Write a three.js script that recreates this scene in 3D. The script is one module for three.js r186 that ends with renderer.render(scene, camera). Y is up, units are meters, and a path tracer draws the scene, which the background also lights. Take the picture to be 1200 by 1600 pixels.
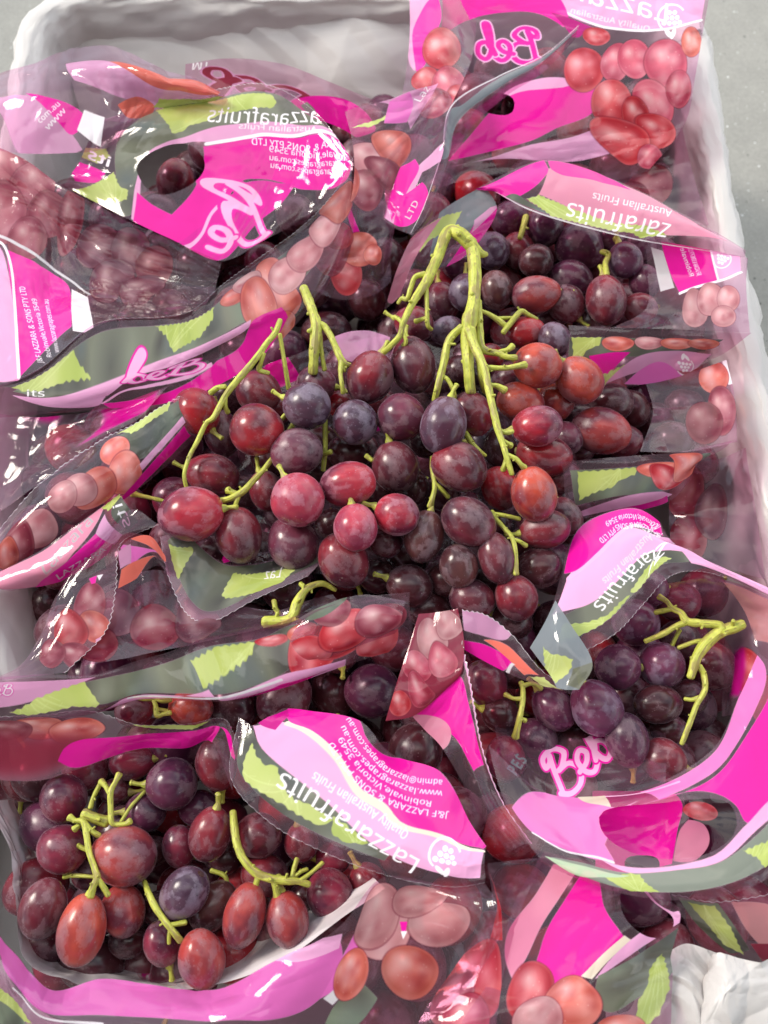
import * as THREE from 'three';
import { mergeGeometries } from 'three/addons/utils/BufferGeometryUtils.js';
import { RoundedBoxGeometry } from 'three/addons/geometries/RoundedBoxGeometry.js';

// ---------- camera, sky, sun, exposure ----------
const scene = new THREE.Scene();
const camera = new THREE.PerspectiveCamera(60, 768 / 1024, 0.02, 30);
const PITCH = 68 * Math.PI / 180;
camera.position.set(0, 0.508, 0);
camera.up.set(0, 0, -1);
camera.lookAt(0, 0.508 - Math.sin(PITCH), -Math.cos(PITCH));
camera.focus = 0.375; camera.userData.fStop = 11;
const SUN = new THREE.Vector3(-0.85, 0.72, -0.36).normalize();

// small seeded noise kit
function hash(x, y, z) { let h = (x * 374761393 + y * 668265263 + z * 2147483647) | 0; h = Math.imul(h ^ (h >>> 13), 1274126177); h = Math.imul(h ^ (h >>> 15), 2246822519); return ((h ^ (h >>> 16)) >>> 0) / 4294967296; }
function noise(x, y, z = 0) {
  const ix = Math.floor(x), iy = Math.floor(y), iz = Math.floor(z), fx = x - ix, fy = y - iy, fz = z - iz;
  const s = fx * fx * (3 - 2 * fx), t = fy * fy * (3 - 2 * fy), r = fz * fz * (3 - 2 * fz), L = (a, b, k) => a + (b - a) * k;
  const e = (dz) => L(L(hash(ix, iy, iz + dz), hash(ix + 1, iy, iz + dz), s), L(hash(ix, iy + 1, iz + dz), hash(ix + 1, iy + 1, iz + dz), s), t);
  return L(e(0), e(1), r) * 2 - 1;
}
const fbm = (x, y, z, n = 4) => { let v = 0, a = 0.5; for (let i = 0; i < n; i++) { v += a * noise(x, y, z); x = x * 2.03 + 7.1; y = y * 2.03 + 3.7; z = z * 2.03 + 1.9; a *= 0.5; } return v; };
const clamp = (x, a = 0, b = 1) => Math.min(b, Math.max(a, x)), smooth = (a, b, x) => { const t = clamp((x - a) / (b - a)); return t * t * (3 - 2 * t); }, mix = (a, b, t) => a + (b - a) * t;
function rng(seed) { let s = seed * 7919 + 13; return () => { s = (Math.imul(s, 1664525) + 1013904223) >>> 0; return s / 4294967296; }; }

{ // a bright overcast sky with broken cloud
  const W = 512, H = 256, d = new Float32Array(W * H * 4);
  for (let y = 0; y < H; y++) for (let x = 0; x < W; x++) {
    const e = ((y + 0.5) / H - 0.5) * Math.PI, a = (x + 0.5) / W * 2 * Math.PI, X = Math.cos(e) * Math.cos(a), Y = Math.sin(e), Z = Math.cos(e) * Math.sin(a), o = (y * W + x) * 4;
    const c = smooth(-0.12, 0.28, fbm(X * 2.2, Y * 3.4 + 5, Z * 2.2, 5)), up = clamp(Y);
    const l = Y < 0 ? 0.22 : mix(mix(0.62, 0.5, up), 1.25, c);
    const b = Y < 0 ? 1 : mix(1.14, 0.97, c);
    d[o] = l * (2 - b) * 0.99; d[o + 1] = l; d[o + 2] = l * b; d[o + 3] = 1;
  }
  const t = new THREE.DataTexture(d, W, H, THREE.RGBAFormat, THREE.FloatType);
  t.mapping = THREE.EquirectangularReflectionMapping; t.magFilter = THREE.LinearFilter; t.needsUpdate = true;
  scene.background = t; scene.environment = t; scene.backgroundIntensity = 1; scene.environmentIntensity = 1;
}
const sun = new THREE.DirectionalLight(new THREE.Color(1, 0.91, 0.8), 1.6);
sun.position.copy(SUN).multiplyScalar(2); sun.castShadow = true; sun.shadow.radius = 34;
Object.assign(sun.shadow.camera, { left: -0.6, right: 0.6, top: 0.6, bottom: -0.6, near: 0.5, far: 4 });
sun.shadow.mapSize.set(2048, 2048); scene.add(sun, sun.target);
const renderer = new THREE.WebGLRenderer({ antialias: true });
renderer.toneMapping = THREE.LinearToneMapping; renderer.toneMappingExposure = 1.9;
renderer.shadowMap.enabled = true;

// ---------- helpers ----------
const used = new Map();
function numbered(n) { const k = used.get(n) || 0; used.set(n, k + 1); return k ? n + '_' + String(k).padStart(3, '0') : n; }
function mesh(name, geo, mat, parent) { const m = new THREE.Mesh(geo, mat); m.name = parent === scene ? numbered(name) : name; m.castShadow = m.receiveShadow = true; parent.add(m); return m; }
function thing(name, label, category, pos = [0, 0, 0], group) { const g = new THREE.Group(); g.name = numbered(name); g.position.set(...pos); g.userData = { label, category }; if (group) g.userData.group = group; scene.add(g); return g; }
function dataTex(W, H, f, srgb) {
  const d = new Uint8Array(W * H * 4), c = [0, 0, 0];
  for (let y = 0; y < H; y++) for (let x = 0; x < W; x++) { f(x / W, y / H, c, x, y); const o = (y * W + x) * 4; for (let k = 0; k < 3; k++) d[o + k] = clamp(c[k]) * 255; d[o + 3] = 255; }
  const t = new THREE.DataTexture(d, W, H, THREE.RGBAFormat); t.wrapS = t.wrapT = THREE.RepeatWrapping; t.magFilter = THREE.LinearFilter; if (srgb) t.colorSpace = THREE.SRGBColorSpace; t.needsUpdate = true; return t;
}
function grid(nu, nv, f) { // f(u, v) -> [x, y, z]; uv = (u, 1 - v)
  const p = [], uv = [], ix = [];
  for (let j = 0; j <= nv; j++) for (let i = 0; i <= nu; i++) { p.push(...f(i / nu, j / nv, i, j)); uv.push(i / nu, 1 - j / nv); }
  for (let j = 0; j < nv; j++) for (let i = 0; i < nu; i++) { const a = j * (nu + 1) + i, b = a + nu + 1; ix.push(a, b, a + 1, b, b + 1, a + 1); }
  const g = new THREE.BufferGeometry(); g.setAttribute('position', new THREE.Float32BufferAttribute(p, 3)); g.setAttribute('uv', new THREE.Float32BufferAttribute(uv, 2)); g.setIndex(ix); g.computeVertexNormals(); return g;
}
function cr(a, x) { // uniform Catmull-Rom through a list of number arrays
  const n = a.length, q = clamp(x) * (n - 1), i = Math.min(Math.floor(q), n - 2), f = q - i, g = (k) => k < 0 ? a[0].map((v, m) => 2 * v - a[1][m]) : k >= n ? a[n - 1].map((v, m) => 2 * v - a[n - 2][m]) : a[k];
  const A = g(i - 1), B = g(i), C = g(i + 1), D = g(i + 2);
  return B.map((b, m) => 0.5 * (2 * b + (C[m] - A[m]) * f + (2 * A[m] - 5 * b + 4 * C[m] - D[m]) * f * f + (3 * b - A[m] - 3 * C[m] + D[m]) * f * f * f));
}
const triples = (r) => { const o = []; for (let i = 0; i < r.length; i += 3) o.push([r[i], r[i + 1], r[i + 2]]); return o; };
// soft folds of a handled sheet, tiling
function foldTex(N, seed) {
  const pn = (x, y, n, k) => { const ix = Math.floor(x), iy = Math.floor(y), fx = x - ix, fy = y - iy, s = fx * fx * fx * (fx * (fx * 6 - 15) + 10), t = fy * fy * fy * (fy * (fy * 6 - 15) + 10), h = (i, j) => hash(((i % n) + n) % n, ((j % n) + n) % n, k) * 2 - 1, L = (p, q, f) => p + (q - p) * f; return L(L(h(ix, iy), h(ix + 1, iy), s), L(h(ix, iy + 1), h(ix + 1, iy + 1), s), t); };
  return dataTex(N, N, (u, v, c) => {
    const w = pn(u * 3, v * 3, 3, seed + 9) * 0.16, x = u + w, y = v + pn(u * 3, v * 3, 3, seed + 5) * 0.16;
    let h = 0.5 * pn(x * 4, y * 4, 4, seed) + 0.22 * pn(x * 9, y * 9, 9, seed + 1) + 0.09 * pn(x * 19, y * 19, 19, seed + 2);
    const r = pn(x * 6, y * 6, 6, seed + 4), q = pn(x * 13, y * 13, 13, seed + 6); h += 0.34 * Math.sqrt(r * r + 0.0012) + 0.14 * Math.sqrt(q * q + 0.001);
    c[0] = c[1] = c[2] = 0.42 + 0.42 * h;
  });
}
const creases = foldTex(512, 3);
const creaseAt = (w, h, tile) => { const t = creases.clone(); t.repeat.set(w / tile, h / tile); t.needsUpdate = true; return t; };
const crumple = (x, y, s) => { let h = 0; for (const [l, a] of [[46, 2.0], [22, 1.0], [10, 0.42]]) h += a * (Math.sqrt(noise(x / l + s * 3.1, y / l - s * 1.7, s) ** 2 + 0.0012) - 0.26); return h; };

// ---------- unseen slabs added to block sky and front light: overhead and behind the camera, open towards the back ----------
{
  const m = new THREE.MeshStandardMaterial({ color: new THREE.Color(0.46, 0.41, 0.37), roughness: 0.85 });
  const roof = mesh('added_roof', new RoundedBoxGeometry(6, 0.12, 4.2, 2, 0.02), m, scene); roof.position.set(0, 2.5, 2.2); roof.userData = { kind: 'structure', label: 'unseen slab added above the crate to block sky and darken film reflections' };
  const wall = mesh('added_wall', new RoundedBoxGeometry(6, 3.4, 0.16, 2, 0.02), m, scene); wall.position.set(0, 0.8, 3.4); wall.userData = { kind: 'structure', label: 'unseen wall slab added behind the camera to cut light from the front' };
}
// ---------- the surface, the crate and its liner ----------
{
  const speck = dataTex(1024, 1024, (u, v, c, x, y) => {
    const n = noise(x / 60, y / 60, 2) * 0.018 + noise(x / 5, y / 5, 9) * 0.022 + (hash(x, y, 4) - 0.5) * 0.05; let g = 0.555 + n;
    c[0] = g * 1.01; c[1] = g; c[2] = g * 0.96;
  }, true);
  const N = 1024, d = speck.image.data, r = rng(31);
  for (let k = 0; k < 900; k++) { const cx = r() * N, cy = r() * N, R = 0.7 + r() * r() * 2.6, l = r() < 0.8 ? 150 + r() * 70 : 50; for (let y = -4; y <= 4; y++) for (let x = -4; x <= 4; x++) if (x * x + y * y < R * R) { const o = ((Math.floor(cy + y + N) % N) * N + (Math.floor(cx + x + N) % N)) * 4; d[o] = d[o + 1] = d[o + 2] = l; } }
  speck.repeat.set(10, 10);
  const t = mesh('countertop', new THREE.BoxGeometry(3, 0.03, 3), new THREE.MeshStandardMaterial({ map: speck, roughness: 0.42 }), scene); t.position.set(0, -0.015, -0.2);
  t.userData = { kind: 'structure', label: 'grey speckled stone surface under the crate' };
}
const X0 = -0.203, X1 = 0.175, Z0 = -0.479, Z1 = 0.078, RIM = 0.13;
{
  const c = thing('fruit_crate', 'white fruit crate holding all the grape bags, standing on the grey speckled surface', 'crate', [0, 0.001, 0]);
  const m = new THREE.MeshStandardMaterial({ color: new THREE.Color(0.7, 0.69, 0.67), roughness: 0.8 });
  const wall = (w, h, d, x, y, z, n) => { const b = mesh(n, new RoundedBoxGeometry(w, h, d, 3, 0.003), m, c); b.position.set(x, y, z); };
  const xc = (X0 + X1) / 2, zc = (Z0 + Z1) / 2, w = X1 - X0, l = Z1 - Z0;
  wall(w + 0.012, 0.01, l + 0.012, xc, 0.006, zc, 'base');
  wall(0.009, 0.116, l + 0.009, X0 - 0.0045, 0.068, zc, 'side_wall'); wall(0.009, 0.116, l + 0.009, X1 + 0.0045, 0.068, zc, 'side_wall');
  wall(w - 0.001, 0.116, 0.009, xc, 0.068, Z0 - 0.0045, 'end_wall'); wall(w - 0.001, 0.116, 0.009, xc, 0.068, Z1 + 0.0045, 'end_wall');
}
const linerMat = (w, h, tile = 0.16, b = 0.0022) => new THREE.MeshPhysicalMaterial({ color: new THREE.Color(0.78, 0.75, 0.735), roughness: 0.36, transmission: 0.3, thickness: 0, side: THREE.DoubleSide, bumpMap: creaseAt(w, h, tile), bumpScale: b });
const liner = thing('crate_liner', 'white plastic liner sheet folded over the rim of the crate', 'liner', [0, 0.012, 0]);
{
  const prof = [[0.017, 0.062], [0.0165, 0.09], [0.014, 0.112], [0.0085, 0.121], [0.001, 0.123], [-0.0045, 0.117], [-0.006, 0.1], [-0.007, 0.06], [-0.009, 0.02], [-0.02, 0.004], [-0.06, 0.002], [-0.19, 0.0015]];
  const per = [], R = 0.03, xc = (X0 + X1) / 2, zc = (Z0 + Z1) / 2, hw = (X1 - X0) / 2 - R, hl = (Z1 - Z0) / 2 - R;
  const put = (x, z, nx, nz) => per.push([x, z, nx, nz]);
  const seg = (ax, az, bx, bz, nx, nz, n) => { for (let i = 0; i < n; i++) put(mix(ax, bx, i / n), mix(az, bz, i / n), nx, nz); };
  const arc = (cx, cz, a0, n) => { for (let i = 0; i < n; i++) { const a = a0 + i / n * Math.PI / 2; put(cx + R * Math.cos(a), cz + R * Math.sin(a), Math.cos(a), Math.sin(a)); } };
  seg(xc + hw + R, zc - hl, xc + hw + R, zc + hl, 1, 0, 90); arc(xc + hw, zc + hl, 0, 10); seg(xc + hw, zc + hl + R, xc - hw, zc + hl + R, 0, 1, 60); arc(xc - hw, zc + hl, Math.PI / 2, 10);
  seg(xc - hw - R, zc + hl, xc - hw - R, zc - hl, -1, 0, 90); arc(xc - hw, zc - hl, Math.PI, 10); seg(xc - hw, zc - hl - R, xc + hw, zc - hl - R, 0, -1, 60); arc(xc + hw, zc - hl, Math.PI * 1.5, 10); per.push(per[0]);
  const n = per.length - 1;
  const g = grid(n, 66, (u, v, i) => {
    const [x, z, nx, nz] = per[i], q = cr(prof, v), s = u * 1.87, k = smooth(0, 0.3, v) * (1 - smooth(0.78, 0.95, v));
    const dx = (crumple(s * 430 + v * 120, v * 260 - s * 90, 5) * 0.0026 + crumple(s * 1100, v * 420, 7) * 0.0005) * (1 - smooth(0.75, 0.85, v)) + noise(s * 9, 1.5, 3) * 0.004 * k + noise(s * 26, v * 3, 8) * 0.0012 + (Math.abs(noise(s * 70, v * 14, 4)) + 0.6 * Math.abs(noise(s * 150 + v * 20, v * 30, 6)) - 0.5) * 0.0022 * smooth(0.08, 0.2, v) * (1 - smooth(0.5, 0.7, v));
    const o = Math.max(q[0], -0.155) + dx, y = Math.max(0.0012, q[1] + noise(s * 14, 4.2, 6) * 0.004 * smooth(0.1, 0.3, v) * (1 - smooth(0.5, 0.8, v)) + Math.abs(noise(s * 40, v * 8, 2)) * 0.0012);
    return [x + nx * o, y, z + nz * o];
  });
  mesh('wall_sheet', g, linerMat(1.87, 0.32), liner);
}
function linerFold(rows, seed) { // slack of the liner pushed into the crate: long folds with sharp backs
  const R = rows.map(triples), fold = (x) => { const q = x - Math.floor(x); return q < 0.35 ? q / 0.35 : 1 - (q - 0.35) / 0.65; };
  const g = grid(180, 120, (u, v) => { const q = cr(R.map((r) => cr(r, u)), v), w = noise(u * 2.2, v * 1.6, seed) * 0.7 + noise(u * 5, v * 4, seed + 1) * 0.16, d = (fold(u * 1.9 + v * 0.7 + w + seed * 0.37) - 0.5) * 6 * (0.3 + 0.7 * Math.abs(noise(u * 1.6, v * 2, seed + 4))) + (fold(u * 4.1 - v * 1.1 + w * 2) - 0.5) * 1.6 + crumple(u * 80, v * 60, seed) * 0.6; return [q[0] / 1000 + d * 0.0004, q[1] / 1000 - 0.012 + d * 0.001, q[2] / 1000 + d * 0.0003]; });
  mesh('slack_fold', g, linerMat(0.2, 0.16, 0.14, 0.0012), liner);
}
linerFold([
  [-203.1,144,-212, -197.3,144,-172.1, -191.3,144,-132, -185.4,144,-100.4, -179.9,143,-68.1],
  [-186.1,139,-214.9, -181,137,-175.4, -173.7,138,-134.2, -168.8,136,-102.6, -160.2,137,-69.3],
  [-180.6,120,-222.3, -178.1,116,-185.3, -169.3,118,-141.4, -162.4,118,-107.5, -150.2,122,-73.5],
  [-181,100,-229.9, -179.9,96,-194.8, -170.5,98,-148.7, -163.2,100,-112.5, -148.7,104,-78.3]], 41);
linerFold([
  [-203.6,124,-483.9, -162.8,125,-485.9, -116.4,125,-486.9, -66,125,-488, -15.5,125,-488, 31.2,124,-490.4],
  [-197.5,114,-471.3, -159.7,117,-473.1, -117.4,115,-474.4, -66,118,-471.9, -15.5,120,-470.5, 35.1,118,-477.2],
  [-195,98,-457.6, -158,102,-455.8, -114.9,100,-455.4, -62.9,104,-453.5, -15.5,110,-449.4, 35.4,106,-459.2],
  [-192.2,76,-443.6, -154,80,-439.5, -113.3,80,-436.9, -64.2,84,-435.4, -15.8,92,-429.8, 35.7,90,-434.5]], 42);
linerFold([
  [83.8,136,35.5, 97.2,142,28.6, 111.3,144,25.3, 124.5,142,28.6],
  [80.7,140,45.6, 93.2,148,39.5, 109.1,150,36.2, 124.7,144,38.9],
  [81.6,136,58.4, 94,144,53.2, 110.2,148,50.6, 125.4,140,51.7],
  [83.9,130,73.5, 99.4,134,70.8, 114.9,136,70.4, 127.4,134,68.8]], 43);
linerFold([
  [119.7,140,34.1, 119.6,152,27.4, 130.4,154,29.7, 149.6,150,28],
  [112.5,144,43, 117.5,155,37.8, 129.4,156,38.6, 149.3,150,36.2],
  [108.1,142,55.5, 114.6,152,50, 129.6,154,49.8, 149.2,148,48.6],
  [106.1,134,72.7, 116,140,69.6, 131.5,142,67.3, 150.5,138,66.1]], 44);
linerFold([
  [-153.3,142,20, -142.7,140,30.9, -132,138,43.8, -117.4,136,52.3],
  [-152.9,144,30.6, -141,146,40.8, -130.9,144,51.2, -117.3,140,59.8],
  [-155.7,136,48.2, -143.8,138,58.1, -133.6,136,68.4, -119.9,134,72.7]], 45);

// ---------- film bags ----------
const INK = { M: '#e2189a', L: '#eeaad6', L2: '#e878c2', V: '#e06cbc', K: '#7e8070', G: '#b0bd68', shadeInk: '#2e121e', hazeInk: '#8c5468', P: '#d81c98', lil: '#ecc2d2', W: '#f6f0f6', coral: '#f0786a', red: '#d43844', rose: '#da5270', deep: '#a03850', pale: '#e8a2a8', pink2: '#e592ae', cream: '#ecdcc8', grey: '#8f969c', indigo: '#4b4478', sky: '#868c80', paleg: '#cde6c0', paper: '#eae2e4' };  // includes tints that paint dim bag interiors and haze onto film
function printer(o) {
  const S = 5, cw = Math.min(1500, Math.max(64, Math.round(o.w * S))), ch = Math.min(1000, Math.max(48, Math.round(o.h * S)));
  const make = () => { const c = document.createElement('canvas'); c.width = cw; c.height = ch; return c; };
  const cc = make(), ct = make(), a = cc.getContext('2d'), t = ct.getContext('2d'), base = Math.round(255 * 0.95 * o.clear);
  const kx = cw / 1000, ky = ch / 1000, mmx = cw / o.w, mmy = ch / o.h, grey = (x) => `rgb(${x},${x},${x})`, r = rng(o.w * 3.7 + o.h);
  a.fillStyle = '#efc8de'; a.fillRect(0, 0, cw, ch); t.fillStyle = grey(base); t.fillRect(0, 0, cw, ch);  // clear film tinted pink: haze and bounced pink put into its colour
  const thru = (op) => grey(Math.round(base * (1 - op)));
  const path = (c, q, sharp) => { // outline with rounded runs; strong turns stay corners
    const n = q.length / 2, P = []; for (let i = 0; i < n; i++) P.push([q[2 * i] * kx, q[2 * i + 1] * ky]);
    c.beginPath(); if (sharp || n < 5) { P.forEach((z) => c.lineTo(z[0], z[1])); c.closePath(); return; }
    const T = P.map((z, i) => { const u = P[(i + n - 1) % n], w = P[(i + 1) % n], ax = z[0] - u[0], ay = z[1] - u[1], bx = w[0] - z[0], by = w[1] - z[1], la = Math.hypot(ax, ay) + 1e-6, lb = Math.hypot(bx, by) + 1e-6; if ((ax * bx + ay * by) / la / lb < 0.45) return [0, 0, 0]; const tx = ax / la + bx / lb, ty = ay / la + by / lb, l = Math.hypot(tx, ty) + 1e-6; return [tx / l, ty / l, 1]; });
    c.moveTo(P[0][0], P[0][1]);
    for (let i = 0; i < n; i++) { const a0 = P[i], b0 = P[(i + 1) % n], l = Math.hypot(b0[0] - a0[0], b0[1] - a0[1]) * 0.33, s0 = T[i], s1 = T[(i + 1) % n]; c.bezierCurveTo(a0[0] + s0[0] * l, a0[1] + s0[1] * l, b0[0] - s1[0] * l, b0[1] - s1[1] * l, b0[0], b0[1]); }
    c.closePath();
  };
  const serrate = (q) => { // toothed outline of a vine leaf, teeth about 1.6 mm
    const out = [], n = q.length / 2;
    for (let i = 0; i < n; i++) {
      const x0 = q[2 * i] * kx, y0 = q[2 * i + 1] * ky, x1 = q[(2 * i + 2) % q.length] * kx, y1 = q[(2 * i + 3) % q.length] * ky, l = Math.hypot(x1 - x0, y1 - y0), k = Math.max(1, Math.round(l / (1.5 * mmx)));
      for (let j = 0; j < k; j++) { const f = j / k, w = (j % 2 ? 1 : -0.4) * 0.32 * mmx * (0.5 + r()); out.push((x0 + (x1 - x0) * f - (y1 - y0) / (l + 1e-6) * w) / kx, (y0 + (y1 - y0) * f + (x1 - x0) / (l + 1e-6) * w) / ky); }
    }
    return out;
  };
  const box = (q) => { let x0 = 1e9, y0 = 1e9, x1 = -1e9, y1 = -1e9; for (let i = 0; i < q.length; i += 2) { x0 = Math.min(x0, q[i] * kx); x1 = Math.max(x1, q[i] * kx); y0 = Math.min(y0, q[i + 1] * ky); y1 = Math.max(y1, q[i + 1] * ky); } return [x0, y0, x1, y1]; };
  const blobs = (q, cols, n, R) => { const [x0, y0, x1, y1] = box(q); a.save(); path(a, q); a.clip(); for (let k = 0; k < n; k++) { const x = mix(x0, x1, r()), y = mix(y0, y1, r()), R1 = R * mmx * (0.4 + r()), g = a.createRadialGradient(x, y, 0, x, y, R1), c = cols[Math.floor(r() * cols.length)]; g.addColorStop(0, c + 'b0'); g.addColorStop(1, c + '00'); a.fillStyle = g; a.fillRect(x - R1, y - R1, 2 * R1, 2 * R1); } a.restore(); };
  const p = {
    poly(k, op, q, blur = 0, sharp = false) { a.save(); t.save(); if (blur) { a.filter = t.filter = `blur(${blur * mmx}px)`; } a.fillStyle = k === 'X' ? '#efc8de' : INK[k]; t.fillStyle = thru(op); path(a, q, sharp); a.fill(); path(t, q, sharp); t.fill(); a.restore(); t.restore(); },
    band(k, op, q) { p.poly(k, op, q); blobs(q, ['#84937f', '#443f40', '#9a9f8c', '#524f4c', '#6c7478', '#5e6450'], 26, 9); },
    leaf(k, op, q) {
      const s = serrate(q); p.poly(k, op, s, 0, true); blobs(s, ['#bfc878', '#a2b158', '#b2c064', '#c8cf88'], 12, 9);
      const [x0, y0, x1, y1] = box(q), bx = mix(x0, x1, r()), by = r() < 0.5 ? y0 : y1; a.save(); path(a, s, true); a.clip(); a.strokeStyle = '#d8e29a'; a.globalAlpha = 0.35;
      for (let i = 0; i < 4; i++) { const tx = mix(x0, x1, (i + 0.5) / 4), ty = by === y0 ? y1 : y0; a.lineWidth = 0.45 * mmx; a.beginPath(); a.moveTo(bx, by); a.quadraticCurveTo(mix(bx, tx, 0.3), mix(by, ty, 0.6), tx, ty); a.stroke(); a.lineWidth = 0.22 * mmx; for (let j = 1; j < 5; j++) { const px = mix(bx, tx, j / 5), py = mix(by, ty, j / 5); a.beginPath(); a.moveTo(px, py); a.lineTo(px + (r() - 0.5) * 9 * mmx, py + (ty - by) * 0.16); a.stroke(); } }
      a.restore();
    },
    line(k, op, w, q) { for (const [c, s] of [[a, INK[k]], [t, thru(op)]]) { c.save(); c.strokeStyle = s; c.lineWidth = w * mmx; c.lineCap = c.lineJoin = 'round'; const L = []; for (let i = 0; i < q.length; i += 2) L.push([q[i] * kx, q[i + 1] * ky]); c.beginPath(); for (let i = 0; i <= 48; i++) { const z = cr(L, i / 48); c.lineTo(z[0], z[1]); } c.stroke(); c.restore(); } },
    berry(k, op, m) { // a printed photograph of a grape: colour runs over it as in the print; also used for painted haze
      for (const c of [a, t]) {
        c.save(); c.transform(m[2] * kx, m[3] * ky, m[4] * kx, m[5] * ky, m[0] * kx, m[1] * ky);
        c.beginPath(); for (let i = 0; i <= 40; i++) { const an = i / 40 * Math.PI * 2; c.lineTo(Math.cos(an), Math.sin(an)); } c.closePath();
        if (c === a) { const g = c.createRadialGradient(-0.25, -0.3, 0.05, 0, 0, 1.05), b = new THREE.Color(INK[k]), h = (f, w) => '#' + b.clone().multiplyScalar(f).lerp(new THREE.Color('#ffd8d8'), w).getHexString(); g.addColorStop(0, h(1.05, 0.34)); g.addColorStop(0.3, h(1.08, 0.12)); g.addColorStop(0.78, h(0.72, 0)); g.addColorStop(0.93, h(0.85, 0.08)); g.addColorStop(1, h(1, 0.28)); c.fillStyle = g; } else c.fillStyle = thru(op);
        c.fill();
        if (c === a) { c.lineWidth = 0.06; c.strokeStyle = 'rgba(90,8,30,0.30)'; c.stroke(); c.save(); c.clip(); for (let n = 0; n < 14; n++) { const X = r() * 1.6 - 0.8, Y = r() * 1.6 - 0.8, q = 0.25 + 0.4 * r(), gg = c.createRadialGradient(X, Y, 0, X, Y, q), o3 = r() < 0.55 ? '255,215,220' : '120,10,30'; gg.addColorStop(0, `rgba(${o3},0.22)`); gg.addColorStop(1, `rgba(${o3},0)`); c.fillStyle = gg; c.fillRect(-1, -1, 2, 2); } for (let n = 0; n < 7; n++) { c.fillStyle = 'rgba(255,225,220,0.35)'; c.beginPath(); c.arc(r() * 1.6 - 0.8, r() * 1.6 - 0.8, 0.025, 0, 7); c.fill(); } for (const [X, Y, q, al] of [[-0.32, -0.4, 0.42, 0.5], [0.3, -0.15, 0.3, 0.28], [-0.1, 0.45, 0.35, 0.2]]) { const gg = c.createRadialGradient(X, Y, 0, X, Y, q); gg.addColorStop(0, `rgba(255,228,226,${al})`); gg.addColorStop(0.5, `rgba(255,215,215,${al * 0.5})`); gg.addColorStop(1, 'rgba(255,210,210,0)'); c.fillStyle = gg; c.fillRect(-1, -1, 2, 2); } c.restore(); }
        c.restore();
      }
    },
    logo(k, op, m) {
      for (const [c, s] of [[a, INK[k]], [t, thru(op)]]) {
        c.save(); c.transform(m[2] * kx, m[3] * ky, m[4] * kx, m[5] * ky, m[0] * kx, m[1] * ky); c.fillStyle = c.strokeStyle = s; c.lineWidth = 0.12;
        for (let j = 0; j < 3; j++) for (let i = 0; i <= 2 - j + 1; i++) { c.beginPath(); c.arc((i - (3 - j) / 2) * 0.36, -0.25 + j * 0.34, 0.16, 0, 7); c.fill(); }
        c.beginPath(); c.arc(0, 0.05, 0.92, -0.9, 2.6); c.stroke();
        for (const [x, y, q] of [[-0.12, -0.95, 0.3], [0.22, -0.9, -0.7]]) { c.save(); c.translate(x, y); c.rotate(q); c.scale(0.42, 1); c.beginPath(); c.arc(0, 0, 0.38, 0, 7); c.fill(); c.restore(); }
        c.restore();
      }
    },
    text(s, style, k, op, m) { // lettering along a baseline given at even stations: place and letter height
      const font = (style === 'bold' ? 'bold ' : '') + '100px sans-serif', st = []; for (let i = 0; i < m.length; i += 4) st.push([m[i] * kx, m[i + 1] * ky, m[i + 2] * kx, m[i + 3] * ky]);
      const adv = [...s].map((ch) => { a.font = font; return style === 'script' ? (ch === 'B' ? 52 : 32) : a.measureText(ch).width; }), w = adv.reduce((x, y) => x + y, 0); let x = 0;
      [...s].forEach((ch, i) => {
        const f = (x + adv[i] / 2) / w, q = cr(st, f), e0 = cr(st, Math.max(0, f - 0.02)), e1 = cr(st, Math.min(1, f + 0.02)), df = Math.min(1, f + 0.02) - Math.max(0, f - 0.02), ex = (e1[0] - e0[0]) / df / w, ey = (e1[1] - e0[1]) / df / w;
        for (const [c, fill] of [[a, INK[k]], [t, thru(op)]]) {
          c.save(); c.transform(ex, ey, -q[2] / 72, -q[3] / 72, q[0], q[1]); c.translate(-adv[i] / 2, 0); c.fillStyle = c.strokeStyle = fill;
          if (style === 'script') { // brush lettering with an outline
            const glyph = { B: [[6, 8], [16, 40], [26, 70], [20, 60], [8, 56], [14, 72], [36, 78], [48, 62], [34, 44], [24, 40], [44, 40], [52, 20], [38, 0], [18, -2], [2, 10]], e: [[-4, 14], [14, 18], [24, 32], [16, 42], [4, 30], [4, 8], [16, -2], [34, 10]], b: [[-4, 10], [10, 40], [20, 74], [13, 78], [6, 48], [4, 14], [12, -2], [26, 6], [26, 26], [14, 34], [6, 24]] }[ch] || [[40, 62], [24, 72], [8, 60], [20, 42], [38, 30], [32, 6], [10, 0], [0, 12]];
            const draw = (lw, col) => { c.lineWidth = lw; c.lineCap = c.lineJoin = 'round'; c.strokeStyle = col; c.beginPath(); for (let j = 0; j <= 60; j++) { const z = cr(glyph, j / 60); c.lineTo(z[0], -z[1]); } c.stroke(); };
            draw(14.5, c === a ? (k === 'M' || k === 'deep' ? INK.L : INK.M) : fill); draw(9, fill);
          } else { c.font = font; c.fillText(ch, 0, 0); }
          c.restore();
        }
        x += adv[i];
      });
    },
  };
  return { p, cc, ct };
}
let filmSeed = 0;
function bag(label) { const b = thing('fruit_bag', label, 'fruit bag', [0, 0.02, -0.2], 'printed clear film bags of grapes packed in the crate'); return b; }
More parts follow.
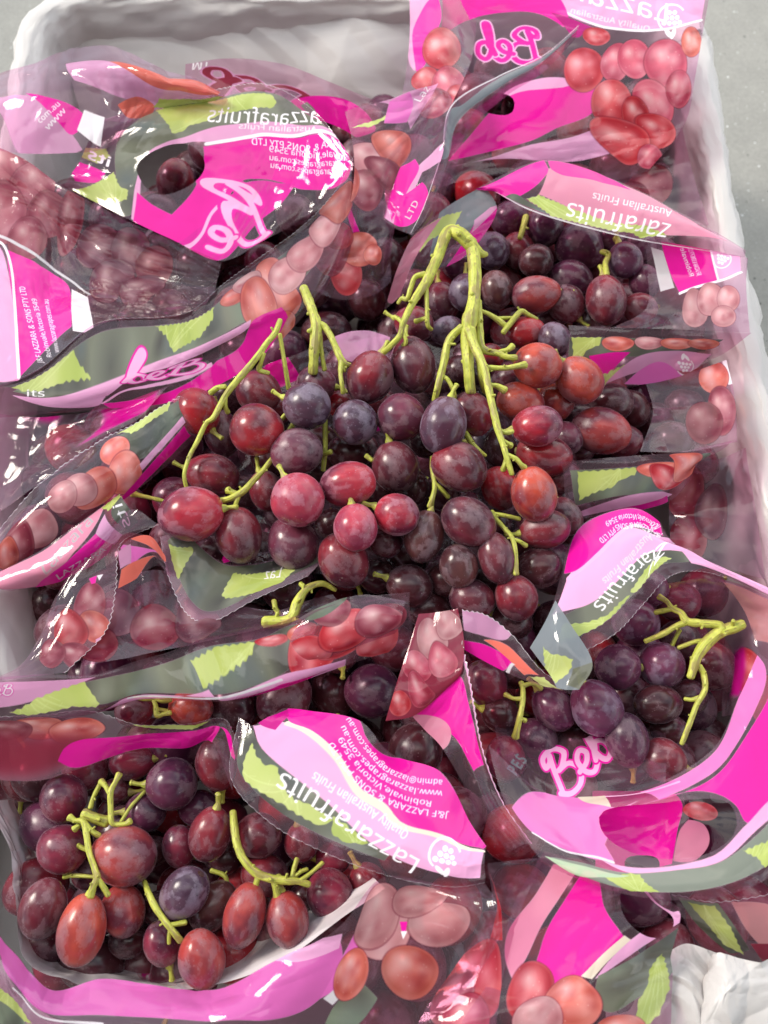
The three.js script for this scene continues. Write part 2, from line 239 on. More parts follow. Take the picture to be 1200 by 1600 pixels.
function film(b, part, o, rows, draw) {
  const s = ++filmSeed, R = rows.map(triples), { p, cc, ct } = printer(o); draw(p); if (o.zig) p.line('W', 0.5, 0.45, [0, 2, 250, 2, 500, 2, 750, 2, 1000, 2]); // bright edge highlight painted along the whitened cut edge
  const nu = Math.round(clamp(o.w / 1.3, 30, 180)), nv = Math.round(clamp(o.h / 1.3, 16, 100));
  const at = (u, v) => cr(R.map((r) => cr(r, u)), v), P = [], N = [];
  const g0 = grid(nu, nv, (u, v) => at(u, v)), q = g0.attributes.position, n = g0.attributes.normal, uv = g0.attributes.uv;
  let H = null; if (o.hole) { const [cx, cy, ax, ay, bx, by] = o.hole.map((x) => x / 1000), D = ax * by - ay * bx; H = (u, v) => { const x = u - cx, y = v - cy, i = (x * by - y * bx) / D, j = (ax * y - ay * x) / D; return [i, j, Math.pow(Math.pow(Math.abs(i), 2.6) + Math.pow(Math.abs(j), 2.6), 1 / 2.6)]; }; H.back = (i, j) => [cx + i * ax + j * bx, cy + i * ay + j * by]; }
  const inside = new Uint8Array((nu + 1) * (nv + 1)), par = [];
  for (let j = 0, k = 0; j <= nv; j++) for (let i = 0; i <= nu; i++, k++) { par.push([i / nu, j / nv]); if (H && H(i / nu, j / nv)[2] < 1) inside[k] = 1; }
  const keep = [], ix = g0.index.array;
  if (H) { // cut the handle hole and pull the cut edge onto its outline
    const moved = new Set();
    for (let f = 0; f < ix.length; f += 3) { const c = inside[ix[f]] + inside[ix[f + 1]] + inside[ix[f + 2]]; if (c === 3) continue; keep.push(ix[f], ix[f + 1], ix[f + 2]); for (let m = 0; m < 3; m++) if (inside[ix[f + m]]) moved.add(ix[f + m]); }
    for (const k of moved) { const [i, j, d] = H(...par[k]), e = H.back(i / d, j / d); par[k] = e; uv.setXY(k, e[0], 1 - e[1]); const w = at(...e); q.setXYZ(k, ...w); }
    g0.setIndex(keep);
  }
  for (let k = 0; k < par.length; k++) {
    const [u, v] = par[k], e = 1 - 0.6 * smooth(0.85, 1, v), d = crumple(u * o.w, v * o.h, s) * o.wr * 0.78 * e;
    let x = q.getX(k) + n.getX(k) * d, y = q.getY(k) + n.getY(k) * d, z = q.getZ(k) + n.getZ(k) * d;
    q.setXYZ(k, x, y, z);
  }
  if (o.zig) for (let i = 0; i <= nu; i++) if (i % 2) { const m = i + nu + 1, f = 0.35 + 0.3 * hash(i, s, 1); q.setXYZ(i, mix(q.getX(i), q.getX(m), f), mix(q.getY(i), q.getY(m), f), mix(q.getZ(i), q.getZ(m), f)); }
  for (let k = 0; k < q.count; k++) q.setXYZ(k, q.getX(k) / 1000 - b.position.x, q.getY(k) / 1000 - b.position.y, q.getZ(k) / 1000 - b.position.z);
  g0.computeVertexNormals();
  const map = new THREE.CanvasTexture(cc); map.colorSpace = THREE.SRGBColorSpace; const tm = new THREE.CanvasTexture(ct); for (const t of [map, tm]) t.wrapS = t.wrapT = THREE.ClampToEdgeWrapping;
  const mat = new THREE.MeshPhysicalMaterial({ map, transmission: 1, transmissionMap: tm, thickness: 0, roughness: 0.05, ior: 1.45, side: THREE.DoubleSide, bumpMap: creaseAt(o.w / 1000, o.h / 1000, 0.11), bumpScale: 0.0016 + 0.0016 * o.wr });
  mat.name = 'printed film'; return mesh(part, g0, mat, b);
}

// ---------- grapes ----------
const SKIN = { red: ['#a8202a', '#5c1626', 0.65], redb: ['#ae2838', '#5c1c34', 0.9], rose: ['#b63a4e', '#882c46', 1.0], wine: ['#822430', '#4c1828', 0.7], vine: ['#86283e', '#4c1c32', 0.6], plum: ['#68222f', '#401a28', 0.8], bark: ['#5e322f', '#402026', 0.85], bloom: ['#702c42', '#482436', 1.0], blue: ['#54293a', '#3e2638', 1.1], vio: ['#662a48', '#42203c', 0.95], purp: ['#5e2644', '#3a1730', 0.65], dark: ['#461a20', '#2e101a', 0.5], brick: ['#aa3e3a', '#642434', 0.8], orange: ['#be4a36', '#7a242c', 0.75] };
const UNIT = (() => { const g = new THREE.SphereGeometry(1, 36, 26), v = []; for (let k = 0; k < 4; k++) { const q = g.clone(), p = q.attributes.position; for (let i = 0; i < p.count; i++) { const x = p.getX(i), y = p.getY(i), z = p.getZ(i), e = 1 + 0.03 * noise(x * 1.3 + k * 9, y * 1.3, z * 1.3), w = Math.pow(Math.max(0, 1 - y * y), -0.035 * 0 + 0) * (1 + 0.05 * (1 - y * y) - 0.05 * y * (k % 2 ? 1 : 0.3)), dim = y > 0.9 ? 1 - 0.35 * (y - 0.9) : y < -0.96 ? 1 + 0.25 * (y + 0.96) * -1 * -1 : 1; p.setXYZ(i, x * e * w, y * e * dim, z * e * w); } q.computeVertexNormals(); v.push(q); } return v; })();
const skins = new Map(), SK = new Uint8Array(1920 * 1120 * 4), SR = new Uint8Array(1920 * 1120 * 4); // skins of all tones, three of each, share one sheet
const skinTex = new THREE.DataTexture(SK, 1920, 1120, THREE.RGBAFormat), roughTex = new THREE.DataTexture(SR, 1920, 1120, THREE.RGBAFormat);
skinTex.colorSpace = THREE.SRGBColorSpace; for (const t of [skinTex, roughTex]) { t.wrapS = t.wrapT = THREE.RepeatWrapping; t.magFilter = THREE.LinearFilter; t.needsUpdate = true; }
function skin(tone, k) {
  const key = tone + k; if (skins.has(key)) return skins.get(key);
  const [c0, c1, bl] = SKIN[tone], A = new THREE.Color(c0), B = new THREE.Color(c1), bloomC = new THREE.Color(tone === 'blue' || tone === 'vio' ? '#9a8ca0' : tone === 'rose' || tone === 'redb' ? '#c48ea0' : '#a0868e'), r = rng(key.length * 31 + c0.charCodeAt(2) * 7 + k * 101), sx = r() * 60, specks = [];
  for (let i = 0; i < 60; i++) { const y = r() * 2 - 1, a = r() * 6.283, q = Math.sqrt(1 - y * y); specks.push([q * Math.cos(a), y, q * Math.sin(a), 0.008 + 0.012 * r()]); }
  const wipes = []; for (let i = 0; i < 4; i++) { const y = r() * 1.6 - 0.8, a = r() * 6.283, q = Math.sqrt(1 - y * y); wipes.push([q * Math.cos(a), y, q * Math.sin(a), 0.12 + 0.3 * r()]); }
  const TW = 320, TH = 160, ti = skins.size, ox = (ti % 6) * TW, oy = Math.floor(ti / 6) * TH, C = new THREE.Color(), c = [0, 0, 0];
  for (let py = 0; py < TH; py++) for (let px = 0; px < TW; px++) { const u = px / TW, v = py / TH;
    const th = v * Math.PI, ph = u * 2 * Math.PI, x = -Math.cos(ph) * Math.sin(th), y = -Math.cos(th), z = Math.sin(ph) * Math.sin(th);
    const big = fbm(x * 1.4 + sx, y * 1.4, z * 1.4, 3), mid = fbm(x * 3.4 + sx, y * 3.0, z * 3.4, 5), fine = noise(x * 24 + sx, y * 22, z * 24);
    C.copy(A).lerp(B, clamp(0.5 - 0.55 * y + big * 1.2)); C.multiplyScalar(1 + 0.10 * mid + 0.05 * fine);
    let b = smooth(-0.16, 0.34, mid + big * 0.5) * (0.75 + 0.25 * fine) * bl * 0.55 + 0.08 * bl;
    for (const w of wipes) { const d = (x - w[0]) ** 2 + (y - w[1]) ** 2 + (z - w[2]) ** 2; b *= mix(0.22, 1, smooth(w[3] * 0.75, w[3], d + 0.08 * mid)); }
    C.lerp(bloomC, clamp(b) * 0.82);
    let sp = 0; for (const s of specks) { const d = (x - s[0]) ** 2 + (y - s[1]) ** 2 + (z - s[2]) ** 2; if (d < s[3] * s[3] * 2.2) sp = 1; }
    if (sp) C.lerp(bloomC, 0.45);
    if (y < -0.985) C.lerp(new THREE.Color('#4a3020'), 0.8);
    C.convertLinearToSRGB();
    const o = ((oy + py) * 1920 + ox + px) * 4, g = clamp(0.2 + 0.42 * b + 0.05 * fine) * 255; SK.set([C.r * 255, C.g * 255, C.b * 255, 255], o); SR.set([g, g, g, 255], o);
  }
  const tile = (t) => { const q = t.clone(); q.repeat.set(319 / 1920, 159 / 1120); q.offset.set((ox + 0.5) / 1920, (oy + 0.5) / 1120); q.needsUpdate = true; return q; };
  const m = new THREE.MeshPhysicalMaterial({ map: tile(skinTex), roughnessMap: tile(roughTex), roughness: 1, ior: 1.47, sheen: 0.35, sheenColor: new THREE.Color(0.75, 0.62, 0.75), sheenRoughness: 0.6 }); m.name = 'grape skin ' + tone; skins.set(key, m); return m;
}
const stemMap = dataTex(128, 256, (u, v, c, x, y) => { const n = fbm(u * 6, v * 30, 1, 4), m = noise(u * 40, v * 9, 5), b = smooth(0.12, 0.36, fbm(u * 5 + 9, v * 12, 4, 4)) + 0.7 * smooth(0.55, 0.7, noise(u * 24, v * 60, 8)); c[0] = mix(0.73 + 0.13 * n + 0.05 * m, 0.54, b * 0.6); c[1] = mix(0.745 + 0.11 * n + 0.04 * m, 0.46, b * 0.6); c[2] = 0.31 + 0.1 * n; }, true);
const stemMats = { green: new THREE.MeshPhysicalMaterial({ map: stemMap, roughness: 0.5, bumpMap: stemMap, bumpScale: 0.0006 }), yellow: new THREE.MeshPhysicalMaterial({ map: stemMap, color: new THREE.Color(0.9, 0.72, 0.5), roughness: 0.55, bumpMap: stemMap, bumpScale: 0.0003 }) };
function tube(pts, seed) { // tapered, knobbly twig through [x, y, z, r] in mm
  const n = (pts.length - 1) * 7, m = 12, P = [], F = [];
  for (let i = 0; i <= n; i++) P.push(cr(pts, i / n).map((x) => x / 1000));
  const t = new THREE.Vector3(), a = new THREE.Vector3(0, 1, 0.2), bvec = new THREE.Vector3(), pos = [], uv = [], ix = []; let len = 0;
  const ring = (c, r, tt) => { bvec.crossVectors(tt, a).normalize(); a.crossVectors(bvec, tt).normalize(); for (let j = 0; j <= m; j++) { const g = j / m * Math.PI * 2, k = r * (1 + 0.1 * noise(Math.cos(g) * 1.5 + seed, Math.sin(g) * 1.5, len * 160) + 0.08 * noise(seed, len * 420, Math.cos(g))); pos.push(c[0] + (a.x * Math.cos(g) + bvec.x * Math.sin(g)) * k, c[1] + (a.y * Math.cos(g) + bvec.y * Math.sin(g)) * k, c[2] + (a.z * Math.cos(g) + bvec.z * Math.sin(g)) * k); uv.push(j / m, len * 12); } };
  for (let i = 0; i <= n; i++) {
    const q = P[Math.max(0, i - 1)], w = P[Math.min(n, i + 1)]; t.set(w[0] - q[0], w[1] - q[1], w[2] - q[2]).normalize(); if (i) len += Math.hypot(P[i][0] - P[i - 1][0], P[i][1] - P[i - 1][1], P[i][2] - P[i - 1][2]);
    const r = P[i][3]; if (i === 0) { const c = P[0].map((x, k) => k < 3 ? x - t.getComponent(k) * r * 0.5 : x); ring(c, r * 0.05, t); ring(c.map((x, k) => k < 3 ? x + t.getComponent(k) * r * 0.15 : x), r * 0.72, t); }
    ring(P[i], r, t); if (i === n) { const c = P[n].map((x, k) => k < 3 ? x + t.getComponent(k) * r * 0.4 : x); ring(c, r * 0.72, t); ring(c.map((x, k) => k < 3 ? x + t.getComponent(k) * r * 0.15 : x), r * 0.05, t); }
  }
  const rows = pos.length / 3 / (m + 1); for (let i = 0; i < rows - 1; i++) for (let j = 0; j < m; j++) { const p0 = i * (m + 1) + j, p1 = p0 + m + 1; ix.push(p0, p0 + 1, p1, p1, p0 + 1, p1 + 1); }
  const g = new THREE.BufferGeometry(); g.setAttribute('position', new THREE.Float32BufferAttribute(pos, 3)); g.setAttribute('uv', new THREE.Float32BufferAttribute(uv, 2)); g.setIndex(ix); g.computeVertexNormals(); return g;
}
const STALK = tube([[0, -0.6, 0, 2.0], [0, 0.4, 0, 1.7], [0.1, 1.6, 0, 1.1], [0.3, 3, 0.2, 0.9], [0.8, 4.8, 0.4, 0.95], [1.0, 5.6, 0.5, 1.2]], 77);
const UP = new THREE.Vector3(0, 1, 0), dir = new THREE.Vector3();
function bunch(label, grapes, stems, kind = 'green') {
  const c = [0, 0, 0]; for (const g of grapes) for (let k = 0; k < 3; k++) c[k] += g[2 + k] / 1000 / grapes.length;
  const b = thing('grape_bunch', label, 'grape bunch', [c[0], 0.016, c[2]], 'bunches of red table grapes'), o = b.position;
  const tail = stems.length > 2;
  grapes.forEach(([tone, v, x, y, z, l, w, dx, dy, dz], i) => {
    const m = mesh('grape', UNIT[v % 4], skin(tone, v % 3), b); m.position.set(x / 1000 - o.x, y / 1000 - o.y, z / 1000 - o.z); m.scale.set(w / 2000, l / 2000, w / 2000);
    m.quaternion.setFromUnitVectors(UP, dir.set(dx, dy, dz).normalize()).multiply(new THREE.Quaternion().setFromAxisAngle(UP, i * 2.399));
  });
  if (tail) b.children.slice().forEach((m, i) => { if (i % 5 > 2) return; // the stalk that a grape hangs by, at its stem end
    const d = dir.set(0, 1, 0).applyQuaternion(m.quaternion), t = mesh('stalk', STALK, stemMats[kind], m); t.position.set(0, 0.985, 0); t.scale.set(1 / m.scale.x, 1 / m.scale.y, 1 / m.scale.z);
  });
  stems.forEach((s, i) => {
    const bits = [tube(s, i + 3)], r = rng(i + 5 + stems.length * 7); // the main twig and the little scars and spurs on it
    for (let k = 1; k < s.length - 1; k++) if (r() < 0.7) { const q = s[k], a = r() * 6.283, e = r() * 1.2, l = q[3] * (0.5 + 1.2 * r()), d = [Math.cos(a) * Math.cos(e), Math.sin(e), Math.sin(a) * Math.cos(e)], f = (t, w) => [q[0] + d[0] * (q[3] * 0.5 + l * t), q[1] + d[1] * (q[3] * 0.5 + l * t), q[2] + d[2] * (q[3] * 0.5 + l * t), q[3] * w]; bits.push(tube([f(0, 0.5), f(0.5, 0.36), f(1, 0.34)], k + i)); }
    const g = mergeGeometries(bits); g.translate(-o.x, -o.y, -o.z); mesh(i ? 'stem_branch' : 'stem', g, stemMats[kind], b); });
  return b;
}
bunch('large bunch with a pale green forked stem, lying on top of the bags', [
  ['blue',5,25.6,169,-177.3,25.8,19,258,288,-922],
  ['rose',0,-35.9,168,-142.8,23.3,21.8,-491,147,-859],
  ['rose',3,-11.8,168,-130.6,20.1,17.3,-170,163,-972],
  ['redb',2,-15.1,166,-150.7,24.7,18.6,974,166,-156],
  ['orange',7,62.8,166,-146.3,24.1,18.5,-258,418,-871],
  ['redb',6,5.3,166,-137,19.3,17,-915,-88,-395],
  ['blue',3,-34,164,-189.4,21.8,20,-939,102,-327],
  ['redb',3,66.6,164,-179.3,22.7,17.3,-990,-22,141],
  ['plum',2,35.3,163,-134.8,25.1,19.2,818,-269,509],
  ['wine',6,32.1,163,-160.4,25.7,20.3,-837,-58,-544],
  ['red',1,-55.4,162,-178.4,24,22.1,918,-323,230],
  ['wine',7,-6.3,162,-204.8,24.9,20.1,422,403,-812],
  ['orange',0,69.3,162,-211.1,23,19.6,-964,157,-215],
  ['blue',0,-12.7,160,-183.2,20.5,19.2,-957,-268,-108],
  ['bloom',3,-38.2,160,-168.8,23.6,19.8,-981,18,194],
  ['redb',2,-81.5,160,-139.7,29,22.2,984,102,-146],
  ['plum',4,13.1,160,-212.6,27.5,20,-202,141,-969],
  ['bloom',3,7.6,160,-185.8,21.9,20.4,993,-110,-44],
  ['plum',3,47,158,-120.7,22.9,15.2,-309,333,-891],
  ['wine',3,39.4,158,-188.5,21.5,17.1,562,-486,669],
  ['bark',6,17,157.1,-130.7,23.4,16.5,248,81,-965],
  ['orange',5,88.9,156,-207.3,23.8,19.8,-702,371,-608],
  ['wine',2,68.4,155.1,-134.7,22.8,16.4,-983,-15,181],
  ['bark',5,31.3,156,-117.7,19.1,15.5,172,-503,847],
  ['wine',0,-17,154,-121.2,25.3,20,-497,431,-754],
  ['red',5,71.5,148.7,-172.4,26.4,17.8,-983,8,-184],
  ['plum',5,5.1,154,-164.6,23.5,19.7,-259,406,-877],
  ['red',7,-84.8,152,-193,23.1,19.2,641,-210,738],
  ['wine',2,-62.2,152,-133.2,25.2,19.2,-172,250,-953],
  ['orange',2,62.1,152,-198,22.6,17.5,-966,108,-235],
  ['plum',0,-75.4,138.6,-188.8,23.1,16.1,-173,411,-895],
  ['bloom',5,-31.1,150,-208.5,18.7,16,984,-25,177],
  ['wine',0,14.3,150,-241.3,19.9,16.5,-918,-75,-390],
  ['blue',6,80.4,150,-232.4,17.6,15.1,-500,295,-814],
  ['red',0,51,150,-155.9,20.4,15.8,-341,430,-836],
  ['wine',2,55.5,150,-105.9,20.2,17.2,-342,380,-860],
  ['plum',3,0.8,150,-130.7,15.1,13.7,-997,-73,-30],
  ['wine',3,-76.4,148,-163.3,24.7,18.2,-964,155,-216],
  ['bloom',7,-39.2,148,-130.8,24.8,21,-482,67,-874],
  ['wine',5,-57.8,148,-205.2,21.8,19,862,-278,424],
  ['red',4,67.1,148,-237.6,20.5,14.6,988,108,-106],
  ['orange',1,79.6,142.8,-203,18.9,16.2,-754,76,-652],
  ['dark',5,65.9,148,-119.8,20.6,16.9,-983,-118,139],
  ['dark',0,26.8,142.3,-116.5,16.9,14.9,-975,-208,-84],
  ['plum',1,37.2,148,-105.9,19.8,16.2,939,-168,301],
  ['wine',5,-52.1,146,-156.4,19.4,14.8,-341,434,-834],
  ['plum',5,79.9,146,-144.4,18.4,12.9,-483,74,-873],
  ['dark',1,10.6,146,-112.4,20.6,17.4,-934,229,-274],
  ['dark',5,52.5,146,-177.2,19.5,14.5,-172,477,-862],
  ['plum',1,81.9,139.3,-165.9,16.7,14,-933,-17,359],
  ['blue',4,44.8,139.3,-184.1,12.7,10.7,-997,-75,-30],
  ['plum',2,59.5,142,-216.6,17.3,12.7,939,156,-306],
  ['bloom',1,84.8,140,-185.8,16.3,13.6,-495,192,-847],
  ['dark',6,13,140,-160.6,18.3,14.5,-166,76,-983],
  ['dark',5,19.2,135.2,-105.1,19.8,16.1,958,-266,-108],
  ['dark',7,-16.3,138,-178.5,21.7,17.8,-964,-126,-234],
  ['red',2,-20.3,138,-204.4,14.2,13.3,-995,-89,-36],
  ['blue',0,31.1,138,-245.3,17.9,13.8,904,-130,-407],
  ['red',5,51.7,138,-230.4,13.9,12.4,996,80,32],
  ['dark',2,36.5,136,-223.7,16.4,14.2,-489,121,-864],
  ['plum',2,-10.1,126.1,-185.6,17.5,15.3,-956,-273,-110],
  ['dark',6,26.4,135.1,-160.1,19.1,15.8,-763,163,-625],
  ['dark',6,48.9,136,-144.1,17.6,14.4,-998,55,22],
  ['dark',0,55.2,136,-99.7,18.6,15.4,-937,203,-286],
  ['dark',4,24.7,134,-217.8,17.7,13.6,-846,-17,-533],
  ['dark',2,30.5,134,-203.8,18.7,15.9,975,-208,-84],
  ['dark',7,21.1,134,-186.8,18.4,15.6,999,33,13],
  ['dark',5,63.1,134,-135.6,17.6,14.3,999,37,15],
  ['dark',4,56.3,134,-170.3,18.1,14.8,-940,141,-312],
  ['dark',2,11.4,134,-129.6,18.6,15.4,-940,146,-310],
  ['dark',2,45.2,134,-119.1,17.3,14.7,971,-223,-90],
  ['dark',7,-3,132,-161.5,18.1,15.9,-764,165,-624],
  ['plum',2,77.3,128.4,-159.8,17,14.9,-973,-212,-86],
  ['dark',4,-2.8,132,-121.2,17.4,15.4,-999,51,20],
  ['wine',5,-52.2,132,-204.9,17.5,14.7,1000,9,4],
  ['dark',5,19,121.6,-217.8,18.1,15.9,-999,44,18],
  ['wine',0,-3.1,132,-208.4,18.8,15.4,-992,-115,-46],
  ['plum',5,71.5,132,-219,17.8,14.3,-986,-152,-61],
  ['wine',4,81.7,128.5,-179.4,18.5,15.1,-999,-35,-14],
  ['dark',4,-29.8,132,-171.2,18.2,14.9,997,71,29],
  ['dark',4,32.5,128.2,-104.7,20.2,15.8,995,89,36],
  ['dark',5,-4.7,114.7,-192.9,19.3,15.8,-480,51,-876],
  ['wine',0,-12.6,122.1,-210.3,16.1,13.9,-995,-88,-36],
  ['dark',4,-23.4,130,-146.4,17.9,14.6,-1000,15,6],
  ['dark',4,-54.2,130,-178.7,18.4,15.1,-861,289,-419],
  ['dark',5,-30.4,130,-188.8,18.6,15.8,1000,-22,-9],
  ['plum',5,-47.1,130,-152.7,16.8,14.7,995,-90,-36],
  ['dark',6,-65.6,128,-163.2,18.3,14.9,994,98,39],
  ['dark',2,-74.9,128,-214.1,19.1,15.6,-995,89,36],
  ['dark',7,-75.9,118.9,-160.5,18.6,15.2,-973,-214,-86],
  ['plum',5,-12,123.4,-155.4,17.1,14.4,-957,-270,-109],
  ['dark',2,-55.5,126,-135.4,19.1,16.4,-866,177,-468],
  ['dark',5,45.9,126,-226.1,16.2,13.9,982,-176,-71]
], [
  [[46.8,176,-261.1,1.2],[43.7,178,-260.2,2],[40.1,180,-262.5,2.9],[34.3,182,-267.7,3.2],[29.1,182,-268.8,2.8],[24,180,-256.1,2.5],[19.5,178,-245.4,2.3],[12.9,176,-234.9,1.7],[8.5,174,-225.4,1.4],[7.1,172,-220.4,1.3],[2.8,170,-216.1,1.3],[-0.9,167,-214,1.4]],
  [[37.1,182,-264.8,2.6],[40.1,180,-261.8,2.9],[40.8,179,-247.5,2.9],[39.8,178,-234.5,2.8],[37.9,177,-225.8,3.4],[36.7,174,-217.1,3],[37.1,171,-204.3,2.5],[38,166,-195.3,2.3]],
  [[37.4,177,-219.8,2.8],[39.3,177,-211.9,2.1],[42.9,178,-200.4,1.8],[45,178,-186,1.6],[47.4,177,-172.2,1.5],[49.6,176,-164.3,1.3],[51,175,-158.6,1.2],[53.2,172,-152.7,1.1]],
  [[18.4,178,-248.9,1.4],[14.1,177,-247.9,1.2],[12.1,175,-243.5,1.2],[10.4,173,-239.1,1.1],[8.1,172,-240.1,0.9],[6.4,170,-238.8,0.9]],
  [[18.9,177,-242,1.1],[19.2,174,-233.2,1],[19.5,171,-226.8,1.1],[21.4,168,-226.1,0.9]],
  [[19.5,173,-229.2,0.9],[16.7,171,-229.5,1],[14.4,169,-229.8,1.3]],
  [[8.6,173,-226.1,1.1],[6.3,172,-229.2,1],[4.9,170,-231.2,1]],
  [[8.3,172,-221.8,1.1],[9.7,171,-218.1,1],[8.6,168,-217.3,1.3]],
  [[34.4,176,-221.8,2],[30.7,175,-219.1,1.8],[27.9,174,-214.5,1.8],[26.1,172,-205.9,1.7],[23.5,169,-195.8,1.5],[22.3,164,-191.9,1.4]],
  [[25.2,170,-201,1.1],[28,170,-198.7,1.1],[30.3,168,-194.8,1],[31.1,164,-193.2,1]],
  [[42.8,172,-238.7,1.4],[42.6,172,-225.1,1.7],[42.9,171,-215.7,2],[45.8,171,-212.8,1.6],[50.3,171,-211.8,1.4],[54.2,171,-209.8,1.3],[58.3,170,-210.1,1.4]],
  [[50.9,171,-212.4,1.1],[54.4,171,-213.4,1.1],[57,171,-215.4,1.6]],
  [[44.2,176,-201.2,1.4],[48.1,176,-201.2,1.2],[52.8,176,-201.2,1.1],[57.8,175,-202.8,1.3],[61.7,172,-205.3,1.7]],
  [[44.3,177,-192.1,1.3],[48.3,176,-192.4,1.1],[51.9,175,-190.8,1.8]],
  [[45.8,156,-244.4,1],[50,156,-242.2,1.2],[54.7,155,-239,1.5],[57.9,153,-237.1,1.5]],
  [[55.8,154,-233.6,1.4],[60.2,155,-239.3,1.5],[64.5,156,-244,1.4],[68.2,155,-242.9,1],[72.4,153,-241.8,1]],
  [[53.2,154,-241.4,1.1],[60.6,153,-242.5,0.9],[67.2,150,-243.4,0.9]],
  [[48.1,176,-171.2,1.2],[50.8,175,-170.5,1.1],[54,174,-171.6,1.3]],
  [[49.2,176,-166.4,1.2],[51.6,175,-165.4,1.1],[53,173,-165.5,1.5]],
  [[51.1,175,-160.1,1.2],[54.7,175,-158.3,1.1],[56.9,174,-156.2,1.1],[58.5,172,-155.6,1.5]],
  [[51.3,173,-159.6,1],[50.2,172,-156.5,1],[49.9,170,-155.7,1.3]],
  [[35.9,158,-179.2,1.3],[38.5,158,-174.2,1.3],[41.2,158,-170.7,1.1],[44.4,156,-168.9,1]],
  [[21.6,152,-169.9,1.1],[21.1,158,-161.8,1.2],[21.7,160,-152.4,1.1],[20.7,160,-147.1,1.1],[19.7,158,-143.8,1.4]],
  [[21.7,160,-153.9,1],[24.7,159,-151.4,1],[27.6,156,-149.1,1.1]],
  [[45.5,160,-140.6,1.2],[47.2,162,-136.3,1.1],[50.3,162,-132.3,1.1],[53.2,162,-128.3,1.1],[54.3,162,-122.7,1],[54.4,161,-117.4,1],[54.3,160,-113,1.3]],
  [[53.2,162,-127.7,0.9],[56.3,162,-126.6,0.9],[59.2,160,-125.4,1.1]],
  [[46.5,160,-139.7,1],[51.2,161,-138.5,0.9],[57.4,159,-137.8,1]],
  [[38,167,-197.6,2],[39.1,163,-193.8,1.8],[40.7,156,-188.6,1.4],[39.1,152,-181,1.1]],
  [[41.6,172,-208.5,1.4],[42.8,168,-201.2,1.4],[45.3,160,-198.7,1.3]],
  [[-36.7,172,-246,1.9],[-34.2,171,-239.5,2.2],[-31.8,170,-232.9,2.3],[-30.5,169,-226.8,2.6],[-31.3,166,-216.9,2.4],[-32.1,160,-208.6,2.3]],
  [[-30,169,-227.8,2.2],[-26.8,169,-226.8,1.7],[-24.1,169,-222.4,1.4],[-22,168,-217.7,1.4],[-19.4,167,-211.6,1.6],[-17.1,166,-209.3,1.4],[-14.6,164,-209.8,1.1]],
  [[-18.8,167,-211,1.4],[-19.3,166,-204.4,1.1],[-18.7,165,-199.7,1.1],[-18.2,162,-196.9,1.1]],
  [[-17.7,166,-210.3,1.1],[-18,165,-206.3,1.1]],
  [[-29.3,166,-225.7,1.2],[-28.3,164,-217.5,1],[-26.9,160,-209.9,1.2]],
  [[-46.4,172,-228.5,1.1],[-48.6,171,-222.4,1.4],[-52.2,170,-217.7,1.4],[-56,169,-211.7,1.4],[-60.6,168,-205.4,1.5],[-66,167,-198.6,1.5],[-70.2,166,-192.1,1.3],[-74.2,165,-183.1,1.3],[-77.6,164,-180.5,1.1],[-81.2,162,-172.8,1.1],[-84.2,161,-165.9,1],[-86,160,-157.8,0.9],[-85.2,156,-152.4,0.8]],
  [[-53.5,169,-213,1.1],[-54.7,167,-209.7,1],[-55.8,164,-207.5,1.2],[-51.6,163,-206.5,0.9]],
  [[-69.8,167,-197.3,1.1],[-73.4,166,-197.2,1.2],[-76.7,164,-195.8,1.4]],
  [[-46.5,171,-221.7,1],[-45.6,167,-216.6,1],[-44.4,162,-209.7,1],[-43.3,156,-202.6,1.2]],
  [[-69.7,166,-192.7,1.1],[-69.8,164,-189,1],[-69,161,-187.5,1.1]],
  [[-37.7,152,-192,1.2],[-41.3,156,-182.8,1.2],[-44.4,158,-174.2,1.3],[-48.3,160,-165.8,1.2],[-52.4,160,-159.7,1.2],[-56.3,160,-154.8,1.4],[-60.2,160,-150,1.5],[-65.4,160,-146.8,1.4],[-70.4,158,-146.4,1.4]],
  [[-62.2,160,-147.7,1.1],[-63.2,159,-144.5,1],[-63.7,157,-142.7,1.6]],
  [[-62.8,160,-148.8,1.2],[-65.3,160,-150,1.2],[-66.9,159,-151.1,1.6]],
  [[-26.8,150,-190.1,1.2],[-26.6,150,-182,1.2],[-26.4,150,-175,1.1],[-27.3,146,-166.4,1.1]],
  [[-27,152,-171.5,1],[-23.5,154,-171.7,1.3]],
  [[-111.7,146,-155.1,1.6],[-108.5,146,-154.2,1],[-104.7,146,-153.3,0.9],[-99.7,146,-152.1,1],[-95.7,146,-150.8,0.8]],
  [[-9.9,156,-146.4,0.9],[-6.6,156,-145.8,0.8],[-3.3,156,-146.1,0.8]],
  [[-7.9,154,-169.9,1.1],[-5.1,154,-167.4,1]],
  [[-45.8,156,-187,1.1],[-44.2,156,-189.2,1.1]]
]);
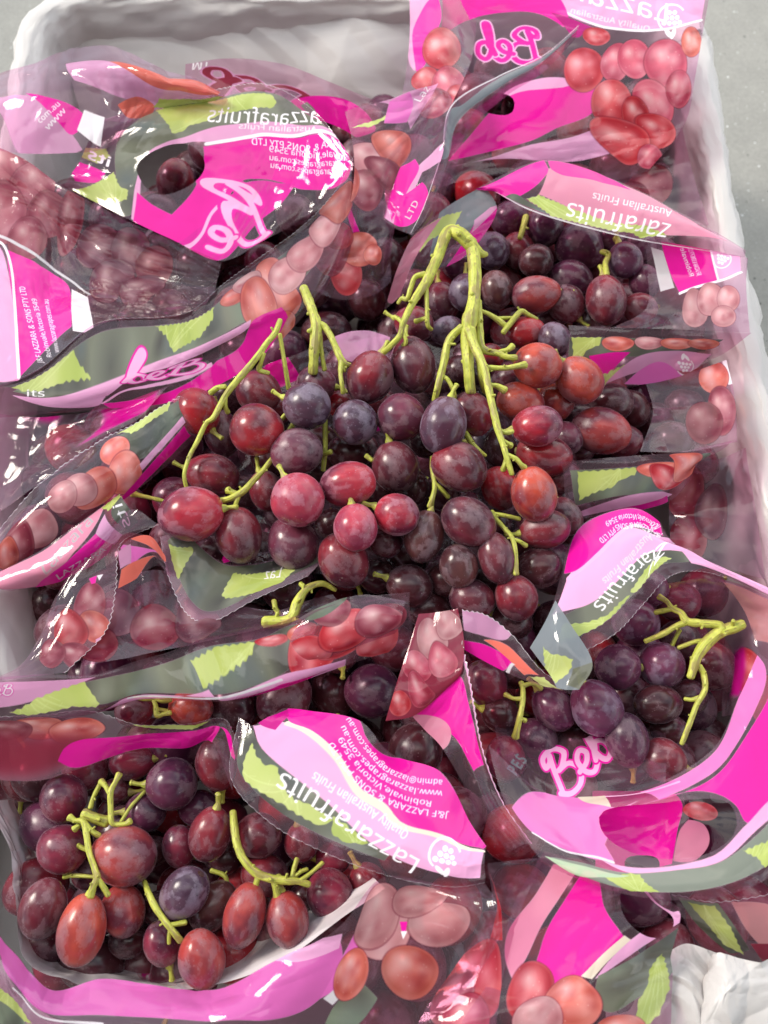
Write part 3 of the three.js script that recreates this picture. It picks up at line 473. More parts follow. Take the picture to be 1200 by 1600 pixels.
bunch('bunch of dark purple grapes inside the bag behind the forked stem', [
  ['vio',5,120.7,144,-283.1,18.9,16,-341,278,-898],
  ['wine',0,108.8,144,-259,26.2,18.8,-86,195,-977],
  ['brick',3,75.3,142,-263.8,25.2,17.7,993,102,-52],
  ['bark',2,55.8,140,-267.9,20.2,15.9,-173,279,-945],
  ['dark',7,77.1,138,-287,17.9,16.3,-998,57,23],
  ['blue',6,41,137.2,-268.5,19.6,16.7,0,152,-988],
  ['plum',3,91.1,136.4,-262.1,20.2,17.9,643,-261,720],
  ['purp',3,131,138,-274.4,17.7,14.8,-342,382,-859],
  ['wine',2,127,138,-258.4,18.1,14.6,-983,119,-139],
  ['blue',6,55.2,136,-294.9,20.1,17.7,-168,118,-979],
  ['purp',1,83.5,136,-310.4,21,18.3,-173,437,-882],
  ['plum',7,29.6,125.9,-270.4,21.5,17.8,-173,432,-885],
  ['plum',0,85.1,124.2,-261,16,11.1,973,-215,-87],
  ['wine',0,69.7,130.4,-299.3,20.4,17.3,0,90,-996],
  ['purp',3,101.6,132,-300.9,26.2,23.3,851,-354,387],
  ['purp',2,118,132,-306.3,17.1,15.4,999,37,15],
  ['purp',4,66.9,130,-320,20.8,18.3,998,61,25],
  ['purp',3,96.1,130,-282.3,23.5,17.8,978,-174,116],
  ['dark',3,105.3,127.6,-256.8,19.8,16.2,1000,23,9],
  ['purp',3,132.9,128,-304.1,20.6,18.8,-997,76,31],
  ['purp',6,116.9,123,-318.7,21,19.3,999,36,14],
  ['purp',5,40.3,126,-295.5,20.5,18.1,992,-118,-48],
  ['purp',2,147.5,118.7,-305.3,21,19.2,-999,50,20],
  ['plum',5,16.6,124,-280.8,20.4,18,989,-139,-56],
  ['plum',4,126,113.9,-276,28.2,23.3,-754,264,-601],
  ['dark',6,109.4,96.4,-290.3,26.7,21,60,437,-897],
  ['wine',4,70.1,81.8,-302.3,29,21.6,-916,399,-43],
  ['red',6,64.2,98.8,-272.1,27.2,21.6,944,-254,208],
  ['purp',6,142.9,80.2,-335.6,25.8,22.6,-478,-382,-791],
  ['purp',3,120.4,97.3,-314.5,28.4,22.1,-697,349,626],
  ['plum',7,28.7,81.6,-352.8,28.3,22.3,-269,201,942],
  ['wine',6,35.8,95.4,-328.3,23.2,20.3,807,10,-591],
  ['wine',6,94.3,80.4,-295.9,25.4,21.7,-594,-105,-798],
  ['purp',6,24.2,117,-312.2,27.4,20.8,-334,425,841],
  ['purp',0,125.3,81,-355.9,25.7,19.7,969,70,-238],
  ['red',4,80.8,114.6,-310.2,29.3,23.3,-905,424,45],
  ['plum',3,82.1,74.8,-353.6,26.3,21.1,809,331,-485],
  ['vine',5,26.2,111.4,-338.2,27.3,23.4,55,100,-993],
  ['wine',2,85.2,111.5,-274.9,28.7,22.8,525,-49,850],
  ['wine',3,54,92.7,-340.2,27.9,20.7,-936,151,319],
  ['plum',1,87.7,93.5,-330.3,28.7,22.9,851,-251,-462],
  ['wine',7,63,80.9,-361.2,25.4,22.6,967,248,60],
  ['wine',0,142.9,77.3,-287.8,29.1,21.9,846,-223,-484],
  ['red',5,121.9,95.4,-339.9,30.2,23.5,199,-5,-980],
  ['dark',4,155.8,93.6,-308,30.5,22.9,986,69,151],
  ['wine',4,141.8,113.2,-326.5,28.2,22.4,245,-288,926],
  ['vine',5,27.7,79.3,-307.8,26.8,21.5,932,-202,301],
  ['plum',7,103.7,110.4,-334,25.8,22.9,13,182,-983],
  ['plum',0,26.3,95.6,-273.8,27.2,21,-676,380,632],
  ['red',0,73.4,75.1,-327.3,30.6,22.8,-14,-471,882],
  ['plum',3,155.2,94.1,-277.1,28,21.7,-362,-66,-930],
  ['vine',7,152.3,116.3,-280.8,25.5,22.4,-758,168,631],
  ['red',5,77,112.4,-333,25.5,20.6,-589,-409,697],
  ['plum',3,36.2,99.2,-302.9,27.7,21.1,445,215,869],
  ['red',5,51.6,115.4,-331.3,26.1,23,187,-204,-961],
  ['purp',2,42.7,79.8,-283.5,27,21,-385,-56,-921],
  ['wine',7,106.4,78.4,-345.9,24.1,20.6,227,377,898],
  ['plum',7,108,79.9,-323.3,29.6,21.9,-731,381,-566],
  ['wine',7,49.2,74.5,-304.8,30.1,22.4,-950,-54,-307],
  ['purp',5,48.5,113.5,-270.1,26.2,22.9,-786,-340,516],
  ['plum',3,16.2,92.3,-291.8,24.3,19.8,-323,-251,913],
  ['vine',3,105.3,111.1,-268.2,22.5,19.6,783,-403,-474],
  ['red',3,15.8,80.4,-331.2,26.4,22.8,-66,276,-959],
  ['purp',4,59.9,98.6,-309.6,24.4,20.6,-43,455,890],
  ['wine',5,130.4,99.7,-295.8,24.3,21.7,-625,449,-639],
  ['plum',0,16,95.5,-314.8,26.4,21.7,-929,-203,-309],
  ['plum',3,43.9,76.6,-330.2,27.8,20.7,825,-357,438],
  ['purp',3,120,76.5,-303.5,31,23.4,-208,-284,-936],
  ['purp',3,157.4,76.1,-356.8,26.7,20.5,834,417,362],
  ['red',0,157.3,94.4,-344.3,24.4,21.5,519,-479,708],
  ['wine',5,61.8,114.6,-290.2,28.2,21.2,802,-135,582],
  ['purp',1,104.2,111,-310.2,24.6,21.5,-760,-121,639],
  ['purp',5,40.7,74.5,-370.1,22.5,20,-687,463,-560],
  ['plum',4,82.8,97,-290.6,24.9,21.3,-893,-290,344],
  ['plum',3,155.5,116,-259.3,26.4,19.8,704,-468,-534],
  ['plum',5,15.7,116.8,-261.5,26.5,19.9,624,-398,-673],
  ['wine',3,49.1,117.5,-310.2,25.1,20.8,-34,107,-994],
  ['wine',1,72.9,95.5,-349.6,25.8,20.5,-795,-24,606],
  ['wine',4,117,117.9,-295.2,24.5,20.9,-403,334,-852],
  ['purp',5,52,95.4,-291.3,22.6,19.5,181,-183,966],
  ['red',7,29.3,112.3,-288.5,24.1,21.3,-943,-132,305],
  ['wine',7,22.8,74.6,-286,23.2,20.4,598,-58,-799],
  ['purp',4,96.2,95,-349,22.4,19.6,901,-84,-425],
  ['plum',0,145,74.1,-315.1,24.6,20.6,878,-477,35],
  ['red',3,132.4,92.3,-276.8,27.1,20.1,-553,303,776],
  ['wine',3,67.1,117.2,-260.1,24.8,21.7,-871,-414,-264],
  ['wine',7,16.1,74.9,-370.6,22.8,20.2,-26,279,-960]
], [
  [[109.3,148,-270.8,1.4],[109.6,147,-278.4,1.4],[112,146,-284.6,1.4],[109,145,-287.4,1.4]],
  [[69.4,140,-299.8,1.3],[71.8,140,-306.7,1.5],[73.5,140,-313.6,1.7]],
  [[118.5,140,-299.8,1.6],[120,142,-293.3,1.8]]
]);
bunch('bunch in shade with one brick red grape above the straight leaf strip', [
  ['brick',0,101.1,139,-189.9,29.2,20.9,967,-18,253],
  ['dark',3,92.6,123,-188.9,18.9,16.7,977,197,80],
  ['plum',1,114.6,128,-189.8,18.7,15.3,995,88,36],
  ['dark',6,111.1,126,-211.7,22.3,18.8,997,-76,-31],
  ['dark',0,95.1,124.3,-203.8,20.4,16.8,1000,26,10],
  ['dark',2,139,124,-191.8,22,18.5,-989,-136,-55],
  ['dark',2,123.7,114.4,-214.5,21,18,483,-75,872],
  ['dark',7,137.7,103.9,-212.8,23.4,19.7,-986,-153,-62],
  ['dark',0,154.6,105.2,-219.5,23.5,19.7,-745,450,-493],
  ['purp',6,90.1,113.9,-234.7,26.6,22.3,-783,107,-613],
  ['dark',5,147.5,79.6,-201.5,26.7,21.8,-102,-448,888],
  ['purp',5,130.9,93.4,-229.6,26.9,23.3,425,-266,865],
  ['wine',5,101.9,98,-213.3,26,22.4,749,292,-595],
  ['plum',4,118.3,91.3,-192.2,29.2,22.7,-970,30,241],
  ['wine',0,150.8,73.7,-233.8,28.9,21.7,-653,-412,-636],
  ['dark',7,133.6,72.7,-257.2,22.4,19.9,1,-385,-923],
  ['vine',0,152.5,111.3,-186.1,25.2,21.6,-774,-413,-480],
  ['purp',5,113.5,109.8,-178.7,24.7,21.6,-683,214,698],
  ['red',3,148.8,94.2,-252,28.7,23.4,405,-395,825],
  ['plum',5,153.4,75.5,-263.6,25.7,20.6,-936,-291,198],
  ['vine',7,91.1,77.3,-225.9,28,22.7,-451,-164,-877],
  ['purp',0,92.5,91.4,-248.5,29.5,22.7,-812,174,557],
  ['purp',7,127.5,112.3,-241.6,25.8,21.1,672,-190,-715],
  ['red',0,92.1,97.7,-184.9,22.6,20,-585,-140,799],
  ['wine',3,117.7,74.9,-225.8,25.4,21,290,385,-876],
  ['plum',4,107.3,78,-256.9,25.9,20.1,977,176,-119],
  ['plum',3,97.5,76.3,-200.6,25.7,21.7,968,-130,-216],
  ['vine',6,84.6,108.5,-205.5,25.8,22.3,426,92,900],
  ['wine',5,155.5,113,-237.8,23.8,19.7,-958,243,154],
  ['plum',3,110.7,111.6,-199.2,23.8,19.7,-992,26,-119],
  ['plum',7,125.1,91,-250.6,26.7,20.7,40,245,969],
  ['vine',4,128.3,75.7,-205,22.2,19.7,-991,134,-18],
  ['red',6,111.7,113.7,-229.1,24.2,20.2,-967,179,-181],
  ['plum',3,133.7,109.5,-179.9,24.4,19.5,-818,-30,-574],
  ['plum',7,110.3,93.7,-235.8,24.4,21.1,-234,142,-962]
], [

]);
bunch('bunch of wine red grapes in the wide open bag at the lower left', [
  ['orange',5,-113.6,140,20.6,27,17.1,207,293,-934],
  ['brick',0,-101.5,130.3,14.6,20.3,16.4,-171,190,-967],
  ['blue',3,-76.4,139,8,22.5,16.6,-628,-478,614],
  ['brick',2,-52.9,139,15.8,25.2,15,258,272,-927],
  ['brick',7,-68.2,138,30.7,22.5,16.8,-208,423,-882],
  ['brick',6,-36.8,137,17.4,21.4,15.6,-252,139,-958],
  ['brick',3,-101.9,136,-5.3,26,22,-990,26,-139],
  ['wine',3,-68.7,136,-13.3,22.2,15.7,259,392,-883],
  ['plum',2,-130.7,136,13.7,24,17.2,258,416,-872],
  ['orange',6,-80.3,136,-62.6,19.5,14.9,-966,-239,-96],
  ['wine',1,-104.1,134,-61.8,16.3,12.8,977,-197,-80],
  ['purp',7,-86.5,132,-32.6,21.2,20.1,-998,64,26],
  ['wine',0,-68.8,132,-40.1,23,16.3,169,-574,801],
  ['vine',0,-127.6,132,-7.7,20.2,17.8,865,-153,477],
  ['bark',3,-67.1,127.1,12.9,21.8,16.1,695,91,-713],
  ['vine',2,-84.9,132,26.1,17.5,13.2,342,-314,886],
  ['wine',4,-50.3,130,-13,19.4,16.9,-973,-215,-87],
  ['wine',3,-33.2,128,-10.4,15.7,13.4,-172,476,-862],
  ['vine',3,-21.4,128,8.7,20,17.6,-500,301,-812],
  ['vine',3,-131.5,126,-27.3,20.4,17.9,170,-547,820],
  ['vine',6,-82.6,126,-8.8,17.4,12.9,174,-333,927],
  ['purp',5,-98.1,124,-22.4,17.2,15.3,-993,108,44],
  ['wine',2,-6.4,124,4.8,17.2,14.3,-499,374,-781],
  ['wine',5,-48,124,1.7,19.9,15.9,-934,226,-276],
  ['vine',0,-127.1,117.3,-39.8,20,16.9,932,-244,267],
  ['vine',5,-106,122,-42.5,19.8,14.6,983,122,-138],
  ['vine',5,-20.8,122,-4.8,14.8,12.5,-999,44,18],
  ['purp',7,-77.2,120,-23.9,17.4,14.4,-980,-185,-75],
  ['plum',2,-119.3,120,1.2,14.8,13,-992,-116,-47],
  ['dark',2,-31,118,9.6,15.8,12.9,-1000,11,5],
  ['dark',0,-65.6,118,-4.8,16.1,13.6,-999,42,17],
  ['dark',5,-90,118,14.3,15.7,13.4,-961,-256,-104],
  ['plum',0,-113.7,116,-30.8,13.3,10.8,997,68,28],
  ['plum',6,-135.1,116,27.2,18.2,15.3,-939,99,-329],
  ['dark',0,-95.1,116,-7.3,13.5,11.6,996,-79,-32],
  ['dark',2,-102.1,116,26.1,15.6,12.8,1000,-28,-11],
  ['plum',4,-116.8,97.3,-0.5,27,21.5,-724,398,-564],
  ['purp',6,-70.2,75.8,-39.8,28.3,23.1,-605,-342,-719],
  ['wine',5,-83.7,93.4,7.9,28.8,23,-973,-92,-210],
  ['vine',4,-45.8,97.7,-40.9,29.2,23.3,-218,-285,-933],
  ['vine',6,-142.5,79.9,-7.2,25.9,19.9,-794,-342,502],
  ['wine',0,-143.3,111,6.4,27.4,22,859,-219,-462],
  ['dark',5,-115.6,76.3,-53.2,31.6,23.5,-250,-234,939],
  ['vine',6,-6.4,97,-17.8,27.9,21.1,-389,-387,-836],
  ['wine',0,-49.9,93.5,16.8,24.5,20.6,-507,284,814],
  ['wine',4,-46.1,74.2,-21.6,27.1,21.6,851,-461,-251],
  ['red',4,-16.6,92.7,2.6,26.2,23,-730,89,-677],
  ['purp',3,-68.4,92.8,30,25.9,21.3,-769,408,492],
  ['vine',5,-85.2,73.8,41.5,29.8,22.7,-522,19,-853],
  ['plum',2,-151.2,75.8,-47.5,27.4,22.8,325,35,945],
  ['dark',0,-12.8,92,-54.3,27.4,22.1,934,-176,310],
  ['red',1,-94.9,91.5,-26,24,20.9,-918,214,-332],
  ['red',0,-65.3,94.8,-54.7,27.6,22.8,311,123,-942],
  ['vine',1,-100,74.5,-5.8,28.6,23.5,955,-278,108],
  ['vine',1,-21.8,115,-32.8,28.3,23.5,766,287,-576],
  ['red',4,-59.8,114.6,30.3,23.8,20.5,1,116,993],
  ['purp',2,-7.6,72.6,10.6,24.1,20.4,740,272,-615],
  ['vine',4,-135.4,90.8,33.8,28.3,23.5,133,254,-958],
  ['purp',6,-48.6,95.2,-13.4,25.6,21.4,406,-418,813],
  ['wine',7,-115.6,74.8,15.5,25.4,20.9,-931,268,-247],
  ['red',6,-65.9,109.6,-39,26.7,20.6,937,299,179],
  ['plum',0,-100.6,95.1,35.3,30.2,23.7,-285,352,891],
  ['purp',6,-117,111.9,14.5,22.6,20,843,-295,449],
  ['dark',6,-62.5,72.2,-5,23.1,20,-903,-426,57],
  ['red',7,-1.1,78.9,-41.5,28.2,21.1,-601,-311,736],
  ['dark',0,-148.8,114.6,-38.3,25.4,19.9,-526,-179,-832],
  ['wine',4,-20.7,72.4,-38,25.6,20.1,-759,-469,-451],
  ['plum',5,-90.3,75.5,-49.2,24.2,21.1,979,-199,46],
  ['red',5,-144.2,93.6,-26.4,25.1,20.4,357,-214,-909],
  ['wine',2,-53.7,74,13.4,26,20.1,243,9,-970],
  ['purp',6,-90.7,115.6,-51.3,28,23.5,-761,-216,611],
  ['red',4,8.4,111.1,-7.6,26.4,21.7,-683,159,-713],
  ['plum',6,-146.6,95.6,-53.3,25.7,20.2,732,52,679],
  ['plum',5,-115.7,97.2,-21,25.5,19.9,1,-271,-963],
  ['vine',4,-72.9,96,-18.4,27.7,21.6,-857,300,420],
  ['vine',2,-145,78.3,15.6,25.9,21.2,993,111,-40],
  ['plum',6,-5.5,73.8,-17.3,23.9,20.5,-780,142,-609],
  ['red',5,-121.8,73.6,-28.9,27.9,23.4,-473,-383,-794],
  ['wine',2,-22.1,110,22.1,25.1,20,921,363,144],
  ['red',6,-42.4,112.7,-26,22.9,20.3,-990,20,137],
  ['plum',7,-167.5,74.9,-30.6,30,23.5,-869,357,-341],
  ['vine',7,-45.9,72.7,-57.9,27.8,21.9,857,-447,256],
  ['vine',3,1.2,111.5,-39.5,27.4,23,819,-375,433],
  ['vine',1,-34.1,73.4,3.3,24.4,21.3,-866,398,304],
  ['red',3,-30,90.9,22.4,24.1,19.6,-564,372,-738],
  ['plum',1,-119.6,72.9,38.9,26.7,22.6,-658,154,737],
  ['purp',4,-56.4,74.1,34.1,25,20.5,-870,452,-198],
  ['purp',2,-141.4,113.1,-17.2,25.3,20.3,788,416,454],
  ['wine',4,-103.9,96.2,-54.1,26.4,20.8,941,-326,-96],
  ['wine',4,-93.6,72.1,20.9,24.8,21,333,130,-934],
  ['plum',2,-83,108.1,38.1,27.3,20.8,-189,-168,967],
  ['wine',5,-171.6,78.3,-55.5,26.6,20.2,284,-426,859],
  ['red',7,-59.1,109.3,9.1,23.3,20.5,-710,44,-703],
  ['plum',4,-128,95.7,-40.9,24,20.6,-701,300,647],
  ['plum',7,-28.9,110.1,-11.3,23.1,20.6,922,112,-372],
  ['wine',6,-25.8,90.1,-27.5,26.4,21.9,-892,238,-385],
  ['red',3,-31.3,110,-51.2,25.3,19.8,668,411,-620],
  ['wine',2,-121.4,73.8,-8.2,23.8,19.6,823,415,387],
  ['dark',7,-117.2,110.5,34.3,27.1,20.3,927,-288,240],
  ['wine',3,-85.4,74.1,-24.7,26.4,19.8,-907,263,-330],
  ['wine',5,-160.7,94,-39,22.9,20.3,-234,-457,858],
  ['wine',5,-41.3,112,25.1,22.9,20.3,-254,-376,-891],
  ['dark',0,-110,115.3,-14.3,23.4,20.5,270,-58,-961],
  ['purp',5,-25.4,73.1,-16,23.7,20.3,648,417,638]
], [
  [[-99.4,140,-17.9,1.5],[-101.3,140,-16.9,1],[-104.8,140,-16.7,1],[-106.6,141,-17.6,1.1],[-107.2,142,-22.8,1.1],[-107.6,143,-28.5,1.1],[-106.2,143,-32.3,1],[-105.3,142,-35.4,1.4]],
  [[-107.8,143,-28,1],[-110.2,142,-31,1],[-112.5,141,-32.8,1.4]],
  [[-109.6,136,-17.8,2.3],[-114,137,-19,2.2],[-118.7,138,-20.6,2.3]],
  [[-123,142,-19.2,1.5],[-120.4,142,-18,1],[-117.3,142,-17.6,1.2],[-115.2,143,-13.1,1.2],[-113.1,144,-6.8,1.2],[-109.8,145,-0.4,1.2],[-108.2,146,2.7,1.3],[-109.3,146,5.6,1.2],[-110.4,145,9,1.7]],
  [[-108.2,146,2.7,1.1],[-106.2,145,5.4,1.1],[-104.3,143,8.6,1.2]],
  [[-117.3,142,-17.6,1.1],[-113.9,142,-14.3,1.1],[-111.1,140,-12.5,1.1]],
  [[-120.8,141,-14.8,1.5],[-119,141,-16.2,1]],
  [[-93.2,134,4.2,1],[-90,139,8.2,1.2],[-86.4,141,13.1,1.3],[-82.1,142,17.8,1.3],[-78.9,142,21.1,1.2],[-76,140,24.5,1.3]],
  [[-81,142,19.2,1],[-78.2,141,18.8,1],[-74.8,140,18.2,1.1]],
  [[-80,142,20.5,0.8],[-80.4,141,23.1,0.8],[-80.4,140,25.3,0.8]],
  [[-59.6,139,-21.5,1.3],[-58.5,141,-16.2,1.5],[-56.9,142,-9.6,1.6],[-54,143,-4.1,1.6],[-49.3,143,0.5,1.7],[-43.8,143,2.7,1.7],[-37.5,143,3.6,1.6],[-32.8,143,3.9,1.3],[-28.5,142,5,1.3]],
  [[-47.6,143,1.4,1.2],[-48.7,142,4.6,1.1],[-50,140,8.4,1.7]],
  [[-42.1,143,3.2,1.2],[-41.3,142,6.4,1.1],[-40.4,140,9.7,1.7]],
  [[-35,143,3.4,1],[-34.5,142,-0.4,0.9],[-33.5,141,-4.1,1]],
  [[-31.6,143,3.6,1],[-27.9,142,0.9,0.8],[-23.6,141,-2.7,0.9]],
  [[-34.7,142,2.8,0.9],[-31.8,142,0.5,0.8],[-29.5,141,-0.4,0.8]],
  [[-101.9,144,-65.4,0.8],[-97.9,144,-64.8,1],[-94,144,-65.1,1.3],[-90,144,-64.3,1.2],[-87.1,143,-64.5,0.9]],
  [[-94,144,-64.8,1],[-92.6,144,-61.2,1],[-92,144,-58.1,1.2],[-89.5,143,-58.8,1],[-87.2,142,-59.5,1.3]],
  [[-112.3,134,2.4,0.7],[-121.8,132,1.9,0.9],[-126.1,130,2.4,1]],
  [[-68.7,128,0,1],[-63.4,128,1.9,1],[-61.8,127,5.7,1]],
  [[-113,139,-32.7,0.9],[-116,137,-27.2,0.9],[-117.1,136,-23.1,1]],
  [[-105.5,134,-16.5,0.8],[-101.9,132,-23.9,0.8],[-97.1,130,-30.2,0.8]]
]);
bunch('bunch of violet grapes with a thick yellow stem at the lower right', [
  ['vio',5,86.9,142,-61.8,24,19.9,-498,251,-830],
  ['purp',0,97.7,140,-78.8,19.6,18.5,996,82,33],
  ['purp',3,98.6,140,-48.8,22.8,16.6,173,-298,939],
  ['vio',2,116.5,139,-79.9,19.7,18.3,-862,98,-497],
  ['dark',7,113.7,137,-64,21.7,15.4,971,-223,-90],
  ['purp',6,70.4,136,-62.3,20.6,15.9,-626,67,-777],
  ['wine',3,113.4,136,-41.7,19.6,16.7,939,-102,327],
  ['vio',3,108.7,134,-99.7,21.5,19.4,-866,218,-451],
  ['vine',2,49.7,134,-42.4,19.2,15.7,-173,423,-890],
  ['purp',6,63.2,130,-50.6,19,16.5,-837,-58,-544],
  ['vine',1,43.4,132,-73.7,20.5,16.8,489,-514,705],
  ['dark',7,49,130,-60.6,16.5,14,-937,192,-291],
  ['dark',0,56.5,128,-79.2,16.9,13.8,-998,61,25],
  ['dark',0,120.4,126,-55.1,16.6,12.4,999,34,14],
  ['dark',3,83.1,126,-79.6,17,15,-996,83,34],
  ['purp',2,118.4,124,-117.8,20.6,17.3,999,37,15],
  ['dark',4,81.1,124,-50.1,16.6,14.6,-973,-215,-87],
  ['vine',3,133.5,120,-112.9,20.7,17.4,-993,110,44],
  ['dark',3,132.3,120,-69.7,17,15,-1000,-23,-9],
  ['dark',3,131.3,120,-95.2,19.2,17.1,-997,76,31],
  ['purp',1,15.8,100.4,-87.8,26.6,22.8,-950,-221,-221],
  ['vine',0,139.1,78.7,-95.7,24.9,21.1,17,-218,976],
  ['purp',3,138.3,100.8,-70.1,26.3,21.7,-812,-69,-579],
  ['wine',2,47.7,112.6,-45,29,21.5,-982,147,-115],
  ['dark',3,101.6,97.5,-101.7,27.9,22,312,-176,934],
  ['plum',4,44.8,113,-67.1,27.9,23.5,977,-142,159],
  ['purp',2,58.1,115.5,-95.8,27.1,20.4,685,-424,593],
  ['red',3,99.7,78,-76.8,27.3,23.7,-947,270,-174],
  ['wine',7,78.4,97.9,-105.4,25,20.4,-601,-72,-796],
  ['purp',5,105,76.3,-51.4,25.8,21.1,901,72,-428],
  ['wine',6,52.2,78.5,-84.9,24.9,21.3,301,297,-906],
  ['vine',0,152,101.7,-122.7,25.3,22.3,748,-364,-555],
  ['vine',6,141.4,100.6,-98.8,24.7,19.9,-703,283,652],
  ['red',6,40.8,94.8,-80,25.2,20,750,12,-662],
  ['wine',5,125.3,82.3,-73.7,27,22.1,611,268,745],
  ['plum',5,97.3,99.2,-37.7,24.8,20.9,878,-462,129],
  ['wine',4,61.3,81,-55.4,31.5,23.7,-805,-99,585],
  ['plum',4,105.9,116.2,-70.8,23,20.2,964,-182,195],
  ['vine',6,27.7,118.8,-82.8,24.5,21.6,459,366,810],
  ['plum',6,122.4,113.9,-43.9,26,19.5,-908,376,-185],
  ['wine',4,73.6,96.4,-38.1,29.5,22.2,-725,-446,-525],
  ['vine',1,84,78,-47.5,23.1,20.4,179,397,-900],
  ['wine',4,46,83.8,-34.2,25,19.5,223,-248,943],
  ['purp',6,114.5,80,-101,23.4,19.7,-193,-107,-975],
  ['red',3,94.3,115.6,-89.7,22.6,20.1,202,230,-952],
  ['wine',2,84.9,98.6,-73.4,28.5,23.1,430,-413,-803],
  ['red',5,69.5,112.7,-72.7,22.9,19.9,-914,-150,378],
  ['dark',7,37.5,81.4,-65.6,26.1,19.7,343,319,884],
  ['plum',5,102.9,96.1,-58.8,26.7,21.5,889,280,362],
  ['purp',0,101.9,119.5,-42.7,27.6,20.5,-918,133,373],
  ['red',4,78.4,79.9,-84.2,27.1,21.9,-458,80,-885],
  ['wine',7,29.3,79.4,-90.4,27.8,21.1,-114,-235,-965],
  ['wine',6,142.3,77.7,-121.6,28.2,22.5,-138,287,948],
  ['dark',2,151.5,78.3,-57.2,27.6,22.4,906,-101,411],
  ['purp',7,117.2,96.3,-115.8,24.4,21,793,91,-602],
  ['red',7,61.6,95.5,-77.8,26.4,20,879,-3,-478],
  ['plum',5,130.1,77,-44.9,29,23.3,-705,-461,-538],
  ['vine',2,78.4,119.7,-31.9,23.7,20.9,616,-27,-787],
  ['plum',4,140.9,101.7,-46.3,26.3,22.8,936,-75,-345],
  ['vine',2,156.7,81,-81.1,27.9,22.2,-747,-319,583],
  ['red',6,91.6,83.9,-115.1,23.7,19.7,-928,103,-357],
  ['plum',6,17,119.9,-65.4,24.3,21.2,881,448,150],
  ['plum',7,62.5,78.3,-102.4,24.9,21.5,895,-120,-429],
  ['purp',5,114,115.9,-89.1,24.2,21,621,422,-661],
  ['wine',1,68.4,101.5,-57.5,22.4,19.7,-755,-48,654],
  ['vine',7,8.9,78.9,-88.4,24.3,20.5,-292,-61,-954],
  ['wine',4,113.4,76.9,-120.9,22.9,19.6,-83,-159,984],
  ['wine',4,26.5,100.2,-59.1,26.1,22.1,952,-306,27],
  ['wine',3,117.6,95,-43.2,23.7,20.1,569,212,-795],
  ['vine',6,112,99,-78.9,23.9,19.7,419,-36,-907],
  ['wine',6,97.7,117.3,-109.4,27.5,20.7,558,74,827],
  ['dark',5,78.2,117.9,-102,24.7,21.1,539,268,798],
  ['wine',4,145.5,114.6,-85.3,25.8,20.9,-661,-397,-637],
  ['wine',6,156.6,80.2,-105.3,23.8,19.5,517,-221,827],
  ['vine',5,49.8,94.1,-97.2,23.8,20.1,-837,75,-543]
], [
  [[147.1,154,-93.5,2.1],[143,153,-92.2,2.4],[137.9,152,-90.6,2.4],[132.4,151,-86.5,2.4],[128.1,150,-81.2,2.2],[126.3,149,-76.9,2],[124.8,148,-72.9,1.6]],
  [[139,153,-91.4,1.8],[137.2,153,-93.5,1.7],[131.5,153,-94.1,1.6],[125.1,152,-95.2,1.7],[123.3,151,-99,1.3],[120.1,150,-101.4,1.2],[119,148,-104.8,1],[116.3,147,-107.3,1.4]],
  [[125.1,152,-95.2,1.5],[120.2,151,-93.3,1.3],[115.1,150,-90.5,1.2],[108,148,-87.8,1.1]],
  [[120.6,150,-101.2,1.1],[117.5,148,-100.9,1.1],[114.2,146,-100.6,1.1]],
  [[128.5,149,-77.4,1.3],[130.4,148,-73.7,1.3],[129.9,148,-67.7,1.2],[126.7,147,-62.8,1.2],[124.3,146,-57.8,1.1],[121.8,145,-52.4,1.1],[119.5,143,-47.1,1]],
  [[127.5,147,-64.8,1],[124.9,146,-64.2,0.9],[122.4,145,-64.7,0.9]],
  [[134,148,-88.3,1.1],[128.7,147,-87.8,1],[122.4,145,-85.8,1]],
  [[123.2,147,-92.9,1],[121.5,146,-89.9,0.9],[120.2,144,-87.1,1]],
  [[56.3,144,-71.6,1.1],[56.7,145,-68.3,1.1],[56,146,-62.4,1.2],[54.3,146,-56,1.2],[53,142,-49.8,1.6]],
  [[55.8,146,-64.5,1],[52.6,145,-64.9,0.9],[49.8,143,-66.8,1.2]],
  [[56.5,145,-69.9,1],[61,144,-71.1,0.9],[64.6,142,-69.4,1.3]],
  [[54.6,146,-56.8,0.9],[57,145,-55.9,1]]
]);
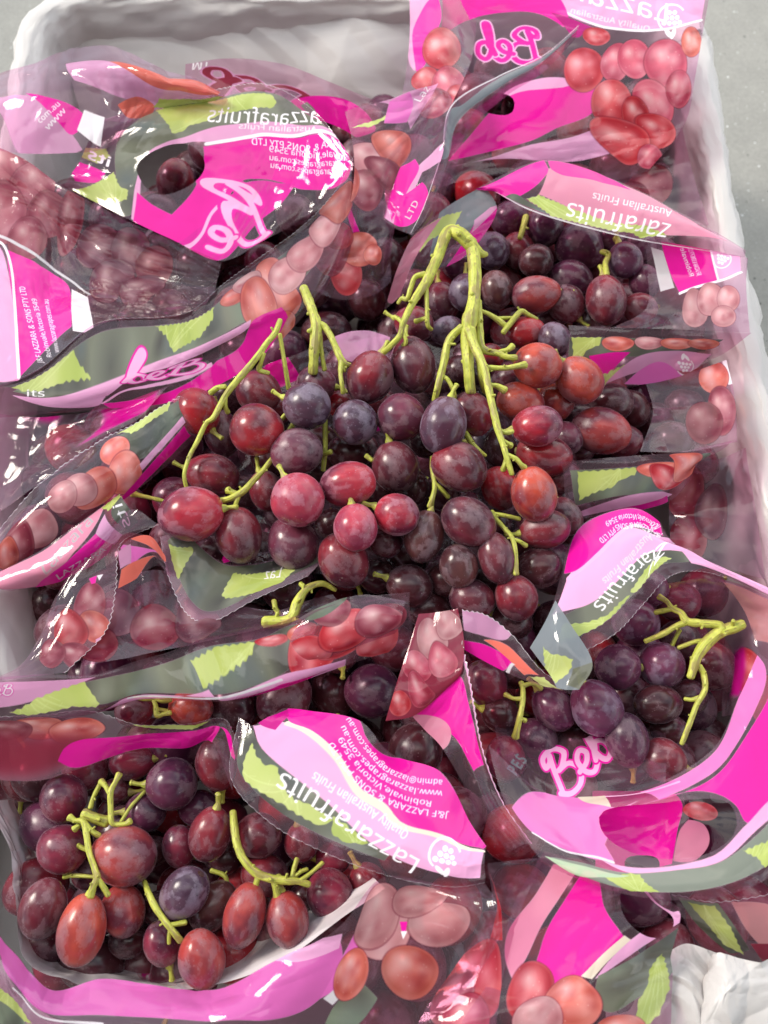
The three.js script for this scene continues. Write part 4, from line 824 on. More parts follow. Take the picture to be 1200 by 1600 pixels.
bunch('bunch seen dimly through the film at the upper left, behind the magenta flap', [
  ['purp',1,-17.6,97.1,-388.2,26.4,19.7,-34,-193,981],
  ['plum',5,-88.1,79.8,-423.4,27.3,20.3,924,-183,-334],
  ['purp',1,-102.7,79.4,-343,26.5,22.1,-594,175,785],
  ['plum',0,-12.5,96.9,-343.4,27.2,22.3,424,-5,-906],
  ['purp',5,-38.4,117.1,-368.3,26.6,22.7,-628,386,-676],
  ['wine',6,-151.5,95.7,-335.4,25.7,21.3,-910,414,-11],
  ['dark',0,0.3,116,-305.5,23.6,20.6,372,91,-924],
  ['plum',5,-98.3,112.2,-383.7,29.6,23.5,878,-91,470],
  ['dark',0,16.5,75.7,-434.3,28.8,21.8,736,-323,-595],
  ['wine',4,-30.5,74.7,-398.8,22.6,20,-780,290,-555],
  ['wine',7,-171,114.1,-259,23.1,19.5,-38,463,-886],
  ['plum',5,8.7,94.9,-385.8,25.7,21.6,-357,402,843],
  ['wine',3,-77.1,79.4,-393.7,25.5,21.1,661,467,587],
  ['plum',3,-174.4,115.8,-317.7,25.1,19.8,76,-117,-990],
  ['dark',5,-56.8,95.2,-392.6,25,20.8,943,-332,-18],
  ['wine',0,-108.1,75.7,-313,26,20.7,473,352,-808],
  ['wine',2,-12.7,77.8,-408.2,22.2,19.7,756,44,653],
  ['plum',0,8.5,94.1,-351.1,23.5,20.8,693,-7,-720],
  ['dark',0,-86.4,113.4,-362.7,23.2,19.8,912,260,318],
  ['dark',6,-99.6,117,-301.1,28.8,23.3,285,-225,-932],
  ['dark',6,-101.8,116,-330.4,25.4,21.9,-656,-451,-605],
  ['purp',0,-38.7,92.1,-342.4,27.3,20.6,-907,-219,359],
  ['wine',6,-94.2,79.7,-297.1,23.1,20.1,-875,30,-484],
  ['dark',2,-73.2,96.3,-408.5,25.8,22.1,881,190,-433],
  ['dark',0,-136.2,76.5,-378.7,22.4,19.6,968,207,-140],
  ['plum',0,-72.2,96.6,-346.8,29.3,21.9,-848,383,-368],
  ['dark',5,20.9,117.5,-402.3,28.1,21.2,-865,476,160],
  ['wine',2,-103.9,94.6,-321.5,24.5,20.7,-666,-457,590],
  ['dark',1,-20.1,81.9,-437.5,24.7,21.2,-510,288,811],
  ['plum',3,-59.7,96.5,-310,27.8,21.9,521,-48,-852],
  ['plum',1,-48.8,115.3,-335,26.9,21.7,-241,-347,-906],
  ['plum',3,-67.8,112.6,-387.1,22.5,19.8,402,-156,902],
  ['wine',7,-141.7,116.4,-297.5,26.9,20.8,913,-131,-386],
  ['wine',3,-112.7,110.8,-276.5,25.7,20.4,-614,-182,-768],
  ['wine',1,-178.3,92.8,-324.2,24.8,20.6,-966,255,54],
  ['plum',7,-174.9,97,-285.4,25.2,20.4,-768,-359,530],
  ['purp',5,-27.4,114.4,-313.3,23,20.2,554,-219,-803],
  ['plum',7,-18.9,98.7,-410.7,26.5,22.6,-943,236,234],
  ['wine',3,-134.6,79.1,-302.1,27.3,21.7,-307,-429,-850],
  ['dark',3,8.4,92.9,-407.5,25.7,22,888,433,155],
  ['plum',0,-152.6,78.7,-363,27.2,20.7,-578,-373,-726],
  ['wine',2,-76.7,111.7,-277.2,30.3,23.3,893,410,188],
  ['wine',6,-143.4,97.8,-314.5,28.1,21,-901,330,-280],
  ['wine',2,-154.7,77.7,-294.8,25.6,19.6,-838,463,289],
  ['plum',7,-32.1,93.8,-321.3,26.5,23,616,246,-749],
  ['dark',7,-26.4,74.5,-371.3,27.1,20.3,-705,-347,619],
  ['plum',3,-16.2,75.7,-309.5,25.8,22.4,989,-130,-75],
  ['purp',4,-173.2,76.1,-354.2,28.1,23.7,443,416,-794],
  ['wine',5,-57.6,78.1,-351.7,28.5,22,-573,381,725],
  ['purp',0,-77,76.2,-338.6,24.1,20.5,800,421,-427],
  ['dark',6,-148.5,96.2,-286.1,25.7,19.6,201,-230,952],
  ['plum',7,-37.2,94.4,-397.8,25.2,20.8,-981,-101,-168],
  ['dark',5,-40.3,97.2,-420.2,29.3,22.5,-856,-469,219],
  ['dark',3,-38.8,117.2,-288.8,31,23.7,-88,91,992],
  ['plum',6,-4.3,96.2,-300.9,26.2,22.3,108,-272,-956],
  ['purp',5,-117.1,94.7,-375.5,22.5,19.6,-694,-45,-719],
  ['wine',4,2.9,115.3,-357.5,27.9,23.5,-455,-111,883],
  ['purp',2,-57.8,76.9,-420.7,25.4,20.4,676,-409,614],
  ['wine',1,15.4,115.2,-376.7,28.3,23.2,-916,-383,-119],
  ['dark',6,-124.4,114.9,-337.7,23.2,20.1,816,-344,-464],
  ['purp',6,-71.1,115.3,-335.4,24.7,19.8,-954,-53,-296],
  ['purp',6,-72.4,76.5,-309.1,27,20.9,-200,-454,-868],
  ['dark',0,-118.1,79.9,-400.9,25.2,22,-650,295,700],
  ['dark',0,-182.5,78.1,-278.5,22.1,19.5,862,436,258],
  ['wine',7,-110.5,75,-382,25.8,22,928,241,283],
  ['purp',1,-28,93.6,-293.8,28.5,22,-747,378,-547],
  ['purp',0,-55.9,112,-415.5,26.6,21,-881,-154,-447],
  ['dark',1,-9.2,110.4,-282.6,23,20.4,464,-246,851],
  ['purp',1,-55.7,75.2,-376.9,29.5,23.1,946,47,320],
  ['plum',2,-130.5,79.2,-339.5,26.6,22.2,-175,279,-944],
  ['purp',2,-0.4,99.6,-425.6,23.4,20.8,912,135,-388],
  ['wine',5,-5.5,74.9,-346.7,29.3,23.1,858,-426,289],
  ['purp',6,-15.6,96.1,-364.8,28.5,21.4,-645,192,-740],
  ['plum',2,-121.6,111,-301.1,23.7,21,319,99,943],
  ['plum',4,-44.9,116,-395.9,27.8,21.3,-655,235,718],
  ['purp',1,-149.2,117.6,-267.8,26.9,22,122,-363,-924],
  ['wine',1,-52,79.1,-323.2,23.3,19.6,-724,-142,-675],
  ['plum',3,-157,74.8,-335.3,26.8,19.9,-722,-399,564],
  ['wine',6,-117.1,97.3,-351.4,25.6,19.6,743,-19,669],
  ['dark',6,-172.2,115.9,-344.6,28.1,23.4,980,-108,-166],
  ['plum',5,-43.9,94,-366.8,29.1,21.9,259,-308,915],
  ['plum',7,-64.5,117.5,-302.1,25.1,20.1,-117,-207,-971],
  ['dark',7,-172.4,99.4,-358.5,24.2,20.9,912,302,-277],
  ['purp',5,-184.4,114.7,-286.7,22.6,19.8,-595,-75,801],
  ['plum',6,-86.9,78.5,-360,26.2,21.6,-972,-231,-32],
  ['purp',1,-149.5,116.7,-333.2,27.1,22.1,408,-97,-908],
  ['wine',3,-109.9,94.8,-294.3,26.6,22.5,416,-319,852],
  ['plum',2,-25.6,117.8,-347.5,25.8,21.5,-952,193,236],
  ['plum',5,-135.9,94.2,-356.7,26.1,20,924,68,-376],
  ['purp',0,-53,77.8,-450.2,22.9,19.7,-918,23,-395],
  ['dark',3,-175.7,79.7,-300.7,28.7,23.4,854,369,-366],
  ['purp',4,-3.9,116.9,-332.4,23.8,19.5,716,-28,698],
  ['purp',3,-75.4,98.9,-373.1,29.3,22.4,121,-224,967],
  ['plum',5,-52.5,74.4,-400.2,28.7,22.3,888,460,-11],
  ['plum',2,-8.1,76.1,-387,23.5,19.6,-790,-171,-589],
  ['purp',6,-74,81.5,-445.5,30.2,23.2,87,-275,958],
  ['wine',4,-10.1,117.6,-397.8,26.4,21.9,-257,86,963],
  ['wine',4,-28.9,74.3,-327.7,24.5,20.4,911,-57,408],
  ['wine',5,-81.8,94.3,-322.4,29.5,22.9,463,409,-786],
  ['dark',2,-81.3,99.9,-301.1,23.7,19.9,-765,473,437],
  ['plum',5,-95.1,97.3,-404,25.7,21.9,-872,166,-461],
  ['purp',5,-182.5,98,-265.5,22.9,20.2,761,-59,646],
  ['dark',2,-9.2,98.8,-321.6,27.8,20.9,30,450,893],
  ['purp',1,-166.6,113.8,-298.9,26.1,20.3,98,143,-985],
  ['plum',2,-93.6,98.8,-348.6,26,21.1,877,-56,476],
  ['dark',7,-36.1,74.8,-422.6,27.3,21.9,782,-136,608],
  ['wine',4,-116.9,117,-357.8,25.4,19.9,316,462,-829],
  ['plum',3,6.3,74.6,-311.8,24,21.4,-385,81,919],
  ['dark',6,-64,116.4,-367.3,25.1,20.4,886,-370,-279],
  ['purp',1,21.3,95.9,-426.5,25.2,20.7,-978,91,-189],
  ['dark',4,-82.3,118,-318.5,25.8,20.2,-969,-140,-204],
  ['purp',7,-48.3,78,-302.5,26.2,21.4,-306,-287,908],
  ['dark',4,2.1,74.1,-451.7,26.3,19.7,765,346,543],
  ['plum',0,-122.7,96.9,-316.7,22.7,19.6,-291,460,839],
  ['dark',2,-124.4,75.6,-362.1,22.3,19.9,-494,147,857],
  ['purp',6,-51,97.1,-290.3,26,22.3,-627,-423,-654],
  ['plum',2,-184.6,74.7,-377.8,28.1,23.3,-455,417,787],
  ['plum',0,-15.8,115,-375.6,24.1,19.6,-12,-47,999],
  ['purp',6,-61.6,97.5,-431.1,27.4,22.7,396,357,-846],
  ['wine',6,11.6,74.3,-394.5,24.6,21,-856,-104,506],
  ['dark',3,-182.9,117.1,-239.6,26.3,20,610,-346,-713],
  ['purp',3,-184.6,98.6,-342.9,25.6,19.8,730,224,-646],
  ['wine',4,-141.9,78.6,-322.3,24.2,20.1,875,410,259],
  ['dark',2,-127.8,117.9,-265.7,23.8,20.1,632,-145,-761]
], [

]);
bunch('bunch in shadow inside the standing bag at the top right', [
  ['purp',6,126.5,107.5,-432.2,25.1,21.8,952,-23,-305],
  ['plum',6,71.2,73.8,-387.5,26.2,19.6,162,-362,918],
  ['red',6,97.7,66.1,-436.3,27.5,22.1,376,344,-861],
  ['plum',1,151.4,85.6,-456.1,29.2,22.2,-737,-337,-585],
  ['red',5,99.4,109.4,-450.2,30.7,22.9,-424,-222,-878],
  ['dark',4,105.6,84.3,-381.1,25.6,20.3,-326,303,-895],
  ['red',0,112.3,110.4,-402.6,27.1,20.7,-431,127,894],
  ['red',7,116.7,66.4,-407.9,23.6,20.1,890,-217,400],
  ['vine',4,55.3,70.2,-444.1,29.6,23,-436,-242,867],
  ['red',0,155.1,72.4,-396.4,24.1,20.3,985,68,-159],
  ['plum',5,115.1,86,-457,28.5,22,-663,-8,-749],
  ['wine',2,96.2,107.6,-382.7,26.6,20.8,-939,-58,340],
  ['plum',1,41,72.5,-401.4,26.1,22.8,169,145,-975],
  ['wine',7,48.6,107.6,-380,29,21.8,884,-347,-313],
  ['plum',7,128.5,88.4,-414.2,29.3,22.7,995,20,93],
  ['wine',6,63.8,88.3,-407.6,25.6,22.1,-587,281,760],
  ['vine',6,85.7,86.5,-443.7,30.5,22.7,-223,131,966],
  ['wine',3,134.2,107,-377.6,30.8,23.6,914,208,347],
  ['plum',7,64.3,84.4,-430.8,25.2,19.8,833,73,-549],
  ['wine',0,46.7,91.5,-455.2,27.8,22,703,-420,574],
  ['wine',3,78.3,105.7,-404.1,26.9,20,725,-22,-689],
  ['wine',1,55.6,111,-428.5,30.4,23.4,-989,2,149],
  ['wine',0,124.2,73.1,-443.5,22.3,19.8,-208,140,968],
  ['wine',1,28.6,67.9,-460.8,23.9,19.8,-953,-21,302],
  ['vine',5,81.7,73.5,-415.2,28.6,23.6,-566,-157,-809],
  ['dark',4,34.3,67.7,-422.1,25,20.4,153,10,-988],
  ['dark',5,133.8,73.5,-391.6,30.3,22.8,973,-179,146],
  ['plum',3,136.8,106.9,-450.4,27.5,21.2,481,-334,-810],
  ['wine',6,108.4,85.4,-409.5,23.5,19.7,117,144,-983],
  ['wine',0,59.1,66.3,-412.2,27.9,22.1,-258,-316,913],
  ['dark',5,157.9,104.8,-453.8,22,19.5,928,70,366],
  ['wine',6,110.3,105.8,-364.4,27.1,22.7,-723,-201,-661],
  ['red',6,52.7,109.1,-355.7,31,23,-620,-235,-748],
  ['dark',4,152.7,86.4,-413.3,23.9,20.1,669,-362,649],
  ['plum',4,93.9,108.5,-417.5,26.3,20.9,-665,-309,680],
  ['red',2,72.4,111.3,-382.5,22.3,19.7,-582,459,672],
  ['red',2,50,105.6,-407.5,24.7,21.6,931,354,-88],
  ['wine',3,147,68.2,-440.9,27.6,22.3,-947,-280,158],
  ['wine',3,38.5,87.7,-384.5,24.2,21.3,752,-120,-648],
  ['plum',5,153.9,109.9,-427.2,24.3,20.2,967,20,253],
  ['vine',5,38.9,107.3,-442.3,23.7,20.6,474,-10,-881],
  ['plum',6,152.5,106.7,-400.2,29.2,22,433,-114,894],
  ['dark',4,40.8,85.1,-433.6,29.6,23.7,-933,-357,55],
  ['dark',3,94.8,70.8,-393.9,28.5,22.7,-237,-95,967],
  ['plum',0,156.5,104.5,-368,23.2,20.3,-514,-239,824],
  ['plum',2,155.5,87.7,-382.5,25.3,22.6,-26,231,-973],
  ['vine',3,137.5,88.4,-435.2,27,21.1,839,382,-387],
  ['purp',4,111.7,86.3,-432,23.7,20.9,429,441,-789],
  ['purp',6,83.9,90.3,-378.8,28.2,21.2,-6,346,-938],
  ['purp',7,31.7,105.1,-362.3,23.8,19.5,-651,-376,-659],
  ['wine',1,83.8,110.8,-363.6,28.1,22,874,-106,475],
  ['purp',2,70.9,67.2,-460,26.7,21.5,494,-362,-790],
  ['wine',0,137.6,68.8,-461.1,29.1,22.4,271,5,-963],
  ['plum',0,65.9,111.5,-448.5,26,21.7,-494,-325,806],
  ['wine',1,138.4,68.4,-417.5,25.8,22.4,517,441,734],
  ['vine',6,91.2,66.4,-456.4,24,21.4,-636,136,760],
  ['plum',7,71.9,90.9,-459.5,23.2,19.7,-945,127,302],
  ['plum',7,132.6,111.1,-410.2,28.3,21.3,-663,368,-652],
  ['vine',4,33.8,90.3,-409.8,25.9,19.6,799,435,416],
  ['dark',1,82.9,110.8,-436,26.5,20.6,-869,83,488],
  ['dark',3,23,86.3,-454.4,24.4,20.8,248,-219,944],
  ['dark',0,76.7,66.5,-436,23.1,20.5,-274,334,902],
  ['wine',1,6.1,66.7,-413.3,25.3,20.5,951,11,309],
  ['vine',3,32.3,110.9,-419.7,23.9,19.6,814,-344,-468],
  ['vine',1,59,89.2,-386.1,24.9,19.6,189,-383,904]
], [

]);
bunch('bunch half hidden in the folded wedge bag at the left edge', [
  ['red',2,-121.9,101.6,-156.6,25.9,19.8,-494,-127,860],
  ['red',0,-149.4,125.8,-186.6,28.2,22.2,-766,-75,-638],
  ['purp',1,-175.8,83.8,-139,26.8,20.1,-743,-269,-613],
  ['purp',4,-99.4,86.4,-157.9,25.1,19.7,860,-40,508],
  ['plum',7,-95.5,106.2,-159.3,26.3,21,-847,-191,496],
  ['plum',1,-149,101.4,-187.3,26,21,-941,-324,-101],
  ['vine',7,-145.5,102.7,-150.8,23.6,20,-923,188,-336],
  ['plum',0,-145.7,80.2,-182.5,27.4,20.7,-989,43,141],
  ['plum',0,-122.9,122.4,-176.6,25.3,22.1,-922,-89,-378],
  ['wine',2,-111.3,101.3,-218.7,25.5,21.8,948,300,-109],
  ['plum',3,-124.4,85.5,-197.4,26.8,23.3,-775,108,-623],
  ['plum',0,-162.3,85.7,-158,26.2,19.6,871,80,-485],
  ['wine',6,-145.6,120.8,-130.5,29.7,22,-924,-169,343],
  ['plum',2,-169.3,80.3,-181.2,26,19.7,191,417,-889],
  ['wine',2,-145.5,125.2,-161.4,30.5,22.7,687,271,675],
  ['plum',7,-117.5,120.2,-134.3,27.2,20.7,-40,-440,-897],
  ['wine',2,-153.7,87.8,-207.1,31.2,23.7,961,62,268],
  ['wine',0,-129.8,80.8,-148.5,27.3,22.2,931,348,105],
  ['plum',7,-111.2,121,-205.7,27.6,21.3,35,-152,988],
  ['vine',6,-97.1,127.8,-159.9,22.1,19.7,695,-435,572],
  ['purp',2,-139.3,107.2,-206.9,27.5,23.1,-14,394,-919],
  ['red',3,-121.6,86.8,-174.3,31.4,23.4,437,471,767],
  ['purp',5,-98.8,127,-188.5,25.7,22.4,848,-385,365],
  ['vine',1,-101.5,102.2,-190.5,24.3,20.4,-22,-415,-910],
  ['plum',2,-162.4,104.7,-137.7,26.6,22.2,357,16,934],
  ['wine',5,-173.7,80.2,-203.7,24.9,19.8,-607,188,-772],
  ['purp',7,-168.3,105.6,-175.4,27.7,21.2,-680,-56,-731],
  ['red',6,-114.4,80.8,-219,24.2,19.6,-827,-52,-559],
  ['vine',6,-119.9,123.5,-156,25.5,20.5,-337,465,-818],
  ['plum',6,-167.4,102.2,-196,25.5,20.3,-885,-346,-312],
  ['wine',3,-137.1,80.9,-219.9,25.5,20.7,-906,-184,-382],
  ['plum',6,-154.2,80.8,-140.9,23.1,19.9,958,225,-179],
  ['wine',2,-102.5,80.4,-187,27.1,21.2,-928,30,-373],
  ['plum',3,-121.8,107.9,-192.1,26.5,19.8,31,-347,937],
  ['plum',5,-130,125.8,-197.2,24.7,21.4,-985,-151,-81],
  ['wine',7,-138.4,100.8,-170.5,22.5,19.5,950,307,60],
  ['plum',6,-97.8,124.3,-140.9,22.2,19.5,-885,-289,365],
  ['purp',6,-159.5,127.6,-145.5,24.8,20.2,-532,186,826]
], [

]);
bunch('bunch of shade-darkened red grapes in the torn bag, with a cut yellow stem', [  // skins given darker tones to stand for shade inside the bag
  ['plum',2,4.1,120.2,-91.7,23.4,20.5,978,-184,-97],
  ['plum',0,-4.6,87.8,-108.8,28.9,22.9,866,-51,-497],
  ['dark',2,0.9,84.1,-131.6,28.9,21.7,-167,-367,915],
  ['plum',3,-83.1,103,-75.4,24.9,21.1,890,369,-268],
  ['purp',5,-119.3,126,-76.8,29.1,21.8,158,-425,891],
  ['dark',6,-42.9,100.9,-82.3,26.5,23,-957,-290,10],
  ['dark',4,-131.2,106.9,-112.1,24.3,20.8,861,-466,-203],
  ['purp',7,-76.2,121.8,-85.5,23.3,20.3,669,172,724],
  ['wine',5,-22.8,106.8,-114.5,23.3,19.8,-979,75,-189],
  ['dark',0,-142.8,83.6,-112.3,25.8,22.4,-785,468,-406],
  ['dark',4,-119.6,88.7,-113.9,29.1,23.5,389,315,866],
  ['dark',6,-112,83.9,-93,27.1,21.4,-950,121,287],
  ['plum',4,-21.7,120.8,-92.6,27.4,21.2,264,468,844],
  ['wine',3,-72,106.9,-129.2,27.5,21.1,-869,232,437],
  ['dark',3,-103.9,122,-107.6,28.2,23.3,194,157,-968],
  ['purp',4,-18.5,88.7,-146.8,23.5,19.7,935,350,51],
  ['dark',0,-91.4,89.5,-89.7,25.5,21.6,794,-158,-587],
  ['wine',2,-68,89,-76,24.4,19.7,-290,147,-946],
  ['purp',2,-87.6,88.1,-121.2,26.3,22.5,792,307,527],
  ['purp',2,-45.3,104,-129,28.5,21.3,-780,-381,-497],
  ['plum',0,-104.6,102.3,-127.1,30.6,23.4,330,393,858],
  ['dark',4,-55.9,84.1,-132.2,23.9,20.5,935,330,128],
  ['purp',6,-15.3,83.5,-76.6,24,19.6,885,445,134],
  ['dark',2,-70.9,85.9,-151.7,25.7,20.6,-453,-32,891],
  ['dark',0,-53.1,85.6,-110.1,25,21.8,-118,119,986],
  ['dark',3,-1.5,106.6,-131.9,27.4,23.4,-426,-474,-771],
  ['wine',4,-111,105,-86.4,27.4,23.3,-51,-182,-982],
  ['plum',3,-42.8,124.5,-68.2,26.2,21.5,647,-94,-757],
  ['dark',5,-44.3,126.5,-120.4,26.1,21.5,88,150,-985],
  ['purp',5,-53.8,122.2,-91.7,27.7,23.2,-399,450,799],
  ['wine',7,-63.7,105.9,-105.2,27.4,21.1,-975,220,41],
  ['wine',5,-51.7,104.5,-151,24.9,20,157,192,-969],
  ['dark',5,-28.4,84.5,-106,28.8,21.6,-966,-202,162],
  ['plum',2,-139.6,127.2,-97,28.7,23.3,950,304,68],
  ['purp',5,-5.2,120.9,-72.4,26.2,22,-869,-467,-161],
  ['dark',4,-82.1,125.9,-108.5,26,20.3,781,-68,-620],
  ['wine',0,-18.5,122.2,-129.3,24.9,20.8,489,332,807],
  ['dark',0,-131.9,87.8,-91.4,23.5,20.2,-939,-191,286],
  ['plum',7,-42.6,83.4,-149.4,26.7,21.4,-755,236,612],
  ['dark',2,-112.1,83.3,-137,23.8,19.8,730,197,-655],
  ['dark',0,-85.6,103.5,-104.3,27.7,21.3,972,202,-123],
  ['dark',3,-0.7,126.2,-140.9,24.1,19.7,871,-454,186],
  ['dark',1,-156.8,101.2,-116.2,22.6,19.9,922,-105,372],
  ['purp',5,-5.4,103.7,-83.6,26.7,19.8,524,420,741],
  ['purp',4,-93.9,122,-74.3,27.8,21.8,-707,417,-571],
  ['purp',1,-71.1,86.2,-99.3,24,20.4,542,-382,-749],
  ['dark',1,-42.1,106.5,-106.8,25.2,21.2,164,408,-898],
  ['dark',0,-80.3,127.3,-129.4,27,21.8,-678,-26,734],
  ['purp',5,-26.5,107.5,-143.5,26.4,21.7,419,-183,-889],
  ['dark',1,-123.2,126.7,-114.9,23.6,20.7,-750,237,618],
  ['dark',5,-33,87.7,-68.2,23.7,19.8,-793,-168,-586],
  ['dark',5,-65.5,122.5,-66.2,24.1,20.8,-460,468,-754],
  ['dark',7,-23.4,107,-74.1,24.6,20.8,202,253,946],
  ['purp',6,-132.8,107,-81.7,23.9,20.1,-286,-321,-903],
  ['dark',1,-31.9,86.4,-127.5,27.5,21.4,-927,42,372],
  ['dark',7,0.1,84.5,-155.3,23,20.6,931,-81,-355],
  ['dark',1,-129.9,102.2,-134.2,28.6,21.5,-931,291,222],
  ['plum',4,-62.8,107.3,-78.3,23.4,19.7,832,323,450],
  ['dark',3,6.9,107.9,-108.7,26.8,21,-919,280,277],
  ['plum',0,-87.9,100,-140.6,23.2,20.5,92,478,873],
  ['wine',3,-145.5,104,-98.1,23.1,20.3,-904,-130,407]
], [
  [[-49.1,154,-94.4,2.6],[-44.6,154,-94.4,2.5],[-40.2,154,-94.6,2.4],[-37.4,154,-97.1,2.1],[-36,154,-102,2.1],[-33.6,153,-107.2,1.7],[-30.6,152,-110.3,1.5],[-25.6,150,-112,1.2],[-20.6,147,-110.2,1]],
  [[-38.1,154,-95.4,2.1],[-35.3,152,-94.3,1.8],[-32.3,150,-94.3,1.3]],
  [[-46.6,146,-105.9,1.1],[-45.9,146,-102.6,1.1],[-44.3,145,-100.1,1.3]],
  [[-32.7,152,-109.2,1.1],[-35,151,-111.7,1.1]]
]);
